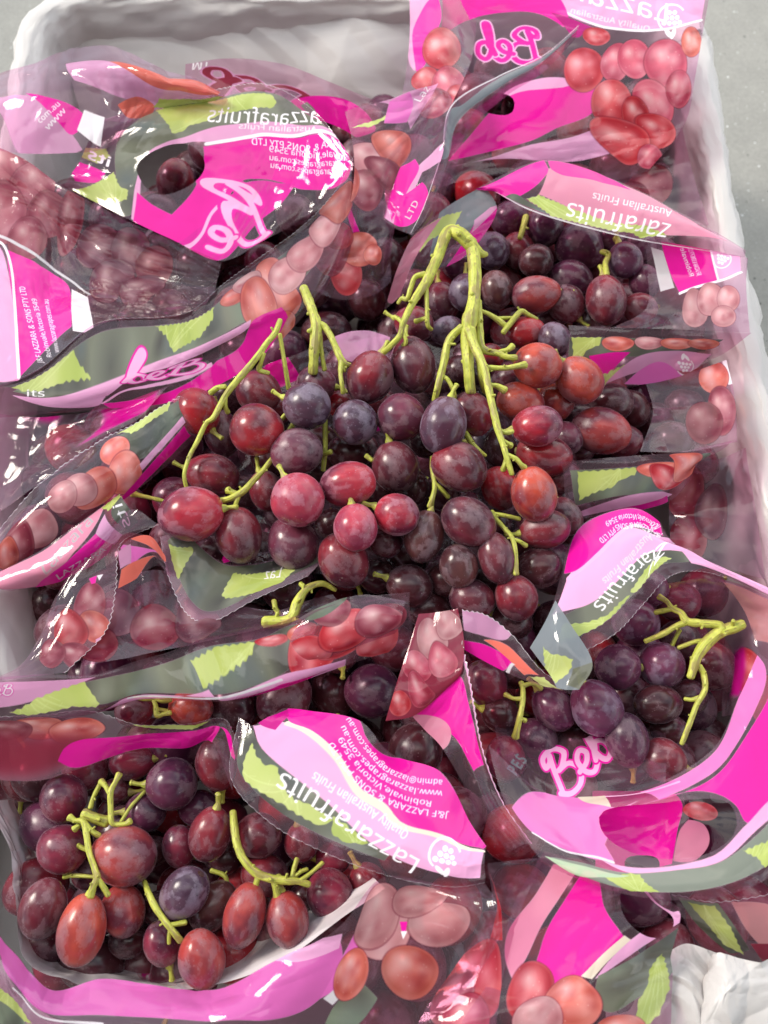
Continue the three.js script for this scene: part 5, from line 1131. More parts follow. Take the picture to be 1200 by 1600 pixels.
bunch('bunch in the dark gap under the top bunch in the middle', [  // darker skin tones stand in for the shade of the gap
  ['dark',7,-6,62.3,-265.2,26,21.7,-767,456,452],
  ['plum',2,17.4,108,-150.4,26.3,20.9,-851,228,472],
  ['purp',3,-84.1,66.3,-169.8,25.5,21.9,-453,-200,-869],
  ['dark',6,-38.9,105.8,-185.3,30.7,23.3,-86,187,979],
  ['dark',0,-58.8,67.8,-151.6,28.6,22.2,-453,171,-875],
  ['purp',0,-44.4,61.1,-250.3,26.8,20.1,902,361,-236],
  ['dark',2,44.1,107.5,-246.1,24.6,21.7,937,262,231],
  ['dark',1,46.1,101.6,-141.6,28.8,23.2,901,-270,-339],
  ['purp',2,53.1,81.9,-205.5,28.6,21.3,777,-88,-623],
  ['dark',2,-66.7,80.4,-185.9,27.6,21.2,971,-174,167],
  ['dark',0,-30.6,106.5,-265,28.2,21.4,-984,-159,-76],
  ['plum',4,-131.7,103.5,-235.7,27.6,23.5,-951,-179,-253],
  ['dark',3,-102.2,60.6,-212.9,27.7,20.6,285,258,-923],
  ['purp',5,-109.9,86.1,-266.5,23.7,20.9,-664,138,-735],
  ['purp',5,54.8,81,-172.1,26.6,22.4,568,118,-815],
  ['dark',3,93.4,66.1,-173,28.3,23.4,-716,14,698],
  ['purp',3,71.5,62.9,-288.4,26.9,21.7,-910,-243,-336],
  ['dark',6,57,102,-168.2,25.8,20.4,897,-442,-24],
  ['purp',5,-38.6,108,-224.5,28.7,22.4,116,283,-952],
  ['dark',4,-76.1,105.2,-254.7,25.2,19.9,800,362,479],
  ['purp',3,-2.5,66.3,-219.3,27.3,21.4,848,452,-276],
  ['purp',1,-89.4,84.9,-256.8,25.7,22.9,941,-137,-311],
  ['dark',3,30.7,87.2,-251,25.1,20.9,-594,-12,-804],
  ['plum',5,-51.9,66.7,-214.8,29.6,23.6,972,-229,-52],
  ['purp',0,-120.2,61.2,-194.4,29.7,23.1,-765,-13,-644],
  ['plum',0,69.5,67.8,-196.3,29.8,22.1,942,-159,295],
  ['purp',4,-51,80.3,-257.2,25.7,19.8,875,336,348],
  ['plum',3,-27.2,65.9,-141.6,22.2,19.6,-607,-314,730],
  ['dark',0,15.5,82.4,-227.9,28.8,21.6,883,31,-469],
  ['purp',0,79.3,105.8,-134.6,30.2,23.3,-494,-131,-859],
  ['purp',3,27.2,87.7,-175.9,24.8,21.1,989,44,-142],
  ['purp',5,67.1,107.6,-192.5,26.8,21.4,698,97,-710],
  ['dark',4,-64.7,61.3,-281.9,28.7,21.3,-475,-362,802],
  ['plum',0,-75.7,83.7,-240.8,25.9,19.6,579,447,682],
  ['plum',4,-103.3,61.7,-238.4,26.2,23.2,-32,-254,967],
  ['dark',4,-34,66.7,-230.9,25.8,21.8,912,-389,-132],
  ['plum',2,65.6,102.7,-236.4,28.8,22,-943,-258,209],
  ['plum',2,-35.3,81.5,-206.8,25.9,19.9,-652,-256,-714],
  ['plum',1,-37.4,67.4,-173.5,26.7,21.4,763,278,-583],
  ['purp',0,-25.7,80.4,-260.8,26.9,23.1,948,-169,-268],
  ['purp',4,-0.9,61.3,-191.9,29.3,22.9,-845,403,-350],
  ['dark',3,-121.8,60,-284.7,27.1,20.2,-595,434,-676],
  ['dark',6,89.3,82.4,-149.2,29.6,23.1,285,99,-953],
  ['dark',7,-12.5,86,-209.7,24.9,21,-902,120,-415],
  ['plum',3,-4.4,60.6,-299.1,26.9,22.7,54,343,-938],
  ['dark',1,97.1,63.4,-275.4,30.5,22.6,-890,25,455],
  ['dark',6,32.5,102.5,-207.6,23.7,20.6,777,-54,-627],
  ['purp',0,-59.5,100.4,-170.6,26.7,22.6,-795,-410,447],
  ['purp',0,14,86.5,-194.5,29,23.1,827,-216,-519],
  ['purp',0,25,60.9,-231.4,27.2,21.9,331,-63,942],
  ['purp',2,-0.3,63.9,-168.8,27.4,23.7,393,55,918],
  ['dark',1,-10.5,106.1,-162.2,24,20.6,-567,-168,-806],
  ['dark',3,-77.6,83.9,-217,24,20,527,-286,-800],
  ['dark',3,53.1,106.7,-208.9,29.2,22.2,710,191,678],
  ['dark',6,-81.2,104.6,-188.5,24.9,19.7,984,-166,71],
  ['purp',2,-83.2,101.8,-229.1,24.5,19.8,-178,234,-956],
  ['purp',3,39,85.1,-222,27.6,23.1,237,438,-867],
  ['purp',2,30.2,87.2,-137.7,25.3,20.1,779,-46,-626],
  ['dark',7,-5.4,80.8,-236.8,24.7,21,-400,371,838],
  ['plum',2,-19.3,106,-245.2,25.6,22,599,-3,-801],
  ['plum',7,-136.5,81.9,-242.6,28.2,21.8,-851,97,-516],
  ['plum',2,10.4,102.1,-172.2,23,20.1,-949,-139,-284],
  ['dark',6,22.3,60.1,-342.8,27,20.2,132,89,-987],
  ['purp',3,79,84.4,-206.9,25,21.9,-505,-296,-810],
  ['dark',1,-115.5,60.3,-256.6,27.6,22.4,-672,324,-666],
  ['plum',7,38.2,63.8,-177.7,27.1,20.6,805,369,-464],
  ['plum',2,30.4,66.3,-201.1,27,21.3,-276,-317,908],
  ['dark',4,-79.7,65.1,-237.6,22.2,19.8,842,138,521],
  ['purp',5,-89.8,105,-210.5,23.1,19.8,460,-284,841],
  ['dark',3,-38.2,86.2,-236.4,26.2,20.5,737,44,675],
  ['dark',5,-78.5,60,-144.1,25.9,22,720,-81,689],
  ['plum',3,75.4,100.6,-159.7,25.4,20.1,-579,376,724],
  ['dark',7,50.9,66.1,-227.6,25,20.3,-888,-249,388],
  ['dark',7,-62.7,107.7,-224.9,26,22.3,601,-478,641],
  ['plum',2,81.2,62.9,-308.3,28.6,21.8,-296,142,-945],
  ['plum',5,-68.7,87.9,-266.8,26.9,23.7,483,-227,846],
  ['dark',5,-71.6,60.7,-202.5,25.9,21,-393,-7,919],
  ['dark',6,62.5,85.4,-153.3,23.7,20.9,-544,81,-835],
  ['dark',3,-27.6,60.6,-198.2,28,21,115,-218,969],
  ['dark',5,42.5,60.9,-140,28.8,21.6,-660,-179,-730],
  ['purp',4,104.1,60.2,-247.7,25.1,21,956,120,267],
  ['dark',7,50.8,83.1,-245.7,26.5,19.8,-246,-82,-966],
  ['purp',4,40.5,63.7,-245.4,24.7,20,-631,-453,630],
  ['purp',4,-53.2,107.5,-251.8,27,22.4,-744,-234,626],
  ['dark',2,8,101.4,-213.7,29.3,23.2,-373,-137,918],
  ['plum',4,-9,81.8,-178.6,25.4,22.3,729,67,681],
  ['purp',5,7.6,103.6,-242.7,26,22,846,361,-391],
  ['dark',7,38.7,63.1,-271,25.1,19.7,-649,325,-687],
  ['purp',5,82.1,60.8,-252.3,27.6,22.2,438,-373,818],
  ['plum',4,-33.7,64.2,-275.3,24.4,19.7,-800,428,-420],
  ['dark',5,8.6,63,-145.2,26.2,19.9,-388,-295,-873],
  ['purp',6,83.3,83.9,-273.6,25.5,21.3,532,-185,-826],
  ['dark',6,0.9,84.3,-280.1,27.6,21.7,-807,248,536],
  ['plum',4,-97.1,60.5,-274.3,28.3,22.8,296,335,894],
  ['purp',4,-58.4,87.3,-228.9,26.9,21,-585,427,689],
  ['dark',4,57.7,63.4,-259.7,29.6,23.6,646,-188,-740],
  ['dark',3,-16.8,101.5,-197.2,24.9,21.3,-247,200,-948],
  ['plum',5,-108.8,107.3,-251.9,29.6,22.5,805,-362,469],
  ['plum',7,24.4,102.7,-229.5,27.7,21.5,-463,22,886],
  ['purp',7,-91.3,61.7,-306.1,25.1,20.4,863,-431,-263],
  ['dark',2,16.5,62.2,-261,25.2,19.9,-426,329,843],
  ['dark',0,34.3,84,-156.3,22.9,19.5,-348,-56,936],
  ['plum',0,71.4,67.7,-225,26.1,22.3,-273,67,-960],
  ['plum',1,74.3,63.2,-148.8,24.6,19.7,854,-157,497],
  ['dark',2,23.3,106.2,-126.4,27.1,20.7,225,89,-970],
  ['plum',7,-73.6,61.9,-323.9,24.7,21.1,401,-44,915],
  ['plum',4,35.9,107.8,-161.9,25.3,21.1,777,-75,-625],
  ['plum',0,73.3,85.4,-181.9,24.5,20.1,999,-9,54],
  ['dark',5,70.8,81.7,-247.9,27.3,20.3,-450,-440,777],
  ['plum',3,-98.7,64,-153.8,26.7,21.1,-106,156,982],
  ['purp',1,-121,61.5,-225.2,24.1,19.7,313,203,-928],
  ['plum',7,-61.2,107.3,-195.7,29.5,23.2,-259,419,870],
  ['dark',0,-75,64.9,-259.5,25.9,20.5,941,-225,-253],
  ['plum',6,-19.6,61.6,-246.7,26.3,20.8,845,-468,260],
  ['purp',2,-28.5,87.6,-165.9,25.1,22.4,-535,49,844],
  ['purp',5,5.4,63.7,-242,27.6,20.6,-612,299,732],
  ['plum',2,-136.7,63,-270.7,23.9,20.9,-555,-146,819],
  ['purp',0,70.3,60.9,-174,26.3,20.9,-782,-84,-617],
  ['plum',7,-107,65.3,-173.3,26.8,20.1,-393,-226,-891],
  ['dark',6,-57.3,60.3,-176.8,27.3,21.3,218,419,881],
  ['plum',7,29.8,60.9,-321.5,28.4,21.1,459,-329,-825],
  ['purp',1,-14.2,101.5,-225.7,24.5,19.6,106,343,-933],
  ['purp',0,27.7,64.6,-155.3,22.6,20.1,-157,446,-881],
  ['dark',6,-70.1,86.5,-290.6,23.2,19.7,702,-192,-686],
  ['purp',0,1,81.3,-258.3,25.2,21,896,-438,-67],
  ['purp',6,-5.1,61,-328.8,22.9,19.7,235,-127,-964],
  ['plum',3,43.4,104.5,-187,25.8,20,-237,88,967],
  ['purp',5,-95.7,83.3,-234.9,25.5,21.2,907,79,415],
  ['plum',4,6.6,101.1,-270,22.6,20,-308,-371,876],
  ['plum',1,-114.9,85.4,-242.4,22.7,19.6,-864,-72,-499],
  ['dark',4,104.1,62.4,-214.9,27.2,20.9,800,6,-600],
  ['plum',2,-34.1,60.8,-307,23.1,20.4,623,25,-782],
  ['dark',1,-8.9,64.1,-136.2,24.4,20.1,-986,-163,-14],
  ['plum',1,-84.5,85.7,-196,23.8,19.7,865,459,200],
  ['plum',0,-87.5,84.5,-278.5,25.4,21.8,922,223,-316],
  ['plum',7,96.7,60,-151.9,26.5,19.9,182,12,-983],
  ['dark',2,-54.7,60.1,-315.7,23,20.5,604,-441,-664],
  ['purp',2,-123.8,80.1,-279.8,23.7,20.2,-396,-122,910],
  ['plum',0,23,107.8,-188,24.8,20,-880,-384,278],
  ['dark',7,-95.2,102.7,-269.1,23.7,21.2,935,-289,-205],
  ['plum',3,-93.7,61.3,-192.8,23.1,19.8,-813,166,-558],
  ['dark',5,-28.8,83,-187.9,26.7,20.2,942,-316,112],
  ['purp',3,52.3,61.4,-162.9,24.5,20.3,189,-143,971],
  ['dark',1,94.4,101.8,-164.3,23.6,20.5,435,-473,767],
  ['dark',0,-52.5,60.1,-337,27.6,22.2,-755,-98,649],
  ['plum',5,-137.7,60.4,-240.5,25.1,21.3,-855,-315,-412]
], [

]);
bunch('bunch in shadow behind the magenta panel at the bottom centre', [
  ['wine',0,24.8,109,-28.9,22.9,20.1,999,22,48],
  ['vine',6,125,113.8,16.3,27.7,22.3,810,-459,366],
  ['vine',4,84.5,90.5,27.1,29.8,23.6,851,-362,-379],
  ['wine',7,28.5,131.3,-19.8,27,22.7,-941,-309,-140],
  ['purp',4,67.9,108,1.9,26.3,20.6,-448,185,-875],
  ['plum',5,61.7,88.4,35.7,30,23.6,855,-197,-479],
  ['dark',7,20.9,86.3,40.1,25.7,21.8,-745,284,604],
  ['plum',6,1.3,129.5,52.1,27,22,623,-75,779],
  ['plum',3,45.7,111.2,0.9,28.1,21,-964,226,140],
  ['wine',2,106.8,89,12.9,25.3,21.8,-588,77,805],
  ['dark',6,12.9,130.6,-45.4,25.2,21.6,-302,-294,907],
  ['dark',1,109.5,89.6,39.6,25.4,19.8,461,104,881],
  ['dark',1,37,93.7,16.7,30,22.5,365,46,930],
  ['wine',5,36.5,107.4,51.9,25.2,19.8,-829,-364,425],
  ['wine',5,42.9,129.8,28.4,29.5,23.4,-352,-130,-927],
  ['dark',4,15.6,106.8,35.6,27,22.2,613,-321,722],
  ['red',5,66,134.2,31.3,26.8,22.8,-903,-271,334],
  ['plum',2,88.1,113.5,45.3,29.1,22.9,515,-136,846],
  ['plum',0,8.4,88.1,-60.7,26.6,20,3,355,-935],
  ['plum',2,59.3,107.5,45.6,25.8,19.9,889,-300,-345],
  ['plum',6,108,131.3,27.7,22.7,20.1,446,133,-885],
  ['red',3,51.2,134.4,-13.3,26.2,21.6,-987,-154,46],
  ['wine',3,127.5,135,18,26.7,21.6,401,-307,863],
  ['wine',6,88.1,86.5,54.3,29.2,23.4,220,108,969],
  ['plum',3,134.1,93.5,31.4,27.6,21,462,-366,808],
  ['vine',3,23.6,90.3,-41.4,24.9,20.2,51,470,881],
  ['purp',5,98,134.8,9.1,26.4,20.7,917,-227,327],
  ['vine',1,-8.4,108,39.3,27.7,22.8,-965,238,-110],
  ['plum',7,105.4,106.6,27.2,25,22,311,271,911],
  ['vine',3,31.5,134.2,56.7,24.2,20.8,563,17,-826],
  ['purp',4,54.5,88.3,57.5,25.6,22,872,42,488],
  ['vine',4,70.9,109.2,25.3,28.1,22.5,712,23,-701],
  ['vine',7,53.4,90.8,-2.5,23.8,20.1,835,415,-362],
  ['wine',7,93.2,108.9,6.4,28.2,21.5,940,-65,-336],
  ['vine',4,11.5,135.1,32.7,26.6,22.3,476,373,796],
  ['wine',0,54.2,129.1,54.6,27.6,22.8,753,-220,621],
  ['wine',5,76.7,132.9,7.2,29.1,22.1,-910,-306,-279],
  ['purp',7,76.6,89,4.2,25.2,20.5,927,-110,358],
  ['plum',7,-3.4,86.3,54.1,31.2,23.7,-654,-228,-721],
  ['red',7,53.6,132.1,7.5,24,20,854,472,217],
  ['vine',3,148.3,88.4,14.8,25.8,22.7,320,345,-882],
  ['purp',7,35.3,88.8,-17.5,23.2,20,-730,-393,-559],
  ['plum',1,-9.2,134.9,31.2,23.1,19.8,253,-455,-854],
  ['vine',2,87.9,135.4,36.8,26.6,21.1,14,-184,-983],
  ['plum',5,122.8,112.1,39.3,27.3,20.4,666,79,741],
  ['purp',0,43.8,107.8,32.1,23.8,19.8,587,68,806],
  ['red',2,16.8,109.5,56.2,24,20.3,-53,28,-998],
  ['red',1,26.1,133.3,14.2,26.6,22.1,-368,-71,927],
  ['purp',5,46.5,111,-20.2,24,20.6,533,129,-836],
  ['red',3,0.1,88.6,30,27.1,20.3,762,81,-643],
  ['vine',7,148.5,110.9,14.5,29.9,23.3,912,97,398]
], [

]);

{ const b = bag('bag at the upper left with mirrored address print on its magenta flap');
film(b, 'side_panel', {w:131,h:118,wr:1.6,zig:0,clear:1.0}, [
  [-218,145,-361.6, -188.4,145,-346.3, -165.8,145,-328.4, -129.9,146,-305.7, -81.1,146,-280],
  [-215.3,135,-321.2, -188.8,133,-318.8, -164.8,130,-308.7, -132.8,130,-292.4, -84.2,135,-274.7],
  [-205.5,140,-276.8, -180.2,138,-274.4, -154.8,136,-272, -125.4,136,-268.2, -85.7,140,-263.4],
  [-184,158,-197.2, -157.2,158,-210.5, -132.8,161,-232.5, -103.4,162,-236, -87.2,163,-239.5]], p => {
  p.berry('deep',0.6,[152,82,153,-76,1,161]);
  p.berry('deep',0.6,[307,121,125,-9,-80,176]);
  p.berry('deep',0.6,[138,336,129,-26,4,176]);
  p.berry('deep',0.55,[394,251,134,-89,-9,161]);
  p.berry('deep',0.55,[269,453,105,-37,1,121]);
  p.berry('deep',0.5,[510,217,63,-33,-55,274]);
  p.berry('hazeInk',0.45,[624,311,85,-16,-54,200]);  // ovals from here put the dim bag interior into the film colour
  p.berry('hazeInk',0.4,[751,248,66,-65,-5,206]);
  p.berry('hazeInk',0.4,[662,566,94,-46,-52,233]);
  p.berry('deep',0.35,[829,325,55,-59,-3,219]);
  p.berry('hazeInk',0.4,[768,624,73,-24,-56,224]);
  p.poly('L',0.75,[0,476,126,524,164,620,186,794,173,1001,0,969]);
  p.poly('M',0.82,[158,533,326,584,456,661,456,767,416,931,263,958,173,995,186,794]);
  p.line('W',0.8,1.7,[94,483,152,521,189,646,189,815,174,992]);
  p.line('W',0.5,2,[125,461,321,542,470,628,547,723]);
  p.poly('W',0.75,[474,694,533,761,483,1035,415,954]);
  p.text('J&F LAZZARA & SONS PTY LTD','thin','W',0.9,[274,986,-22,-12,267,895,-24,-8,259,800,-26,-3,247,700,-28,2]);
  p.text('Robinvale,Victoria 3549','thin','W',0.9,[312,992,-19,-14,307,913,-21,-10,302,833,-22,-6,295,749,-24,-1]);
  p.text('www.lazzaragrapes.com.au','thin','W',0.9,[344,997,-19,-17,346,921,-20,-13,348,840,-22,-8,350,753,-24,-2]); });
film(b, 'back_panel', {w:152,h:74,wr:0.9,zig:1,clear:1.0,hole:[306,610,82,-90,55,131]}, [
  [-152.5,150,-367.6, -124.4,156,-372.5, -90,162,-377.2, -61.2,166,-377.2, -35.6,168,-356.8, -14.8,168,-324.3],
  [-155.4,148,-358.6, -124.5,156,-357.1, -91.9,162,-357.5, -60.5,165,-359.9, -35.4,166,-344.9, -15.8,166,-319],
  [-160.3,144,-347.2, -126.6,150,-345.8, -91.6,157,-341.1, -58.5,160,-340.3, -35.3,162,-330.1, -19.9,162,-313],
  [-165.7,140,-340.2, -131.1,145,-329.2, -98.4,148,-322.3, -65.1,151,-319.7, -45,154,-312.9, -29.6,156,-305.1],
  [-170.1,136,-337.4, -135.8,140,-314, -107.3,142,-296.9, -81.8,143,-283.1, -60.3,147,-292.5, -41.1,150,-302.3]], p => {
  p.band('K',0.68,[153,831,114,475,119,242,171,110,236,81,346,85,588,85,663,77,771,110,894,41,927,59,556,413,358,397,240,480,218,696,236,930,205,999,130,978]);
  p.leaf('G',0.88,[231,77,287,277,298,347,328,340,353,292,401,277,451,238,523,242,625,220,643,162,625,98,565,106,389,109]);
  p.leaf('G',0.88,[21,1029,88,775,130,647,162,765,194,789,199,861,130,978,62,1057]);
  p.leaf('G',0.88,[-163,188,-37,341,76,405,100,502,61,559,-19,437]);
  p.poly('M',0.85,[-50,440,17,547,105,662,88,775,24,823]);
  p.text('its','bold','W',0.9,[113,612,-3,-94,83,575,-4,-104,51,529,-4,-115,18,476,-5,-117]);
  p.poly('L',0.72,[234,989,212,746,223,504,282,417,338,387,420,336,562,336,742,268,909,-22,951,-64,734,371,555,434,418,444,358,433,264,490,226,649,239,833,255,998]);
  p.poly('M',0.86,[394,472,555,438,734,377,951,-64,983,92,968,550,838,682,693,688,582,690,542,699,501,834,415,1007,354,1019,244,1004,224,791,282,849,362,882,400,750,406,609]);
  p.poly('P',0.84,[507,820,543,721,585,700,694,692,766,676,749,788,674,876,629,980,597,996,418,1015]);
  p.line('L',0.85,1.8,[509,785,486,849,486,927,469,980,444,1013]);
  p.line('W',0.85,1.8,[402,455,556,426,735,355,941,-51]);
  p.text('Be','script','L',0.9,[839,1001,-270,-351,713,960,-208,-239,616,954,-129,-137,548,981,-93,-101]);
  p.text('azzarafruits','thin','W',0.9,[830,123,7,-225,658,332,17,-125,522,337,12,-111,405,278,4,-129]);
  p.text('Australian Fruits','thin','W',0.8,[815,240,2,-64,690,363,6,-46,586,390,4,-38,502,368,4,-40]);
  p.text('ZZARA & SONS PTY LTD','thin','W',0.9,[975,3,-2,-131,806,422,1,-60,657,490,-2,-44,539,485,-1,-44]);
  p.text('invale,Victoria 3549','thin','W',0.9,[964,208,-4,-97,829,460,-4,-49,708,517,-5,-39,602,527,-2,-39]);
  p.text('lazzaragrapes.com.au','thin','W',0.9,[973,313,-6,-72,841,515,-9,-36,718,567,-7,-33,608,578,-4,-35]);
  p.text('lazzaragrapes.com.au','thin','W',0.9,[974,424,-10,-56,851,564,-12,-32,730,609,-9,-31,620,622,-5,-33]); });
film(b, 'side_fold', {w:138,h:53,wr:2.2,zig:0,clear:1.0}, [
  [-219,150,-399.5, -189.9,154,-400.7, -167,162,-404.5, -142.8,172,-396.4, -114.1,174,-379.3, -83.5,168,-369.8],
  [-216.2,152,-388.1, -187.4,156,-389.2, -164.2,164,-388.4, -136.9,174,-379.3, -109.2,176,-366.2, -81.2,170,-364.1],
  [-212.1,155,-371.3, -184.2,158,-372.6, -160.4,160,-374.9, -136.5,160,-370.5, -111.6,160,-370.5, -80.7,164,-367.1],
  [-213.6,145,-355.9, -192,146,-349.7, -165.8,148,-347.7, -145.3,150,-349.2, -124.7,152,-365.6, -90.8,156,-372.1]], p => {
  p.poly('L',0.5,[386,252,579,256,769,424,987,377,786,645,409,517]);
  p.poly('coral',0.5,[579,256,737,211,1000,5,974,411,791,455]);
  p.poly('coral',0.55,[588,694,667,599,736,663,768,852,652,801]);
  p.poly('L',0.45,[0,469,170,600,396,878,478,984,200,1000]);
  p.poly('M',0.86,[175,586,269,662,406,754,446,788,446,860,414,902,348,841,228,675]);
  p.poly('W',0.8,[445,762,546,791,572,978,431,878]);
  p.text('com.au','thin','W',0.9,[268,835,-22,-26,291,802,-22,-27,315,768,-22,-28,341,733,-21,-30]);
  p.text('www','thin','W',0.9,[307,875,-21,-24,327,842,-21,-24,347,809,-21,-25,369,775,-21,-25]);
  p.leaf('G',0.88,[759,573,877,597,1008,405,902,797,742,705]); });
film(b, 'front_panel', {w:230,h:33,wr:0.7,zig:1,clear:1.0}, [
  [-180.5,160,-198.7, -155.6,162,-209.7, -131.4,165,-231.5, -102.6,165,-235.3, -88,166,-238.1, -73.9,168,-251.5, -56.6,170,-265.8, -37.9,170,-283.5, -23.1,170,-304.6, -14.8,170,-325.3],
  [-180.3,160,-197.1, -155.4,160,-207.3, -131.6,163,-227.7, -102.8,163,-232.2, -87.2,164,-235, -71.6,166,-247.6, -53.9,167,-263.4, -34.4,167,-281.9, -19.6,167,-304.6, -13.5,168,-323.5],
  [-181.3,157,-195.5, -152.3,158,-196.6, -129.3,160,-201.7, -104.3,161,-212.7, -84.5,162,-220.8, -66.2,162,-232.5, -47.7,162,-245.9, -30.3,163,-266.8, -17.7,164,-296.3, -12,166,-321.4],
  [-182.1,154,-192.9, -150,155,-193, -124,157,-197.8, -101.5,158,-206.5, -80.4,159,-217.3, -62.1,159,-229.3, -44.8,159,-240.9, -27.4,159,-262.5, -15.6,161,-293, -11.1,164,-318],
  [-183.3,150,-190.1, -148,152,-192.3, -123.3,153,-194.1, -98.6,154,-196.2, -77.4,154,-204.5, -57.7,154,-219, -43.6,154,-235.4, -27,155,-260, -15,158,-289.7, -10.8,162,-315.8]], p => {
  p.band('K',0.68,[58,357,110,283,222,260,334,263,443,272,554,267,666,260,777,261,782,456,667,501,555,500,445,500,333,500,222,500,111,501]);
  p.leaf('G',0.88,[57,288,108,259,179,274,187,350,213,445,211,455,181,432,148,414,103,416,74,381]);
  p.leaf('G',0.88,[324,269,437,263,508,277,495,356,453,428,414,443,382,468,360,366]);
  p.berry('coral',0.72,[646,398,46,-6,14,116]);
  p.berry('coral',0.6,[564,298,38,1,6,61]);
  p.berry('coral',0.72,[667,501,40,0,13,344]);
  p.berry('pale',0.6,[604,265,37,4,7,81]);
  p.berry('pale',0.72,[698,392,42,-12,16,109]);
  p.berry('pale',0.72,[753,362,43,-9,20,115]);
  p.berry('pale',0.72,[820,328,42,-31,27,171]);
  p.berry('coral',0.6,[879,287,54,-14,37,293]);
  p.berry('coral',0.72,[612,455,14,186,-40,62]);
  p.berry('coral',0.72,[644,816,30,194,-24,113]);
  p.poly('L',0.8,[56,416,111,501,222,500,333,500,445,500,549,514,584,506,567,601,463,645,341,638,217,733,194,894,123,733]);
  p.poly('M',0.85,[205,853,237,890,398,883,447,830,534,791,586,530,661,562,664,794,640,890,555,999,444,1000,333,1000,222,1000]);
  p.poly('X',0,[217,733,279,570,356,629,423,726,482,792,446,845,384,878,287,817,220,702]);
  p.line('L',0.8,1.2,[205,853,251,727,303,782,386,838,447,830]);
  p.text('beB','script','L',0.9,[275,619,18,-253,320,722,8,-207,372,785,2,-143,427,841,0,-115]);
  p.text('its','thin','W',0.9,[78,453,3,-82,90,463,3,-77,102,474,3,-74,114,486,3,-72]); });
film(b, 'side_gusset', {w:46,h:107,wr:2.6,zig:0,clear:1.0}, [
  [-19.6,165,-357.4, 0,168,-359.4, 16.3,170,-366.3, 27.4,170,-371.5],
  [-15.2,168,-326.4, 0,165,-331.3, 12.9,165,-341.7, 21.4,166,-353.3],
  [-17.1,164,-300.2, -6.3,158,-301.4, 3.2,156,-309.1, 13.6,155,-328.4],
  [-31,156,-276, -16.4,150,-280.7, -1.6,150,-284.6, 4.5,150,-291.6],
  [-37.4,148,-263.2, -22.1,142,-260.8, -6.4,140,-264.5, 3.8,140,-272.9]], p => {
  p.poly('L',0.5,[0,0,590,-5,1001,0,960,77,641,213,333,7]);
  p.leaf('G',0.88,[21,117,329,83,472,26,327,100,168,128]);
  p.poly('V',0.75,[394,9,591,2,647,90,579,163,326,118]);
  p.text('Laz','thin','W',0.9,[740,92,-101,-34,790,69,-109,-34,839,43,-113,-33,884,14,-112,-29]);
  p.berry('pale',0.6,[161,286,253,19,23,83]);
  p.berry('coral',0.6,[451,257,268,78,-42,69]);
  p.berry('deep',0.6,[167,419,257,14,23,87]);
  p.berry('coral',0.6,[-28,404,101,-1,5,91]);
  p.berry('deep',0.5,[389,353,277,46,70,69]);
  p.poly('M',0.9,[-53,512,0,500,278,608,241,631]);
  p.berry('red',0.8,[339,860,169,10,49,117]);
  p.berry('coral',0.75,[392,717,225,26,58,105]);
  p.berry('deep',0.7,[135,748,164,28,0,124]);
  p.berry('coral',0.8,[579,773,112,15,29,59]);
  p.berry('red',0.6,[87,646,147,-8,84,65]); });
film(b, 'rear_panel', {w:107,h:22,wr:1.4,zig:0,clear:1.0}, [
  [-104.3,164,-393, -80.5,166,-394.3, -53.5,166,-390.7, -26.6,164,-379.4, 0,160,-368.3],
  [-105.1,158,-388.3, -80.9,160,-386.1, -53.8,160,-381.6, -26.8,158,-372.6, -3.3,156,-359.3],
  [-102,152,-376.7, -81.2,154,-374.6, -53.9,154,-370.2, -26.9,152,-363.4, -6.7,150,-350.1]], p => {
  p.text('TM','bold','W',0.9,[145,46,-4,200,109,29,-4,209,73,9,-4,217,36,-13,-4,226]);
  p.text('Beb','script','deep',0.45,[654,514,-35,557,480,513,-32,485,304,404,-33,501,110,150,-36,598]);
  p.poly('M',0.85,[546,751,686,462,833,289,940,399,1009,629,912,971,682,1166]);
  p.poly('K',0.9,[592,795,622,696,659,810,664,965,633,946]); });
}
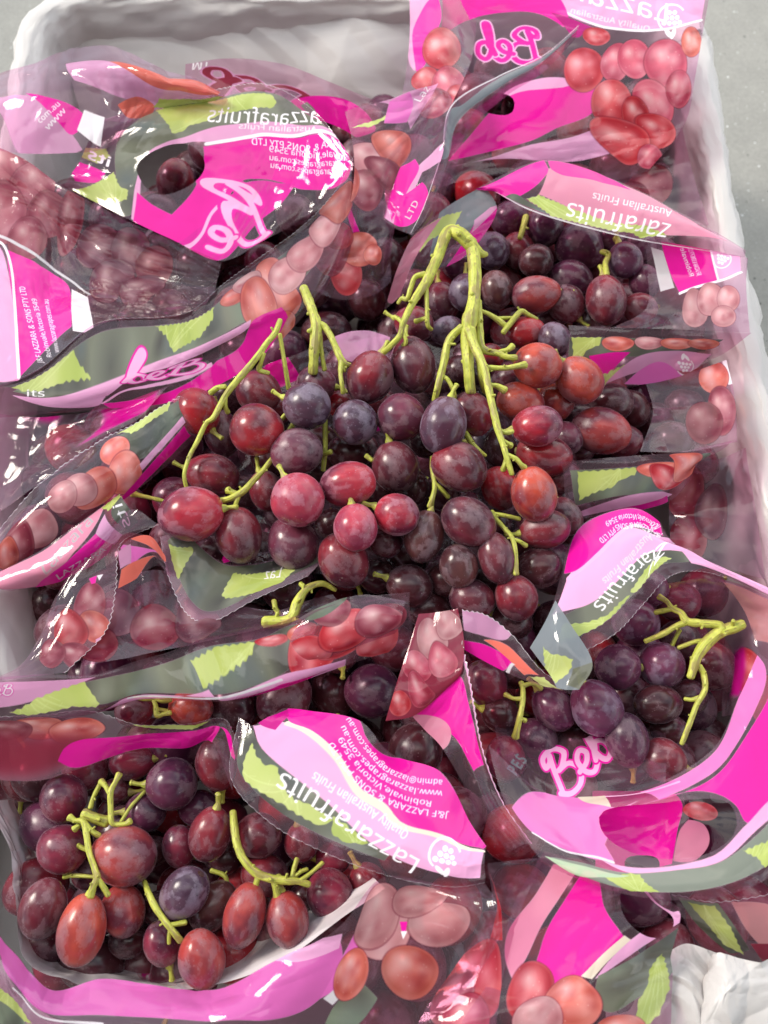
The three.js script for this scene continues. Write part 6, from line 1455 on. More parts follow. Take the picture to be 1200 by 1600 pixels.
{ const b = bag('standing bag at the top right with a big print of red grapes');
film(b, 'back_panel', {w:143,h:126,wr:0.7,zig:0,clear:1.0,hole:[335,621,64,12,5,39]}, [
  [32.2,160,-460.5, 64,162,-457.9, 91.6,165,-453.9, 125,170,-447.3, 151.8,172,-444.6, 176.7,172,-444.6],
  [31.9,154,-433.2, 56.4,156,-433.2, 87.5,160,-433.1, 116.1,166,-416.1, 144.8,170,-408.9, 169,170,-413.6],
  [24.5,148,-401.8, 48.7,150,-399.5, 75.9,154,-399.7, 104.7,160,-388.4, 136.4,164,-379.4, 161.4,166,-381.7],
  [15.4,144,-362.6, 37.6,144,-362.6, 64.5,146,-360.6, 98,148,-358.6, 134.9,150,-361, 156.4,154,-360],
  [3.3,138,-322.8, 27,138,-333.4, 54.4,138,-342, 85.3,136,-341.7, 115.8,136,-339.5, 139.7,140,-343.2]], p => {
  p.poly('L',0.75,[367,24,982,18,984,224,730,247,575,240,461,216]);
  p.line('W',0.8,1.4,[383,146,460,208,574,233,729,244,984,220]);
  p.text('Lazzara','thin','W',0.9,[836,209,0,-93,685,162,-4,-93,548,133,-6,-105,420,105,0,-142]);
  p.text('Quality Australian','thin','W',0.7,[764,249,0,-27,667,223,-1,-28,572,207,-2,-29,482,207,-1,-33]);
  p.logo('W',0.9,[845,191,-63,-4,-8,-76]);
  p.poly('M',0.85,[-130,344,-26,72,22,18,367,24,494,273,477,294,285,208,155,221,36,292,-49,426]);
  p.poly('M',0.4,[419,229,566,249,540,321,520,330]);
  p.text('Beb','script','M',0.9,[443,471,-28,-137,361,460,-29,-142,274,434,-23,-147,184,409,-17,-149]);
  p.poly('L',0.75,[332,596,371,567,550,514,594,523,548,556,385,612]);
  p.poly('M',0.86,[210,864,243,783,348,610,547,551,642,508,663,615,640,655,553,706,487,764,353,829]);
  p.poly('L',0.72,[215,898,365,872,492,784,617,742,704,688,780,833,660,887,455,875]);
  p.berry('red',0.72,[592,292,45,-10,12,46]);
  p.berry('red',0.8,[596,461,56,-40,37,95]);
  p.berry('rose',0.72,[685,409,47,4,8,99]);
  p.berry('rose',0.8,[740,384,50,-17,30,97]);
  p.berry('rose',0.75,[863,411,92,19,21,124]);
  p.berry('coral',0.6,[953,321,48,9,14,77]);
  p.berry('red',0.8,[701,600,60,7,2,106]);
  p.berry('rose',0.8,[842,620,76,3,37,140]);
  p.berry('red',0.72,[775,664,45,17,7,98]);
  p.berry('red',0.8,[884,760,89,10,71,103]);
  p.berry('red',0.85,[777,795,68,-18,112,133]);
  p.berry('rose',0.8,[941,905,72,18,58,80]);
  p.berry('rose',0.5,[935,551,57,10,11,100]); });
film(b, 'front_lip', {w:158,h:16,wr:0.5,zig:0,clear:1.0}, [
  [101.6,175,-408.4, 81.9,175,-387.1, 58.2,175,-372.5, 33.3,176,-352.2, 27.5,172,-324.5, 19.1,168,-296.7, 12.2,165,-281.7],
  [100.6,174,-405, 80.7,174,-382.4, 59.3,174,-365.8, 36.8,173,-344, 30.7,170,-320.4, 20.9,166,-292.6, 13.8,164,-281.3],
  [101.8,166,-409.1, 83.3,166,-385.3, 63.4,164,-370.6, 43,162,-348.9, 35.8,162,-325.1, 24.4,160,-295.8, 15.5,160,-283.5]], p => {
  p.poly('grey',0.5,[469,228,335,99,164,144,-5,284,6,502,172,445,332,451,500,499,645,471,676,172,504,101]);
  p.line('W',0.6,0.7,[-2,74,166,47,334,25,499,42,662,71,824,51,991,82]); });
film(b, 'side_panel', {w:34,h:179,wr:1.4,zig:0,clear:1.0}, [
  [14.5,155,-467.1, 32.3,158,-463.1, 52.4,156,-465.8],
  [13.8,160,-416.3, 30.7,164,-411.5, 48.6,156,-411.5],
  [9.3,162,-372.7, 23,166,-368.4, 33.7,175,-352.4],
  [1.9,160,-327.8, 15.8,166,-320.2, 28,172,-320.5],
  [-1,155,-299.3, 6.2,160,-288.8, 13.1,165,-281.3]], p => {
  p.poly('L',0.6,[-1,29,404,29,153,252,150,394,45,364]);
  p.poly('M',0.85,[46,223,214,129,420,58,488,155,335,282,272,382,173,395]);
  p.berry('red',0.75,[522,291,270,-43,135,79]);
  p.berry('red',0.7,[368,430,250,-12,50,52]);
  p.berry('rose',0.7,[789,422,277,-35,114,67]);
  p.berry('red',0.7,[1038,452,204,-26,91,51]);
  p.berry('deep',0.7,[653,516,328,-29,55,55]);
  p.poly('L',0.6,[58,989,148,856,396,762,950,679,1072,755,647,769,548,867,367,988]);
  p.poly('M',0.82,[32,896,120,771,433,711,552,745,458,812,292,980]);
  p.poly('M',0.8,[367,988,388,855,719,811,1019,883,965,955,629,985]);
  p.text('LTD','thin','W',0.5,[781,957,-180,-7,798,934,-177,-10,814,911,-175,-13,830,888,-172,-15]); });
film(b, 'side_gusset', {w:45,h:58,wr:1.8,zig:0,clear:1.0}, [
  [119.3,144,-360.4, 142.3,148,-362.1, 156.5,152,-361.2],
  [117.1,132,-343.2, 139.8,136,-340.8, 163.3,140,-342.3],
  [118.7,140,-308.7, 145.1,140,-308.7, 166.5,142,-306.2]], p => {
  p.berry('deep',0.35,[524,559,237,34,-86,218]);  // faint ovals paint a mauve haze into the clear film
  p.berry('deep',0.3,[270,698,202,6,-81,199]); });
}
{ const b = bag('bag of dark grapes with a folded peach lip, behind the forked stem');
film(b, 'side_panel', {w:56,h:39,wr:1.0,zig:0,clear:1.0}, [
  [12.4,160,-283.5, 31.5,160,-302.9, 49.7,162,-314.2],
  [5.6,152,-269.7, 25,155,-283.7, 55.5,156,-302.4],
  [0,140,-255.8, 17.3,146,-268.5, 42.9,148,-283.1]], p => {
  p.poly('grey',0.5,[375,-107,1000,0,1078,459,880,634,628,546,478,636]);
  p.leaf('G',0.88,[-11,-28,541,138,705,212,628,418,405,370,306,465]);
  p.poly('pink2',0.6,[7,880,0,0,458,120,270,481,233,1052]);
  p.poly('M',0.8,[822,501,971,434,1130,531,1050,613,964,933,808,1049,760,1084]);
  p.poly('L',0.6,[816,450,946,379,1027,407,829,633]); });
film(b, 'top_lip', {w:135,h:23,wr:0.8,zig:0,clear:1.0}, [
  [42.8,160,-311.6, 79.6,164,-326.9, 112.8,166,-313, 141,168,-292.4, 168.8,168,-269.5],
  [45.8,162,-311.4, 75.7,166,-310.2, 105.4,168,-298.2, 136.2,170,-282.8, 168.7,169,-267.3],
  [49.7,162,-313.8, 69.9,164,-297, 96.6,165,-285.4, 127.4,166,-275.6, 170,167,-266.7]], p => {
  p.poly('M',0.85,[-26,388,118,130,250,-1,276,226,245,503,160,939,89,1223]);
  p.poly('pink2',0.7,[272,175,504,39,753,58,935,264,761,770,588,830,375,756,265,684]);
  p.poly('M',0.75,[264,16,501,13,567,66,443,170,285,196]);
  p.leaf('G',0.88,[222,825,266,695,375,756,585,809,689,871,605,938,494,957,350,974]);
  p.leaf('G',0.88,[585,809,685,698,769,752,701,945]);
  p.band('K',0.68,[152,793,225,850,343,960,260,956,125,957]);
  p.text('zarafruits','thin','W',0.9,[750,501,26,440,637,594,30,321,515,650,25,286,384,699,21,271]);
  p.text('Australian Fruits','thin','W',0.75,[729,81,4,235,637,260,6,184,546,352,8,151,452,407,7,135]);
  p.line('W',0.5,0.6,[3,955,248,988,498,988,748,985,997,944]); });
film(b, 'back_panel', {w:48,h:47,wr:1.0,zig:0,clear:1.0}, [
  [125.5,162,-281.1, 137.3,164,-277.2, 151.6,165,-272.7, 170.4,167,-265.6],
  [127.3,154,-267, 138.2,156,-264.8, 151.6,160,-260.3, 168.2,166,-252.9],
  [125.3,152,-249.3, 136.4,155,-247.2, 149.8,159,-244.4, 167.7,164,-240.9],
  [107.1,158,-234.1, 130,160,-231.8, 147.6,160,-230.7, 168.7,160,-229.7]], p => {
  p.poly('M',0.84,[203,4,711,-43,785,360,419,512,302,302]);
  p.poly('L',0.8,[711,-59,936,-69,958,194,790,359]);
  p.poly('W',0.5,[67,68,224,92,360,462,170,502]);
  p.line('W',0.85,1.2,[419,518,785,368,959,211]);
  p.line('W',0.8,0.9,[711,-59,790,367]);
  p.logo('W',0.9,[812,81,68,19,-24,121]);
  p.text('J&F LAZZARA & SONS PTY LTD','thin','W',0.8,[608,326,42,-15,574,223,43,-16,540,122,45,-18,504,24,47,-19]);
  p.text('Robinvale','thin','W',0.7,[532,348,45,-13,496,243,46,-15,459,140,48,-16,421,40,49,-18]);
  p.berry('pale',0.45,[577,708,127,0,7,244]);
  p.berry('pale',0.6,[722,589,111,63,-45,185]);
  p.berry('pale',0.6,[861,569,86,-4,-5,165]);
  p.berry('pale',0.6,[817,794,93,-1,-5,142]); });
film(b, 'front_lip', {w:79,h:27,wr:0.8,zig:0,clear:1.0}, [
  [85.3,160,-233.8, 111.7,162,-231.1, 140.9,162,-229.4, 168.8,161,-229],
  [85.9,158,-229.3, 111.8,160,-227.3, 141.2,160,-226.6, 165.1,159,-226.9],
  [84.4,153,-221, 109.4,155,-220.5, 136.4,155,-222.9, 161.2,153,-225.5],
  [84.4,142,-209, 108.7,142,-211.1, 136.5,142,-215.9, 156.7,142,-226.5]], p => {
  p.band('K',0.68,[1,361,873,344,834,683,447,686,16,667]);
  p.leaf('G',0.88,[12,360,189,347,187,508,131,559,95,670,42,652]);
  p.berry('coral',0.85,[291,461,93,1,17,141]);
  p.berry('pale',0.8,[463,452,81,5,25,147]);
  p.berry('coral',0.8,[622,480,100,4,38,153]);
  p.berry('coral',0.7,[779,484,101,-3,44,156]);
  p.poly('M',0.85,[140,656,290,611,384,621,311,800,226,934]);
  p.leaf('G',0.88,[220,872,400,752,341,899,250,974]);
  p.poly('L',0.6,[268,951,446,677,664,656,905,753,862,1053,612,858,465,857]);
  p.poly('V',0.85,[387,971,464,844,567,779,701,925,809,1089,629,1041]);
  p.logo('W',0.9,[741,881,78,46,25,135]); });
}
{ const b = bag('bag at the right edge showing one brick red grape above a leaf strip');
film(b, 'back_panel', {w:38,h:46,wr:1.4,zig:0,clear:1.0}, [
  [124,142,-213.1, 142.1,144,-217.2, 161.1,148,-222.7],
  [125.3,142,-197.8, 141.9,146,-197.3, 160.2,152,-199.9],
  [114.3,151,-173.2, 136.4,153,-172.5, 156.7,155,-176.3]], p => {
  p.poly('W',0.7,[950,-21,1007,2,1013,326,955,323]);
  p.berry('coral',0.6,[815,168,166,63,-38,210]);
  p.berry('deep',0.6,[846,594,155,43,-11,294]);
  p.berry('deep',0.35,[640,690,213,56,-4,251]); });
film(b, 'front_lip', {w:70,h:28,wr:0.6,zig:0,clear:1.0}, [
  [76.5,155,-166.3, 106.8,156,-168.6, 129.2,157,-170.3, 153.9,157,-175.9],
  [78.8,153,-162.9, 106.6,155,-164.1, 129.4,155,-167.2, 149.3,155,-172.5],
  [79.9,148,-150, 102.7,149,-152.6, 122.8,149,-155.7, 141.1,148,-169.6],
  [83.3,140,-145, 104.5,140,-147.8, 127.2,140,-153.3, 140.9,140,-165.9]], p => {
  p.band('K',0.68,[34,331,334,344,670,345,922,362,1003,675,668,678,334,666,62,733]);
  p.leaf('G',0.88,[72,358,413,353,401,450,327,478,276,558,183,594,86,663]);
  p.berry('coral',0.85,[551,408,151,13,46,98]);
  p.berry('red',0.8,[694,580,210,178,56,172]);
  p.berry('coral',0.85,[797,475,90,-53,175,403]);
  p.poly('L',0.7,[73,862,670,702,736,881,335,898,63,970]);
  p.poly('M',0.7,[313,901,697,835,677,998,333,1002]); });
film(b, 'side_gusset', {w:37,h:57,wr:1.8,zig:0,clear:1.0}, [
  [130.1,145,-171, 149.4,148,-171.5, 163.7,146,-177.6],
  [133,124,-155.1, 149.3,132,-151.9, 167.5,138,-152.6],
  [128.3,134,-129, 145.7,139,-123.4, 164.7,142,-116.6]], p => {
  p.berry('deep',0.4,[179,303,225,7,14,287]);
  p.berry('deep',0.4,[214,762,225,-18,-34,261]);
  p.berry('hazeInk',0.3,[499,500,188,17,-28,267]); });  // oval tints the clear film with painted haze
}
{ const b = bag('folded wedge bag at the left edge with coral print and magenta hem');
film(b, 'front_panel', {w:107,h:30,wr:1.3,zig:1,clear:1.0}, [
  [-172,150,-124, -152,156,-151.2, -130.9,160,-169.1, -109.5,162,-182.2, -90.2,160,-197.7],
  [-170.3,152,-119, -146.1,161,-141.7, -125.4,164,-157.2, -106.4,164,-171.2, -86.9,159,-190.2],
  [-162.8,150,-117.4, -142.2,157,-133, -121.4,160,-148, -103.8,160,-163, -85.2,155,-183.3],
  [-159.1,146,-118.7, -138.5,150,-128.4, -116.7,152,-146.8, -101.4,152,-160.5, -83.6,148,-183]], p => {
  p.band('K',0.68,[634,103,746,78,992,75,987,300,872,577,760,578,676,419]);
  p.leaf('G',0.88,[659,45,799,-11,944,-14,911,136,815,130,728,147,699,73]);
  p.berry('coral',0.8,[640,263,69,-47,26,187]);
  p.berry('coral',0.85,[645,652,88,33,-26,325]);
  p.berry('coral',0.6,[501,566,104,24,-13,249]);
  p.berry('pale',0.55,[436,454,72,126,-26,179]);
  p.berry('pale',0.5,[358,402,47,143,-46,132]);
  p.berry('pale',0.5,[217,579,81,87,-19,256]);
  p.berry('deep',0.5,[124,567,44,171,-60,275]);
  p.berry('coral',0.5,[71,552,24,142,-54,220]);
  p.poly('L',0.8,[731,621,913,442,965,368,973,494,798,675,728,741]);
  p.poly('M',0.86,[547,935,792,726,964,528,974,796,763,924,545,1042]); });
film(b, 'front_flap', {w:65,h:20,wr:1.2,zig:0,clear:1.0}, [
  [-169,150,-114, -146.2,154,-124.9, -130.7,156,-135.8, -113.8,156,-150.6],
  [-162.1,152,-110, -141.5,156,-116.3, -124.8,158,-126.4, -110.5,156,-145.8],
  [-155.1,146,-110.7, -134.6,148,-114.7, -117.1,150,-126.3, -105,150,-141]], p => {
  p.poly('pink2',0.75,[0,-1,330,45,661,40,886,18,810,272,533,509,130,936,2,576]);
  p.poly('M',0.86,[107,1009,525,537,754,460,759,831,626,1003,344,968,77,1180]);
  p.poly('L',0.7,[754,460,861,262,827,888,738,916]);
  p.leaf('G',0.88,[859,37,997,24,998,261,887,256]);
  p.band('K',0.68,[904,332,995,176,987,711,968,957,877,925]);
  p.text('its','thin','W',0.9,[982,325,-57,-151,966,570,-52,-109,942,746,-52,-96,911,910,-56,-97]);
  p.text('Lazzara','thin','W',0.35,[287,665,36,-266,482,428,-12,-225,648,291,-24,-221,792,211,-23,-267]);
  p.text('LAZZARA','thin','W',0.5,[285,938,35,-165,433,853,31,-137,562,841,35,-136,681,875,32,-127]); });
film(b, 'back_panel', {w:82,h:47,wr:2.2,zig:0,clear:1.0}, [
  [-192.3,140,-200.5, -161.5,140,-195.5, -132.6,146,-193.9, -96.2,154,-202.1],
  [-187.7,140,-174, -164.2,140,-174, -138.2,150,-178.8, -109.2,159,-185.4],
  [-183.3,140,-148.7, -170.9,142,-147.9, -152.2,150,-156.8, -130.3,158,-170.1]], p => {
  p.poly('M',0.4,[244,-201,457,-156,502,95,339,40],1.5);
  p.poly('M',0.5,[638,-159,913,-211,1025,366,719,629,783,414],0.9); });
}
{ const b = bag('torn bag below the bunch with a long lip of leaf print');
film(b, 'back_panel', {w:81,h:25,wr:0.9,zig:1,clear:0.9}, [
  [-94.8,156,-131.1, -90.5,154,-114.1, -82.1,152,-98.7, -71.6,150,-95.4, -53.6,150,-105.6, -32.3,152,-114.8],
  [-91.2,158,-131.2, -84.8,154,-119.8, -76.7,150,-109.8, -67.5,148,-107.6, -48.9,148,-114.7, -27.2,150,-121.1],
  [-85,154,-138.6, -79.6,150,-129.8, -68.8,146,-122.5, -55.4,144,-123.2, -41.6,144,-126.1, -22.3,144,-132]], p => {
  p.band('K',0.68,[34,400,202,281,395,226,571,218,777,234,936,406,1009,664,806,964,610,976,406,980,205,982,13,890]);
  p.leaf('G',0.88,[54,396,178,856,205,821,215,559,249,220,161,271]);
  p.leaf('G',0.88,[594,481,513,865,618,814,724,758,828,674,908,657,881,213,777,234]);
  p.text('Laz','thin','W',0.9,[860,420,-36,331,832,466,-37,307,802,510,-39,289,770,555,-44,281]); });
film(b, 'side_panel', {w:79,h:35,wr:1.5,zig:1,clear:1.0}, [
  [-95.3,156,-135.8, -111,155,-128, -111,154,-108.6, -112.9,156,-89, -125.2,159,-71.7],
  [-108.5,155,-142.6, -125.2,154,-119.8, -129,155,-100, -132.6,157,-83.5, -141.8,158,-70.4],
  [-123.2,150,-126.9, -136.5,151,-106.7, -140.5,152,-90, -146.8,154,-76.4, -160.6,155,-69]], p => {
  p.berry('deep',0.55,[536,265,68,-176,118,19]);
  p.berry('coral',0.5,[692,135,25,-163,115,-107]);
  p.berry('red',0.45,[662,409,38,-208,170,-151]);
  p.berry('deep',0.5,[873,122,20,-195,113,-209]);
  p.berry('deep',0.5,[801,479,32,-197,150,-204]);
  p.poly('L',0.5,[1006,26,899,-120,779,63,758,-8,860,-113,999,-112]);
  p.poly('M',0.8,[379,328,383,237,423,242,420,285]);
  p.poly('W',0.7,[383,237,392,163,418,201]); });
film(b, 'folded_corner', {w:27,h:14,wr:0.8,zig:0,clear:1.0}, [
  [-110.4,161,-122.5, -104.8,163,-127.4, -96.9,163,-128.5, -91.1,159,-121.5],
  [-109.1,159,-115.9, -103.3,161,-121.3, -95.5,161,-122.5, -89.2,155,-113.8],
  [-110.1,156,-108, -102.9,157,-111.8, -95.7,158,-117, -91.7,155,-118]], p => {
  p.poly('V',0.75,[88,-124,611,463,928,107,666,504,254,693,125,339]);
  p.poly('coral',0.75,[333,2,847,-238,1082,-218,939,227,673,411]);
  p.poly('coral',0.6,[2,1035,30,569,662,635,926,279,371,989]);
  p.poly('L',0.5,[-32,501,29,37,310,159,255,642]); });
film(b, 'front_lip', {w:176,h:25,wr:1.0,zig:0,clear:1.0}, [
  [-158.6,160,-70, -135.4,162,-71.1, -112.5,163,-71.1, -97.8,164,-75.7, -85.5,164,-79.3, -70.7,165,-84.7, -50.7,165,-88.3, -33.3,164,-94.8, -10.4,162,-102.1, 10.5,159,-105.7],
  [-158.3,160,-68, -135.4,161,-68.3, -112.6,162,-69.1, -96.7,162,-73.1, -84.3,163,-76.7, -69.6,163,-82.6, -49.5,163,-85.7, -32,162,-92, -9.1,160,-97.3, 10.5,157,-99.5],
  [-158.8,155,-58.4, -135.6,156,-57.7, -112.7,158,-59.9, -96.6,159,-63.9, -80,160,-63.7, -62.5,160,-63.7, -45.3,160,-68.7, -28,158,-75.5, -7.7,156,-83.7, 11.8,153,-91.1],
  [-161,148,-54, -137.3,150,-54.2, -114.3,152,-58.1, -97.7,154,-62.8, -81,155,-62.1, -60.7,155,-62.4, -40.7,155,-67.2, -23.2,153,-74, -3.9,150,-81.2, 11.9,147,-85.9]], p => {
  p.poly('L',0.55,[0,304,111,309,222,261,171,425,86,557,0,648]);
  p.band('K',0.68,[159,443,222,334,333,355,554,347,666,348,770,339,803,496,711,627,603,665,477,652,334,653,222,645]);
  p.leaf('G',0.88,[56,669,111,509,198,350,209,465,231,636,222,698,183,631,141,663,93,708]);
  p.leaf('G',0.88,[499,410,576,364,658,360,644,451,612,504,571,537,511,603,509,533]);
  p.berry('red',0.8,[695,392,41,23,0,46]);
  p.berry('red',0.9,[777,579,54,-5,-5,216]);
  p.berry('red',0.85,[840,534,55,-17,4,157]);
  p.berry('deep',0.8,[880,453,50,1,3,126]);
  p.berry('coral',0.8,[767,396,34,-13,3,63]);
  p.berry('red',0.8,[917,683,50,-41,-8,353]);
  p.berry('deep',0.7,[953,406,39,21,-4,176]);
  p.poly('L',0.75,[222,965,280,708,334,681,476,691,602,679,717,648,841,761,795,1152,694,1036,584,1188,523,612,333,939,288,1183]);
  p.line('W',0.7,1,[307,700,443,734,568,706,696,696]);
  p.poly('M',0.85,[549,984,689,772,773,891,706,1071,598,1188]);
  p.text('eB','script','W',0.6,[31,477,0,-122,41,477,0,-120,52,476,0,-119,62,475,0,-118]); });
film(b, 'window_panel', {w:115,h:30,wr:1.8,zig:0,clear:1.0}, [
  [-130.1,146,-106.8, -96.4,145,-119.9, -54,146,-102, -21.6,148,-107.6],
  [-129,150,-87.8, -90.9,148,-97.9, -53,150,-93.8, -16,151,-101.2],
  [-120,157,-75.7, -86.9,159,-81.5, -51.4,160,-89.1, -10.5,158,-101.9]], p => {
  p.berry('hazeInk',0.4,[155,346,86,123,-18,248]);  // ovals paint the dim, hazy interior into the clear film
  p.berry('deep',0.35,[296,660,95,42,0,323]);
  p.berry('hazeInk',0.35,[451,580,87,-61,5,382]);
  p.berry('deep',0.35,[78,700,73,87,-24,274]); });
film(b, 'side_gusset', {w:47,h:18,wr:3.2,zig:0,clear:1.0}, [
  [-41.4,158,-89.8, -26,159,-97.6, -10.5,159,-103, 8.4,158,-101.9],
  [-38.4,159,-83, -23.1,161,-89.1, -7.8,160,-94.6, 6.5,157,-95.4],
  [-33.2,156,-74.6, -18,157,-80.9, -3.9,156,-86.4, 3.9,154,-89.5]], p => {
  p.berry('red',0.75,[110,768,200,63,-36,311]);
  p.berry('red',0.8,[472,642,238,-42,-24,344]);
  p.berry('deep',0.75,[777,602,228,-4,-55,344]);
  p.berry('deep',0.6,[426,204,158,-4,0,302]);
  p.band('K',0.68,[166,11,467,-163,602,-115,550,91,255,243]); });
}
{ const b = bag('wide open bag at the lower left full of grapes with a pink lettered flap');
film(b, 'inner_panel', {w:206,h:41,wr:2.4,zig:0,clear:0.8}, [
  [-162.5,134,-28.7, -149.1,134,-9.3, -143.7,134,9.2, -134.7,136,31.3, -106.6,138,39.6, -75.6,138,41.5, -42.5,142,31.8, 0,150,5.6],
  [-162,122,-27, -149.1,120,-7.2, -145.4,116,9.7, -137.5,112,29.8, -112.8,110,36.9, -81.9,110,38.5, -49.8,116,26.1, -5.1,128,2.4],
  [-160.4,106,-28.2, -149.9,100,-7.6, -144.3,98,7.6, -136.8,94,22.6, -116.2,92,30.1, -85.8,94,32.4, -56.2,100,19.9, -10.5,114,0]], p => {
  p.poly('paper',0.85,[-11,-175,-16,1238,440,1192,714,1165,908,871,1027,738,1001,-238,852,-163,714,-185,529,-238,293,-238]);
  p.poly('W',0.8,[176,-238,119,835,288,450,301,-238]);
  p.berry('W',0.8,[680,466,43,-153,0,-287]);
  p.berry('M',0.6,[676,466,30,-83,0,-208]);
  p.berry('W',0.8,[668,466,14,-24,0,-110]);
  p.text('S','script','W',0.9,[690,289,1,348,682,321,0,346,675,349,0,343,667,373,0,339]);
  p.berry('W',0.7,[725,119,16,-137,-3,-123]); });
film(b, 'back_panel', {w:112,h:21,wr:1.2,zig:1,clear:1.0}, [
  [-158.3,155,-55.9, -135.4,156,-56.2, -115.6,156,-58.2, -94.9,156,-52.5, -75,156,-53, -62.1,159,-54.8, -55.6,160,-45.4],
  [-159.3,150,-49.2, -136.5,150,-49.2, -116.3,150,-49.2, -96.1,150,-49.2, -75.7,151,-50.3, -63.9,154,-51.1, -57.3,156,-38.7],
  [-160.9,140,-33.6, -137.8,140,-33.1, -123,140,-37.3, -100.2,142,-44.5, -79.3,144,-45.3, -68,148,-47, -58.4,151,-28.5]], p => {
  p.berry('coral',0.6,[166,309,80,17,0,254]);
  p.berry('coral',0.65,[289,391,91,-79,12,223]);
  p.berry('deep',0.5,[73,382,74,3,0,238]);
  p.poly('deep',0.55,[0,500,166,500,375,499,315,820,167,965,0,979],1.5);
  p.poly('M',0.85,[255,673,418,526,640,419,825,391,832,1059,667,1003,499,975,330,968,238,818]);
  p.leaf('G',0.88,[458,37,580,-7,666,112,756,87,664,345,539,198]);
  p.poly('M',0.85,[825,391,926,208,1017,423,962,538]); });
film(b, 'lettered_flap', {w:108,h:38,wr:0.6,zig:1,clear:1.0}, [
  [-56.5,160,-55.1, -57.7,162,-32.3, -42.3,163,-16.3, -23.2,164,-6.4, 0,165,1.7, 22.7,166,5.5, 36,166,4.3],
  [-53,161,-53, -54.7,162,-35.3, -40.1,164,-20.7, -20.4,165,-10.3, 2.7,166,-1, 23.2,167,3.2, 36,167,1.9],
  [-50.3,162,-51.6, -45.6,163,-42.7, -30.5,165,-32, -12.4,166,-21.3, 6.2,167,-8.5, 23.3,168,-2.1, 35.9,167,-2.1],
  [-45.1,160,-55.1, -36.4,162,-52.4, -18.9,164,-43.7, -1.9,165,-35, 12.2,166,-20.6, 25.9,166,-9, 36.4,166,-6.4],
  [-39.6,155,-59.4, -29.6,157,-58, -9.5,157,-54.1, 3,157,-41.5, 21.9,158,-34.5, 31.9,161,-16.4, 37.2,164,-8.2]], p => {
  p.band('K',0.68,[39,200,27,470,167,500,334,500,500,499,654,491,642,295,498,260,331,260,174,249]);
  p.leaf('G',0.88,[99,437,174,431,220,433,243,470,293,419,333,384,361,375,396,398,439,394,482,386,459,316,337,316,200,254,146,336]);
  p.leaf('G',0.88,[475,408,557,390,588,374,548,302,504,302]);
  p.poly('L',0.85,[-1,499,45,678,145,744,264,744,400,691,513,604,599,619,658,630,800,738,996,781,975,216,829,331,684,367,575,394,442,454,235,486]);
  p.line('cream',0.9,1.9,[156,745,238,756,362,702,489,595,576,614,639,610,800,738,993,741]);
  p.poly('M',0.88,[36,993,242,1021,334,1000,390,936,467,921,557,1022,668,997,809,1003,1000,991,990,815,796,756,641,627,580,636,494,611,366,717,242,776,157,773]);
  p.poly('M',0.6,[-31,586,139,652,125,842,44,978]);
  p.text('Lazzarafruits','thin','W',0.9,[742,446,-17,-221,661,475,-7,-168,588,469,-4,-138,517,465,0,-119,440,474,2,-112,357,480,13,-113,272,463,18,-118]);
  p.text('Quality Australian Fruits','thin','W',0.85,[675,610,-4,-64,568,576,1,-50,464,559,4,-47,349,569,7,-52]);
  p.logo('W',0.9,[816,564,-66,-8,-1,201]);
  p.text('J&F LAZZARA & SONS PTY LTD','thin','W',0.9,[753,880,9,-31,685,783,7,-31,613,707,4,-34,545,650,0,-32,475,647,-1,-31,400,696,-5,-32,319,773,-4,-38]);
  p.text('Robinvale,Victoria 3549','thin','W',0.9,[694,849,7,-26,637,782,6,-30,579,724,2,-33,521,692,-1,-32,461,702,-2,-32,397,760,-5,-33,330,836,-5,-36]);
  p.text('www.lazzaragrapes.com.au','thin','W',0.9,[703,931,8,-24,644,856,8,-28,582,793,3,-40,518,742,1,-40,451,763,-2,-43,377,826,-5,-39,305,924,-6,-35]);
  p.text('admin@lazzaragrapes.com.au','thin','W',0.9,[684,974,9,-25,627,910,9,-32,570,859,4,-50,507,823,1,-67,440,871,-3,-65,368,918,-4,-44,296,999,-3,-38]); });
film(b, 'front_panel', {w:206,h:39,wr:1.6,zig:0,clear:1.0}, [
  [-145.9,155,17.2, -131.2,152,29.9, -119.5,148,40.9, -103.2,142,38.1, -80,140,40.8, -60.8,142,40.8, -37,150,30.1, -16.1,156,18.2, 0,160,2.2, 22.9,164,5.5, 35.9,165,3.8],
  [-142.4,160,25.2, -130.3,158,35.4, -118.9,154,46.2, -99.7,150,47.7, -77,150,48.7, -56.4,152,46.5, -31.8,154,36.2, -9.2,154,24, 9.2,160,13.8, 26.9,169,10.4, 38,176,9.2],
  [-145,155,35.7, -132.8,154,43.8, -121.4,150,54.6, -98.4,150,58.5, -75.9,150,60.5, -51,154,56, -24.9,150,48.7, 0,154,38.3, 20.1,162,29.1, 32,169,22.5, 40,174,18.3],
  [-146.6,145,51, -136.2,145,59, -121.4,145,67.1, -98.4,145,71, -73.8,145,71, -44.7,146,68.9, -18.1,144,63.4, 4.5,148,54.9, 20.1,156,45.6, 30.9,164,34.8, 38.4,170,24.5]], p => {
  p.poly('V',0.68,[17,17,101,16,200,3,300,7,369,-22,451,-28,499,19,599,15,684,159,667,390,618,552,565,571,496,420,400,334,300,335,200,335,80,335]);
  p.poly('L',0.75,[591,-30,648,-70,695,103,674,273,619,187]);
  p.poly('V',0.8,[618,552,687,300,722,144,711,356,662,526]);
  p.poly('W',0.6,[622,562,658,516,675,537,629,629]);
  p.band('K',0.68,[628,649,673,554,686,716,651,816,598,800]);
  p.berry('pale',0.5,[749,327,27,133,-46,153]);
  p.berry('pale',0.4,[840,457,58,55,-30,140]);
  p.berry('coral',0.4,[747,661,40,97,-17,149]);
  p.berry('coral',0.6,[669,500,14,78,-28,124]);
  p.berry('pale',0.45,[751,231,18,140,-51,156]);
  p.berry('pale',0.4,[831,239,48,11,-22,144]);
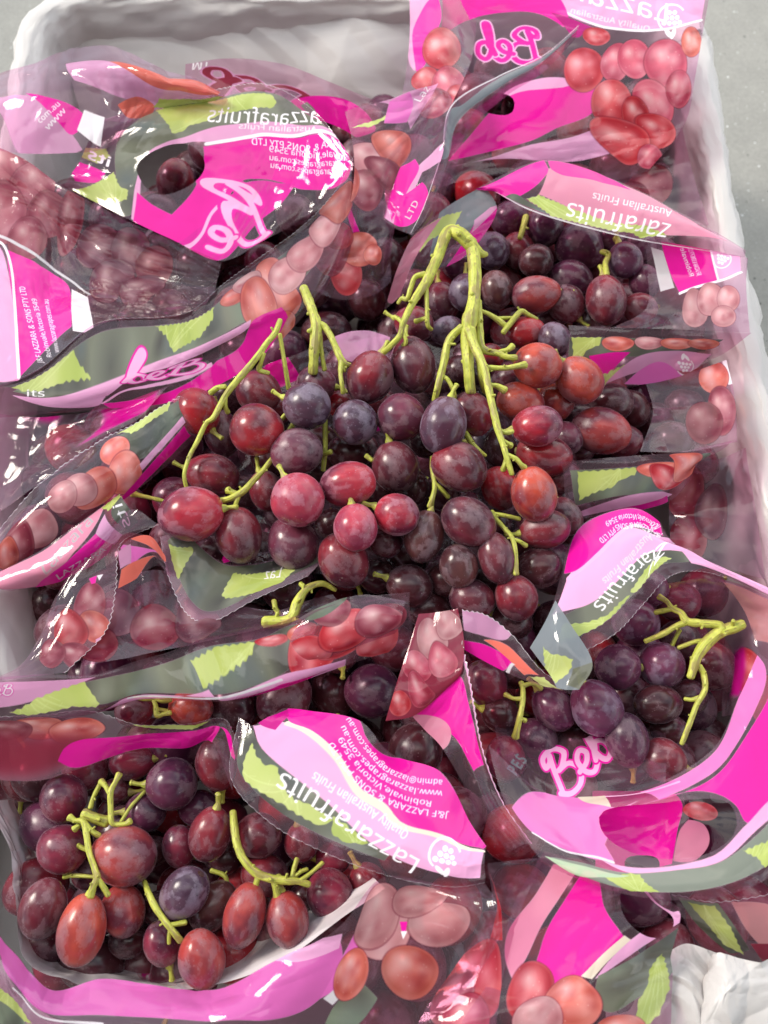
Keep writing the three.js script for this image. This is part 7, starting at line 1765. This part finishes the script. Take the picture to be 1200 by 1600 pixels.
  p.poly('M',0.9,[775,364,786,385,773,431,767,421]);
  p.poly('W',0.8,[766,418,775,435,761,467]);
  p.leaf('G',0.88,[-1,483,83,548,181,565,128,754,23,775]);
  p.band('K',0.68,[-2,615,80,661,184,630,95,917,0,953]);
  p.line('W',0.6,1.1,[107,445,203,401,300,415]); });
}
{ const b = bag('open bag at the lower right with a large handle hole and violet grapes');
film(b, 'lettered_flap', {w:109,h:38,wr:0.6,zig:1,clear:1.0}, [
  [70.2,164,-75.5, 91.3,164,-86.5, 104,164,-98.8, 115.3,165,-109.8, 126.1,165,-112.5, 140.3,164,-109.6, 162.8,162,-99.4],
  [68,164,-80.6, 87.9,164,-90.9, 100.3,165,-102.5, 111.7,166,-114.4, 124.9,166,-116.3, 139,165,-112, 162.5,163,-100.4],
  [66.1,162,-91.4, 81.2,163,-99.1, 93.1,165,-107.9, 107.1,166,-119.9, 121.8,166,-122.1, 135.5,165,-114.7, 161.5,163,-101.8],
  [68.4,158,-99.2, 77.5,160,-110.8, 89.9,162,-121.3, 103.5,164,-130.4, 116.3,164,-126.2, 129,163,-119.5, 159.8,162,-104.8],
  [74.5,150,-115.4, 77.6,152,-126.2, 86.4,154,-138.6, 105.7,156,-144.3, 117.3,156,-137.8, 121.5,156,-127.7, 145.6,158,-112.9]], p => {
  p.band('K',0.68,[5,292,13,523,169,510,337,509,502,505,847,944,650,243,502,257,338,262,172,268]);
  p.leaf('G',0.88,[15,329,52,437,131,353,203,311,300,311,326,281,172,268,68,282]);
  p.leaf('G',0.88,[338,308,431,337,548,373,583,319,497,240,352,246]);
  p.poly('L',0.85,[6,624,131,805,336,761,489,789,602,760,847,944,918,892,996,423,996,101,827,144,664,219,653,427,498,492,330,490,165,496]);
  p.line('L',0.95,1.3,[131,805,213,769,339,769,491,808,609,810,676,723]);
  p.poly('M',0.87,[104,895,199,979,341,992,439,993,546,996,671,1031,666,816,581,810,493,833,414,805,308,779,198,790]);
  p.text('azzarafruits','thin','W',0.9,[835,966,-563,-958,568,546,-49,-244,483,515,-3,-165,414,516,8,-154,347,522,14,-142,270,497,13,-136,186,464,9,-131]);
  p.text('Australian Fruits','thin','W',0.6,[581,735,2,-83,464,601,2,-62,380,599,4,-60,290,593,5,-58]);
  p.text('J&F LAZZARA & SONS PTY LTD','thin','W',0.9,[660,826,-33,-103,603,834,-23,-85,549,855,-12,-68,488,845,-1,-58,437,873,3,-51,394,855,6,-45,348,848,5,-41]);
  p.text('Robinvale,Victoria 3549','thin','W',0.9,[681,962,-110,-223,616,937,-19,-76,564,937,-14,-64,514,932,-1,-55,469,942,-1,-50,433,938,3,-45,397,933,1,-40]); });
film(b, 'inner_panel', {w:70,h:35,wr:0.8,zig:0,clear:1.0}, [
  [46.4,126,-63.2, 67.3,128,-54.9, 90.8,130,-51.9, 117.8,130,-54.6],
  [45.6,139,-50.7, 64.1,141,-40.4, 87.1,141,-39.1, 113.2,141,-42.9],
  [47.4,150,-37, 63.9,151,-26, 85.1,150,-26, 109.1,150,-30.8]], p => {
  p.text('GRAPES','bold','grey',0.5,[-129,1238,-99,0,-4,1238,-92,0,122,886,-86,25,229,559,-74,-16]);
  p.text('Beb','script','L',0.9,[417,1003,-142,-408,539,765,-133,-479,647,526,-141,-536,743,266,-145,-619]); });
film(b, 'side_wall', {w:40,h:65,wr:1.6,zig:0,clear:1.0}, [
  [115.6,160,-110.8, 138.1,163,-109.9, 163.3,161,-99.7],
  [140.1,135,-102.8, 147.2,148,-99.2, 163.2,160,-89.3],
  [148.7,126,-82.4, 149.4,144,-77.2, 160.3,159,-70.2],
  [144.1,126,-60.5, 143.8,144,-57.6, 156.9,159,-50.4]], p => {
  p.poly('pale',0.4,[493,20,593,262,665,477,968,463,996,48]);
  p.berry('red',0.6,[547,684,197,-23,28,147]);
  p.berry('coral',0.7,[785,849,171,-27,19,168]);
  p.poly('M',0.4,[347,578,538,530,497,866,281,875],0.9); });
film(b, 'front_panel', {w:129,h:50,wr:0.6,zig:0,clear:1.0,hole:[474,368,178,47,-5,112]}, [
  [40.1,156,-44.7, 60.2,152,-27.8, 83.9,150,-26.3, 105.4,150,-31, 128,152,-43.5, 141,154,-63.6, 150.6,156,-81.1],
  [44.4,160,-25.5, 64.5,158,-17.7, 84.4,156,-21.2, 109,156,-24.7, 130.1,158,-33.3, 146.3,160,-52.7, 158.7,161,-69.8],
  [49.6,164,-13.4, 67.3,164,-7.5, 86.5,164,-2.1, 110.9,164,-3.2, 132,164,-13, 150.4,164,-28.6, 162.8,164,-47.3],
  [54.9,168,-4.6, 69.4,168,0.5, 87,168,5.3, 109.6,168,5.9, 129.6,168,0.5, 147.4,168,-10.6, 161.4,168,-23.8],
  [57.4,166,-2.1, 70.9,167,3.4, 88.1,167,8.4, 110.1,167,9.7, 130.6,167,5.3, 149.2,167,-5.3, 163,167,-17.2]], p => {
  p.poly('L2',0.8,[19,302,176,1,262,8,352,243,424,201,340,321,293,413,308,488,181,545,45,470]);
  p.line('W',0.7,1,[48,479,137,558,248,504,303,503]);
  p.poly('L2',0.75,[444,43,556,42,681,27,833,0,993,-20,977,76,837,164,702,164,566,194,469,230]);
  p.line('L',0.9,1.4,[332,15,439,75,546,99]);
  p.poly('M',0.86,[393,256,469,230,570,222,722,193,832,206,969,193,970,337,780,517,674,463,662,385,606,279,524,221]);
  p.poly('L',0.8,[267,513,373,517,499,511,571,519,672,475,788,485,816,548,695,534,587,574,463,543,344,564]);
  p.poly('sky',0.75,[65,689,236,605,344,564,463,543,587,578,716,553,829,563,888,799,665,785,499,785,331,811,161,803]);
  p.leaf('G',0.88,[239,684,344,564,369,567,380,669,408,800,329,845]);
  p.leaf('G',0.88,[648,585,691,605,747,638,770,741,719,801,701,695]);
  p.poly('paleg',0.6,[35,706,164,671,342,589,246,727,147,837]);
  p.poly('cream',0.7,[266,-107,306,-238,341,-238,344,239,287,131]); });
film(b, 'side_panel', {w:68,h:21,wr:0.9,zig:1,clear:1.0}, [
  [30.9,164,-84.4, 33.6,164,-69.2, 35.6,163,-54.6, 38.3,162,-40.4, 44,162,-24.2, 54,164,-9],
  [22.6,160,-66.2, 26.3,158,-59.1, 29.2,158,-50.5, 33,158,-38.5, 39.6,159,-23.3, 50.3,162,-8.6],
  [11.3,154,-56, 16.5,150,-51.2, 22.6,150,-44.8, 29.8,150,-32.7, 36.5,152,-19.6, 46.5,154,-6.2]], p => {
  p.line('L',0.7,2.1,[22,24,200,0,400,-1,600,-1,800,-6,1000,2]);
  p.poly('M',0.87,[13,958,10,512,95,211,303,145,456,113,639,130,647,519,489,596,285,792]);
  p.poly('pink2',0.75,[-33,1017,374,686,415,811,413,1030,357,1198]); });
film(b, 'folded_lip', {w:50,h:13,wr:0.9,zig:1,clear:1.0}, [
  [31.3,164,-97, 40.9,164,-94.8, 50.7,164,-87, 62.2,165,-71.5, 75.1,166,-63.9],
  [31.1,163,-88.6, 39.5,162,-86.2, 48.1,162,-79.7, 59.4,163,-69.4, 72.8,165,-63.5],
  [31.9,160,-81.5, 40.7,159,-76.6, 50.6,159,-71.5, 60.1,161,-67.3, 71.8,164,-63.7]], p => {
  p.poly('L',0.5,[-1,3,251,-3,501,-2,475,232,23,490]);
  p.poly('M',0.85,[5,744,206,666,585,534,406,1003,213,1039,6,1009]);
  p.poly('coral',0.8,[249,567,514,300,748,270,653,758,553,621]);
  p.poly('W',0.7,[438,997,553,621,589,579,476,984]);
  p.leaf('G',0.88,[713,622,776,206,941,635,803,1100]); });
film(b, 'corner_fold', {w:29,h:18,wr:0.5,zig:0,clear:1.0}, [
  [67.6,171,-98.6, 72.4,171,-89.1, 79.8,171,-73.9, 74.2,170,-63.6],
  [62.9,168,-89.8, 67.1,172,-81.2, 72.2,171,-71.5, 69.6,169,-63.8],
  [57.5,164,-81.3, 61.2,165,-75.3, 64.6,165,-70.2, 66.5,166,-65.1]], p => {
  p.poly('grey',0.6,[-1,0,334,3,666,1,1000,-3,1001,995,-1,999]);  // sky reflected in the clear fold, painted as grey
  p.leaf('G',0.88,[180,786,355,752,563,419,717,611,885,970,565,1086]);
  p.poly('K',0.6,[668,499,666,1,1000,-3,917,577]); });
film(b, 'back_panel', {w:40,h:27,wr:1.2,zig:0,clear:1.0}, [
  [14.2,160,-95.9, 8.1,160,-77.6, 4.3,158,-66.6, 0.5,154,-54.3],
  [21.9,162,-96.7, 18.2,162,-77.2, 15.5,160,-65, 13,156,-56.7],
  [29.5,164,-97.5, 31.6,164,-84.4, 30.5,164,-72.9, 29,162,-69.6]], p => {
  p.poly('deep',0.5,[-5,-86,1,1000,333,1001,1006,1002,1000,0,333,-24]);
  p.berry('pale',0.5,[188,428,57,335,146,70]);
  p.berry('pale',0.5,[116,758,59,278,124,5]);
  p.berry('rose',0.55,[409,277,28,294,151,63]);
  p.berry('rose',0.55,[420,694,119,238,184,36]);
  p.berry('red',0.6,[822,165,-9,193,144,61]);
  p.berry('rose',0.5,[696,442,155,264,220,64]); });
}
{ const b = bag('bag at the bottom centre with a magenta panel and large coral print');
film(b, 'front_panel', {w:67,h:73,wr:1.0,zig:0,clear:1.0,hole:[765,199,200,129,-9,116]}, [
  [60.3,150,-6.7, 78.8,152,-2.2, 93.7,156,4.4, 106,160,12.8],
  [46.9,152,13.1, 69.4,156,15.1, 86.5,161,16.9, 105.1,162,15.2],
  [40.9,156,31.6, 62.8,160,31.2, 78.1,162,31.1, 102.2,158,26.4],
  [26.4,160,48.9, 50.3,162,46.7, 75,160,45, 102.4,153,37],
  [17.5,154,67, 43.6,155,66.8, 72.4,153,67.2, 99.4,150,60.1]], p => {
  p.poly('pink2',0.8,[94,43,246,34,209,201,145,383,101,558,20,472,1,389,84,186]);
  p.poly('M',0.88,[280,43,356,43,494,196,644,306,692,344,607,460,471,571,309,596,194,530,182,412,242,198]);
  p.poly('cream',0.85,[686,332,738,361,583,565,493,546]);
  p.poly('L',0.85,[738,361,987,173,1013,292,705,506,605,566]);
  p.poly('L',0.7,[688,57,728,26,1006,235,985,262]);
  p.band('K',0.68,[620,549,830,463,1012,328,1069,496,968,718,816,745,698,759,628,680]);
  p.leaf('G',0.88,[950,504,970,566,988,774,944,853,856,877,809,852,827,813,835,753,876,707,891,604]);
  p.berry('red',0.75,[248,625,137,36,57,145]);
  p.berry('coral',0.8,[500,674,159,19,39,131]);
  p.berry('pale',0.7,[365,752,123,5,36,103]);
  p.berry('coral',0.8,[765,850,122,37,6,65]); });
film(b, 'side_panel', {w:20,h:78,wr:1.8,zig:0,clear:1.0}, [
  [37.1,156,-2.2, 45.2,154,-3.3, 59,150,-4.4],
  [38.3,156,12.9, 44.3,154,13, 50.3,153,13.1],
  [27.6,152,29.9, 36.4,156,29.6, 43,157,31.5],
  [13.6,150,48.3, 26.7,156,47.5, 38.4,160,48.9],
  [4.5,146,68.5, 19.8,152,67.3, 32.6,156,66.6]], p => {
  p.poly('red',0.6,[-12,37,168,183,712,402,377,411]);
  p.berry('red',0.8,[483,587,509,-11,155,187]);
  p.berry('deep',0.7,[294,672,300,22,37,124]);
  p.berry('rose',0.6,[586,747,316,-19,103,100]);
  p.poly('M',0.9,[1029,666,1096,647,1212,710,1120,715]);
  p.poly('W',0.8,[1120,715,1230,709,1242,734,1184,753]); });
film(b, 'back_panel', {w:67,h:37,wr:1.6,zig:0,clear:1.0,hole:[266,902,106,18,0,113]}, [
  [85.6,126,-29.3, 105.5,126,-30.5, 121.5,126,-31.8, 138.3,124,-33.2, 154.8,122,-32.1],
  [82.9,138,-13.9, 100.5,138,-13.9, 116.5,136,-16.4, 132.5,134,-16.5, 148.5,132,-16.6],
  [80.3,144,1.2, 97.3,144,1.2, 112.7,142,0, 128.4,140,-2.3, 144.1,138,-3.4]], p => {
  p.poly('M',0.92,[-16,-2,458,36,526,228,492,574,457,923,0,1036]);
  p.poly('shadeInk',0.7,[525,91,1001,84,1001,999,624,927]);  // dark of the bag interior painted on as a shade patch
  p.poly('pink2',0.7,[509,562,563,443,666,503,699,728,604,921,466,890]);
  p.berry('red',0.8,[642,332,114,35,-11,116]); });
}
{ const b = bag('crumpled bag with leaf print beside the white liner, bottom right');
film(b, 'side_panel', {w:41,h:28,wr:2.4,zig:1,clear:1.0}, [
  [105.5,154,8.7, 118.8,156,9.8, 134.6,158,7.6, 149.1,158,4.4],
  [111.5,146,18.7, 124,150,20.6, 137.4,152,19.5, 151.8,152,17.4],
  [116.6,138,26.8, 130.1,142,30.7, 141,144,31.6, 152.9,144,30.6]], p => {
  p.band('K',0.68,[46,46,377,33,511,760,299,903,108,517]);
  p.leaf('G',0.88,[118,101,344,69,409,401,439,865,281,736,213,420]);
  p.poly('pale',0.5,[473,26,757,165,936,820,684,865,533,470]);
  p.poly('deep',0.5,[530,663,704,686,934,990,606,955]); });
}
{ const b = bag('bag lying under the top bunch with magenta scraps showing');
film(b, 'front_panel', {w:164,h:128,wr:2.2,zig:0,clear:1.0}, [
  [-74.8,132,-222.5, -47,134,-232.1, -12.7,134,-246.8, 31.7,132,-240.7, 88.7,132,-240.7],
  [-80.5,124,-195.2, -46.5,124,-195.2, -12.4,124,-195.2, 36.9,124,-188.4, 92.9,124,-195.2],
  [-88.2,128,-147.2, -44.3,126,-148, -11.8,126,-148, 35.4,126,-144.8, 85.3,128,-147.2],
  [-75.6,138,-119.3, -41.8,140,-120.1, -11.2,138,-119.3, 16.8,138,-119.3, 33.6,138,-119.3]], p => {
  p.poly('M',0.85,[78,66,225,-52,299,100,201,130]);
  p.poly('L',0.7,[404,-3,500,-4,596,12,557,80,459,89]);
  p.poly('M',0.8,[500,268,571,237,586,296,518,331]);
  p.poly('L',0.7,[454,961,725,951,701,1023,500,1041]);
  p.poly('M',0.8,[44,774,128,736,154,875,56,917]); });
}

renderer.render(scene, camera);
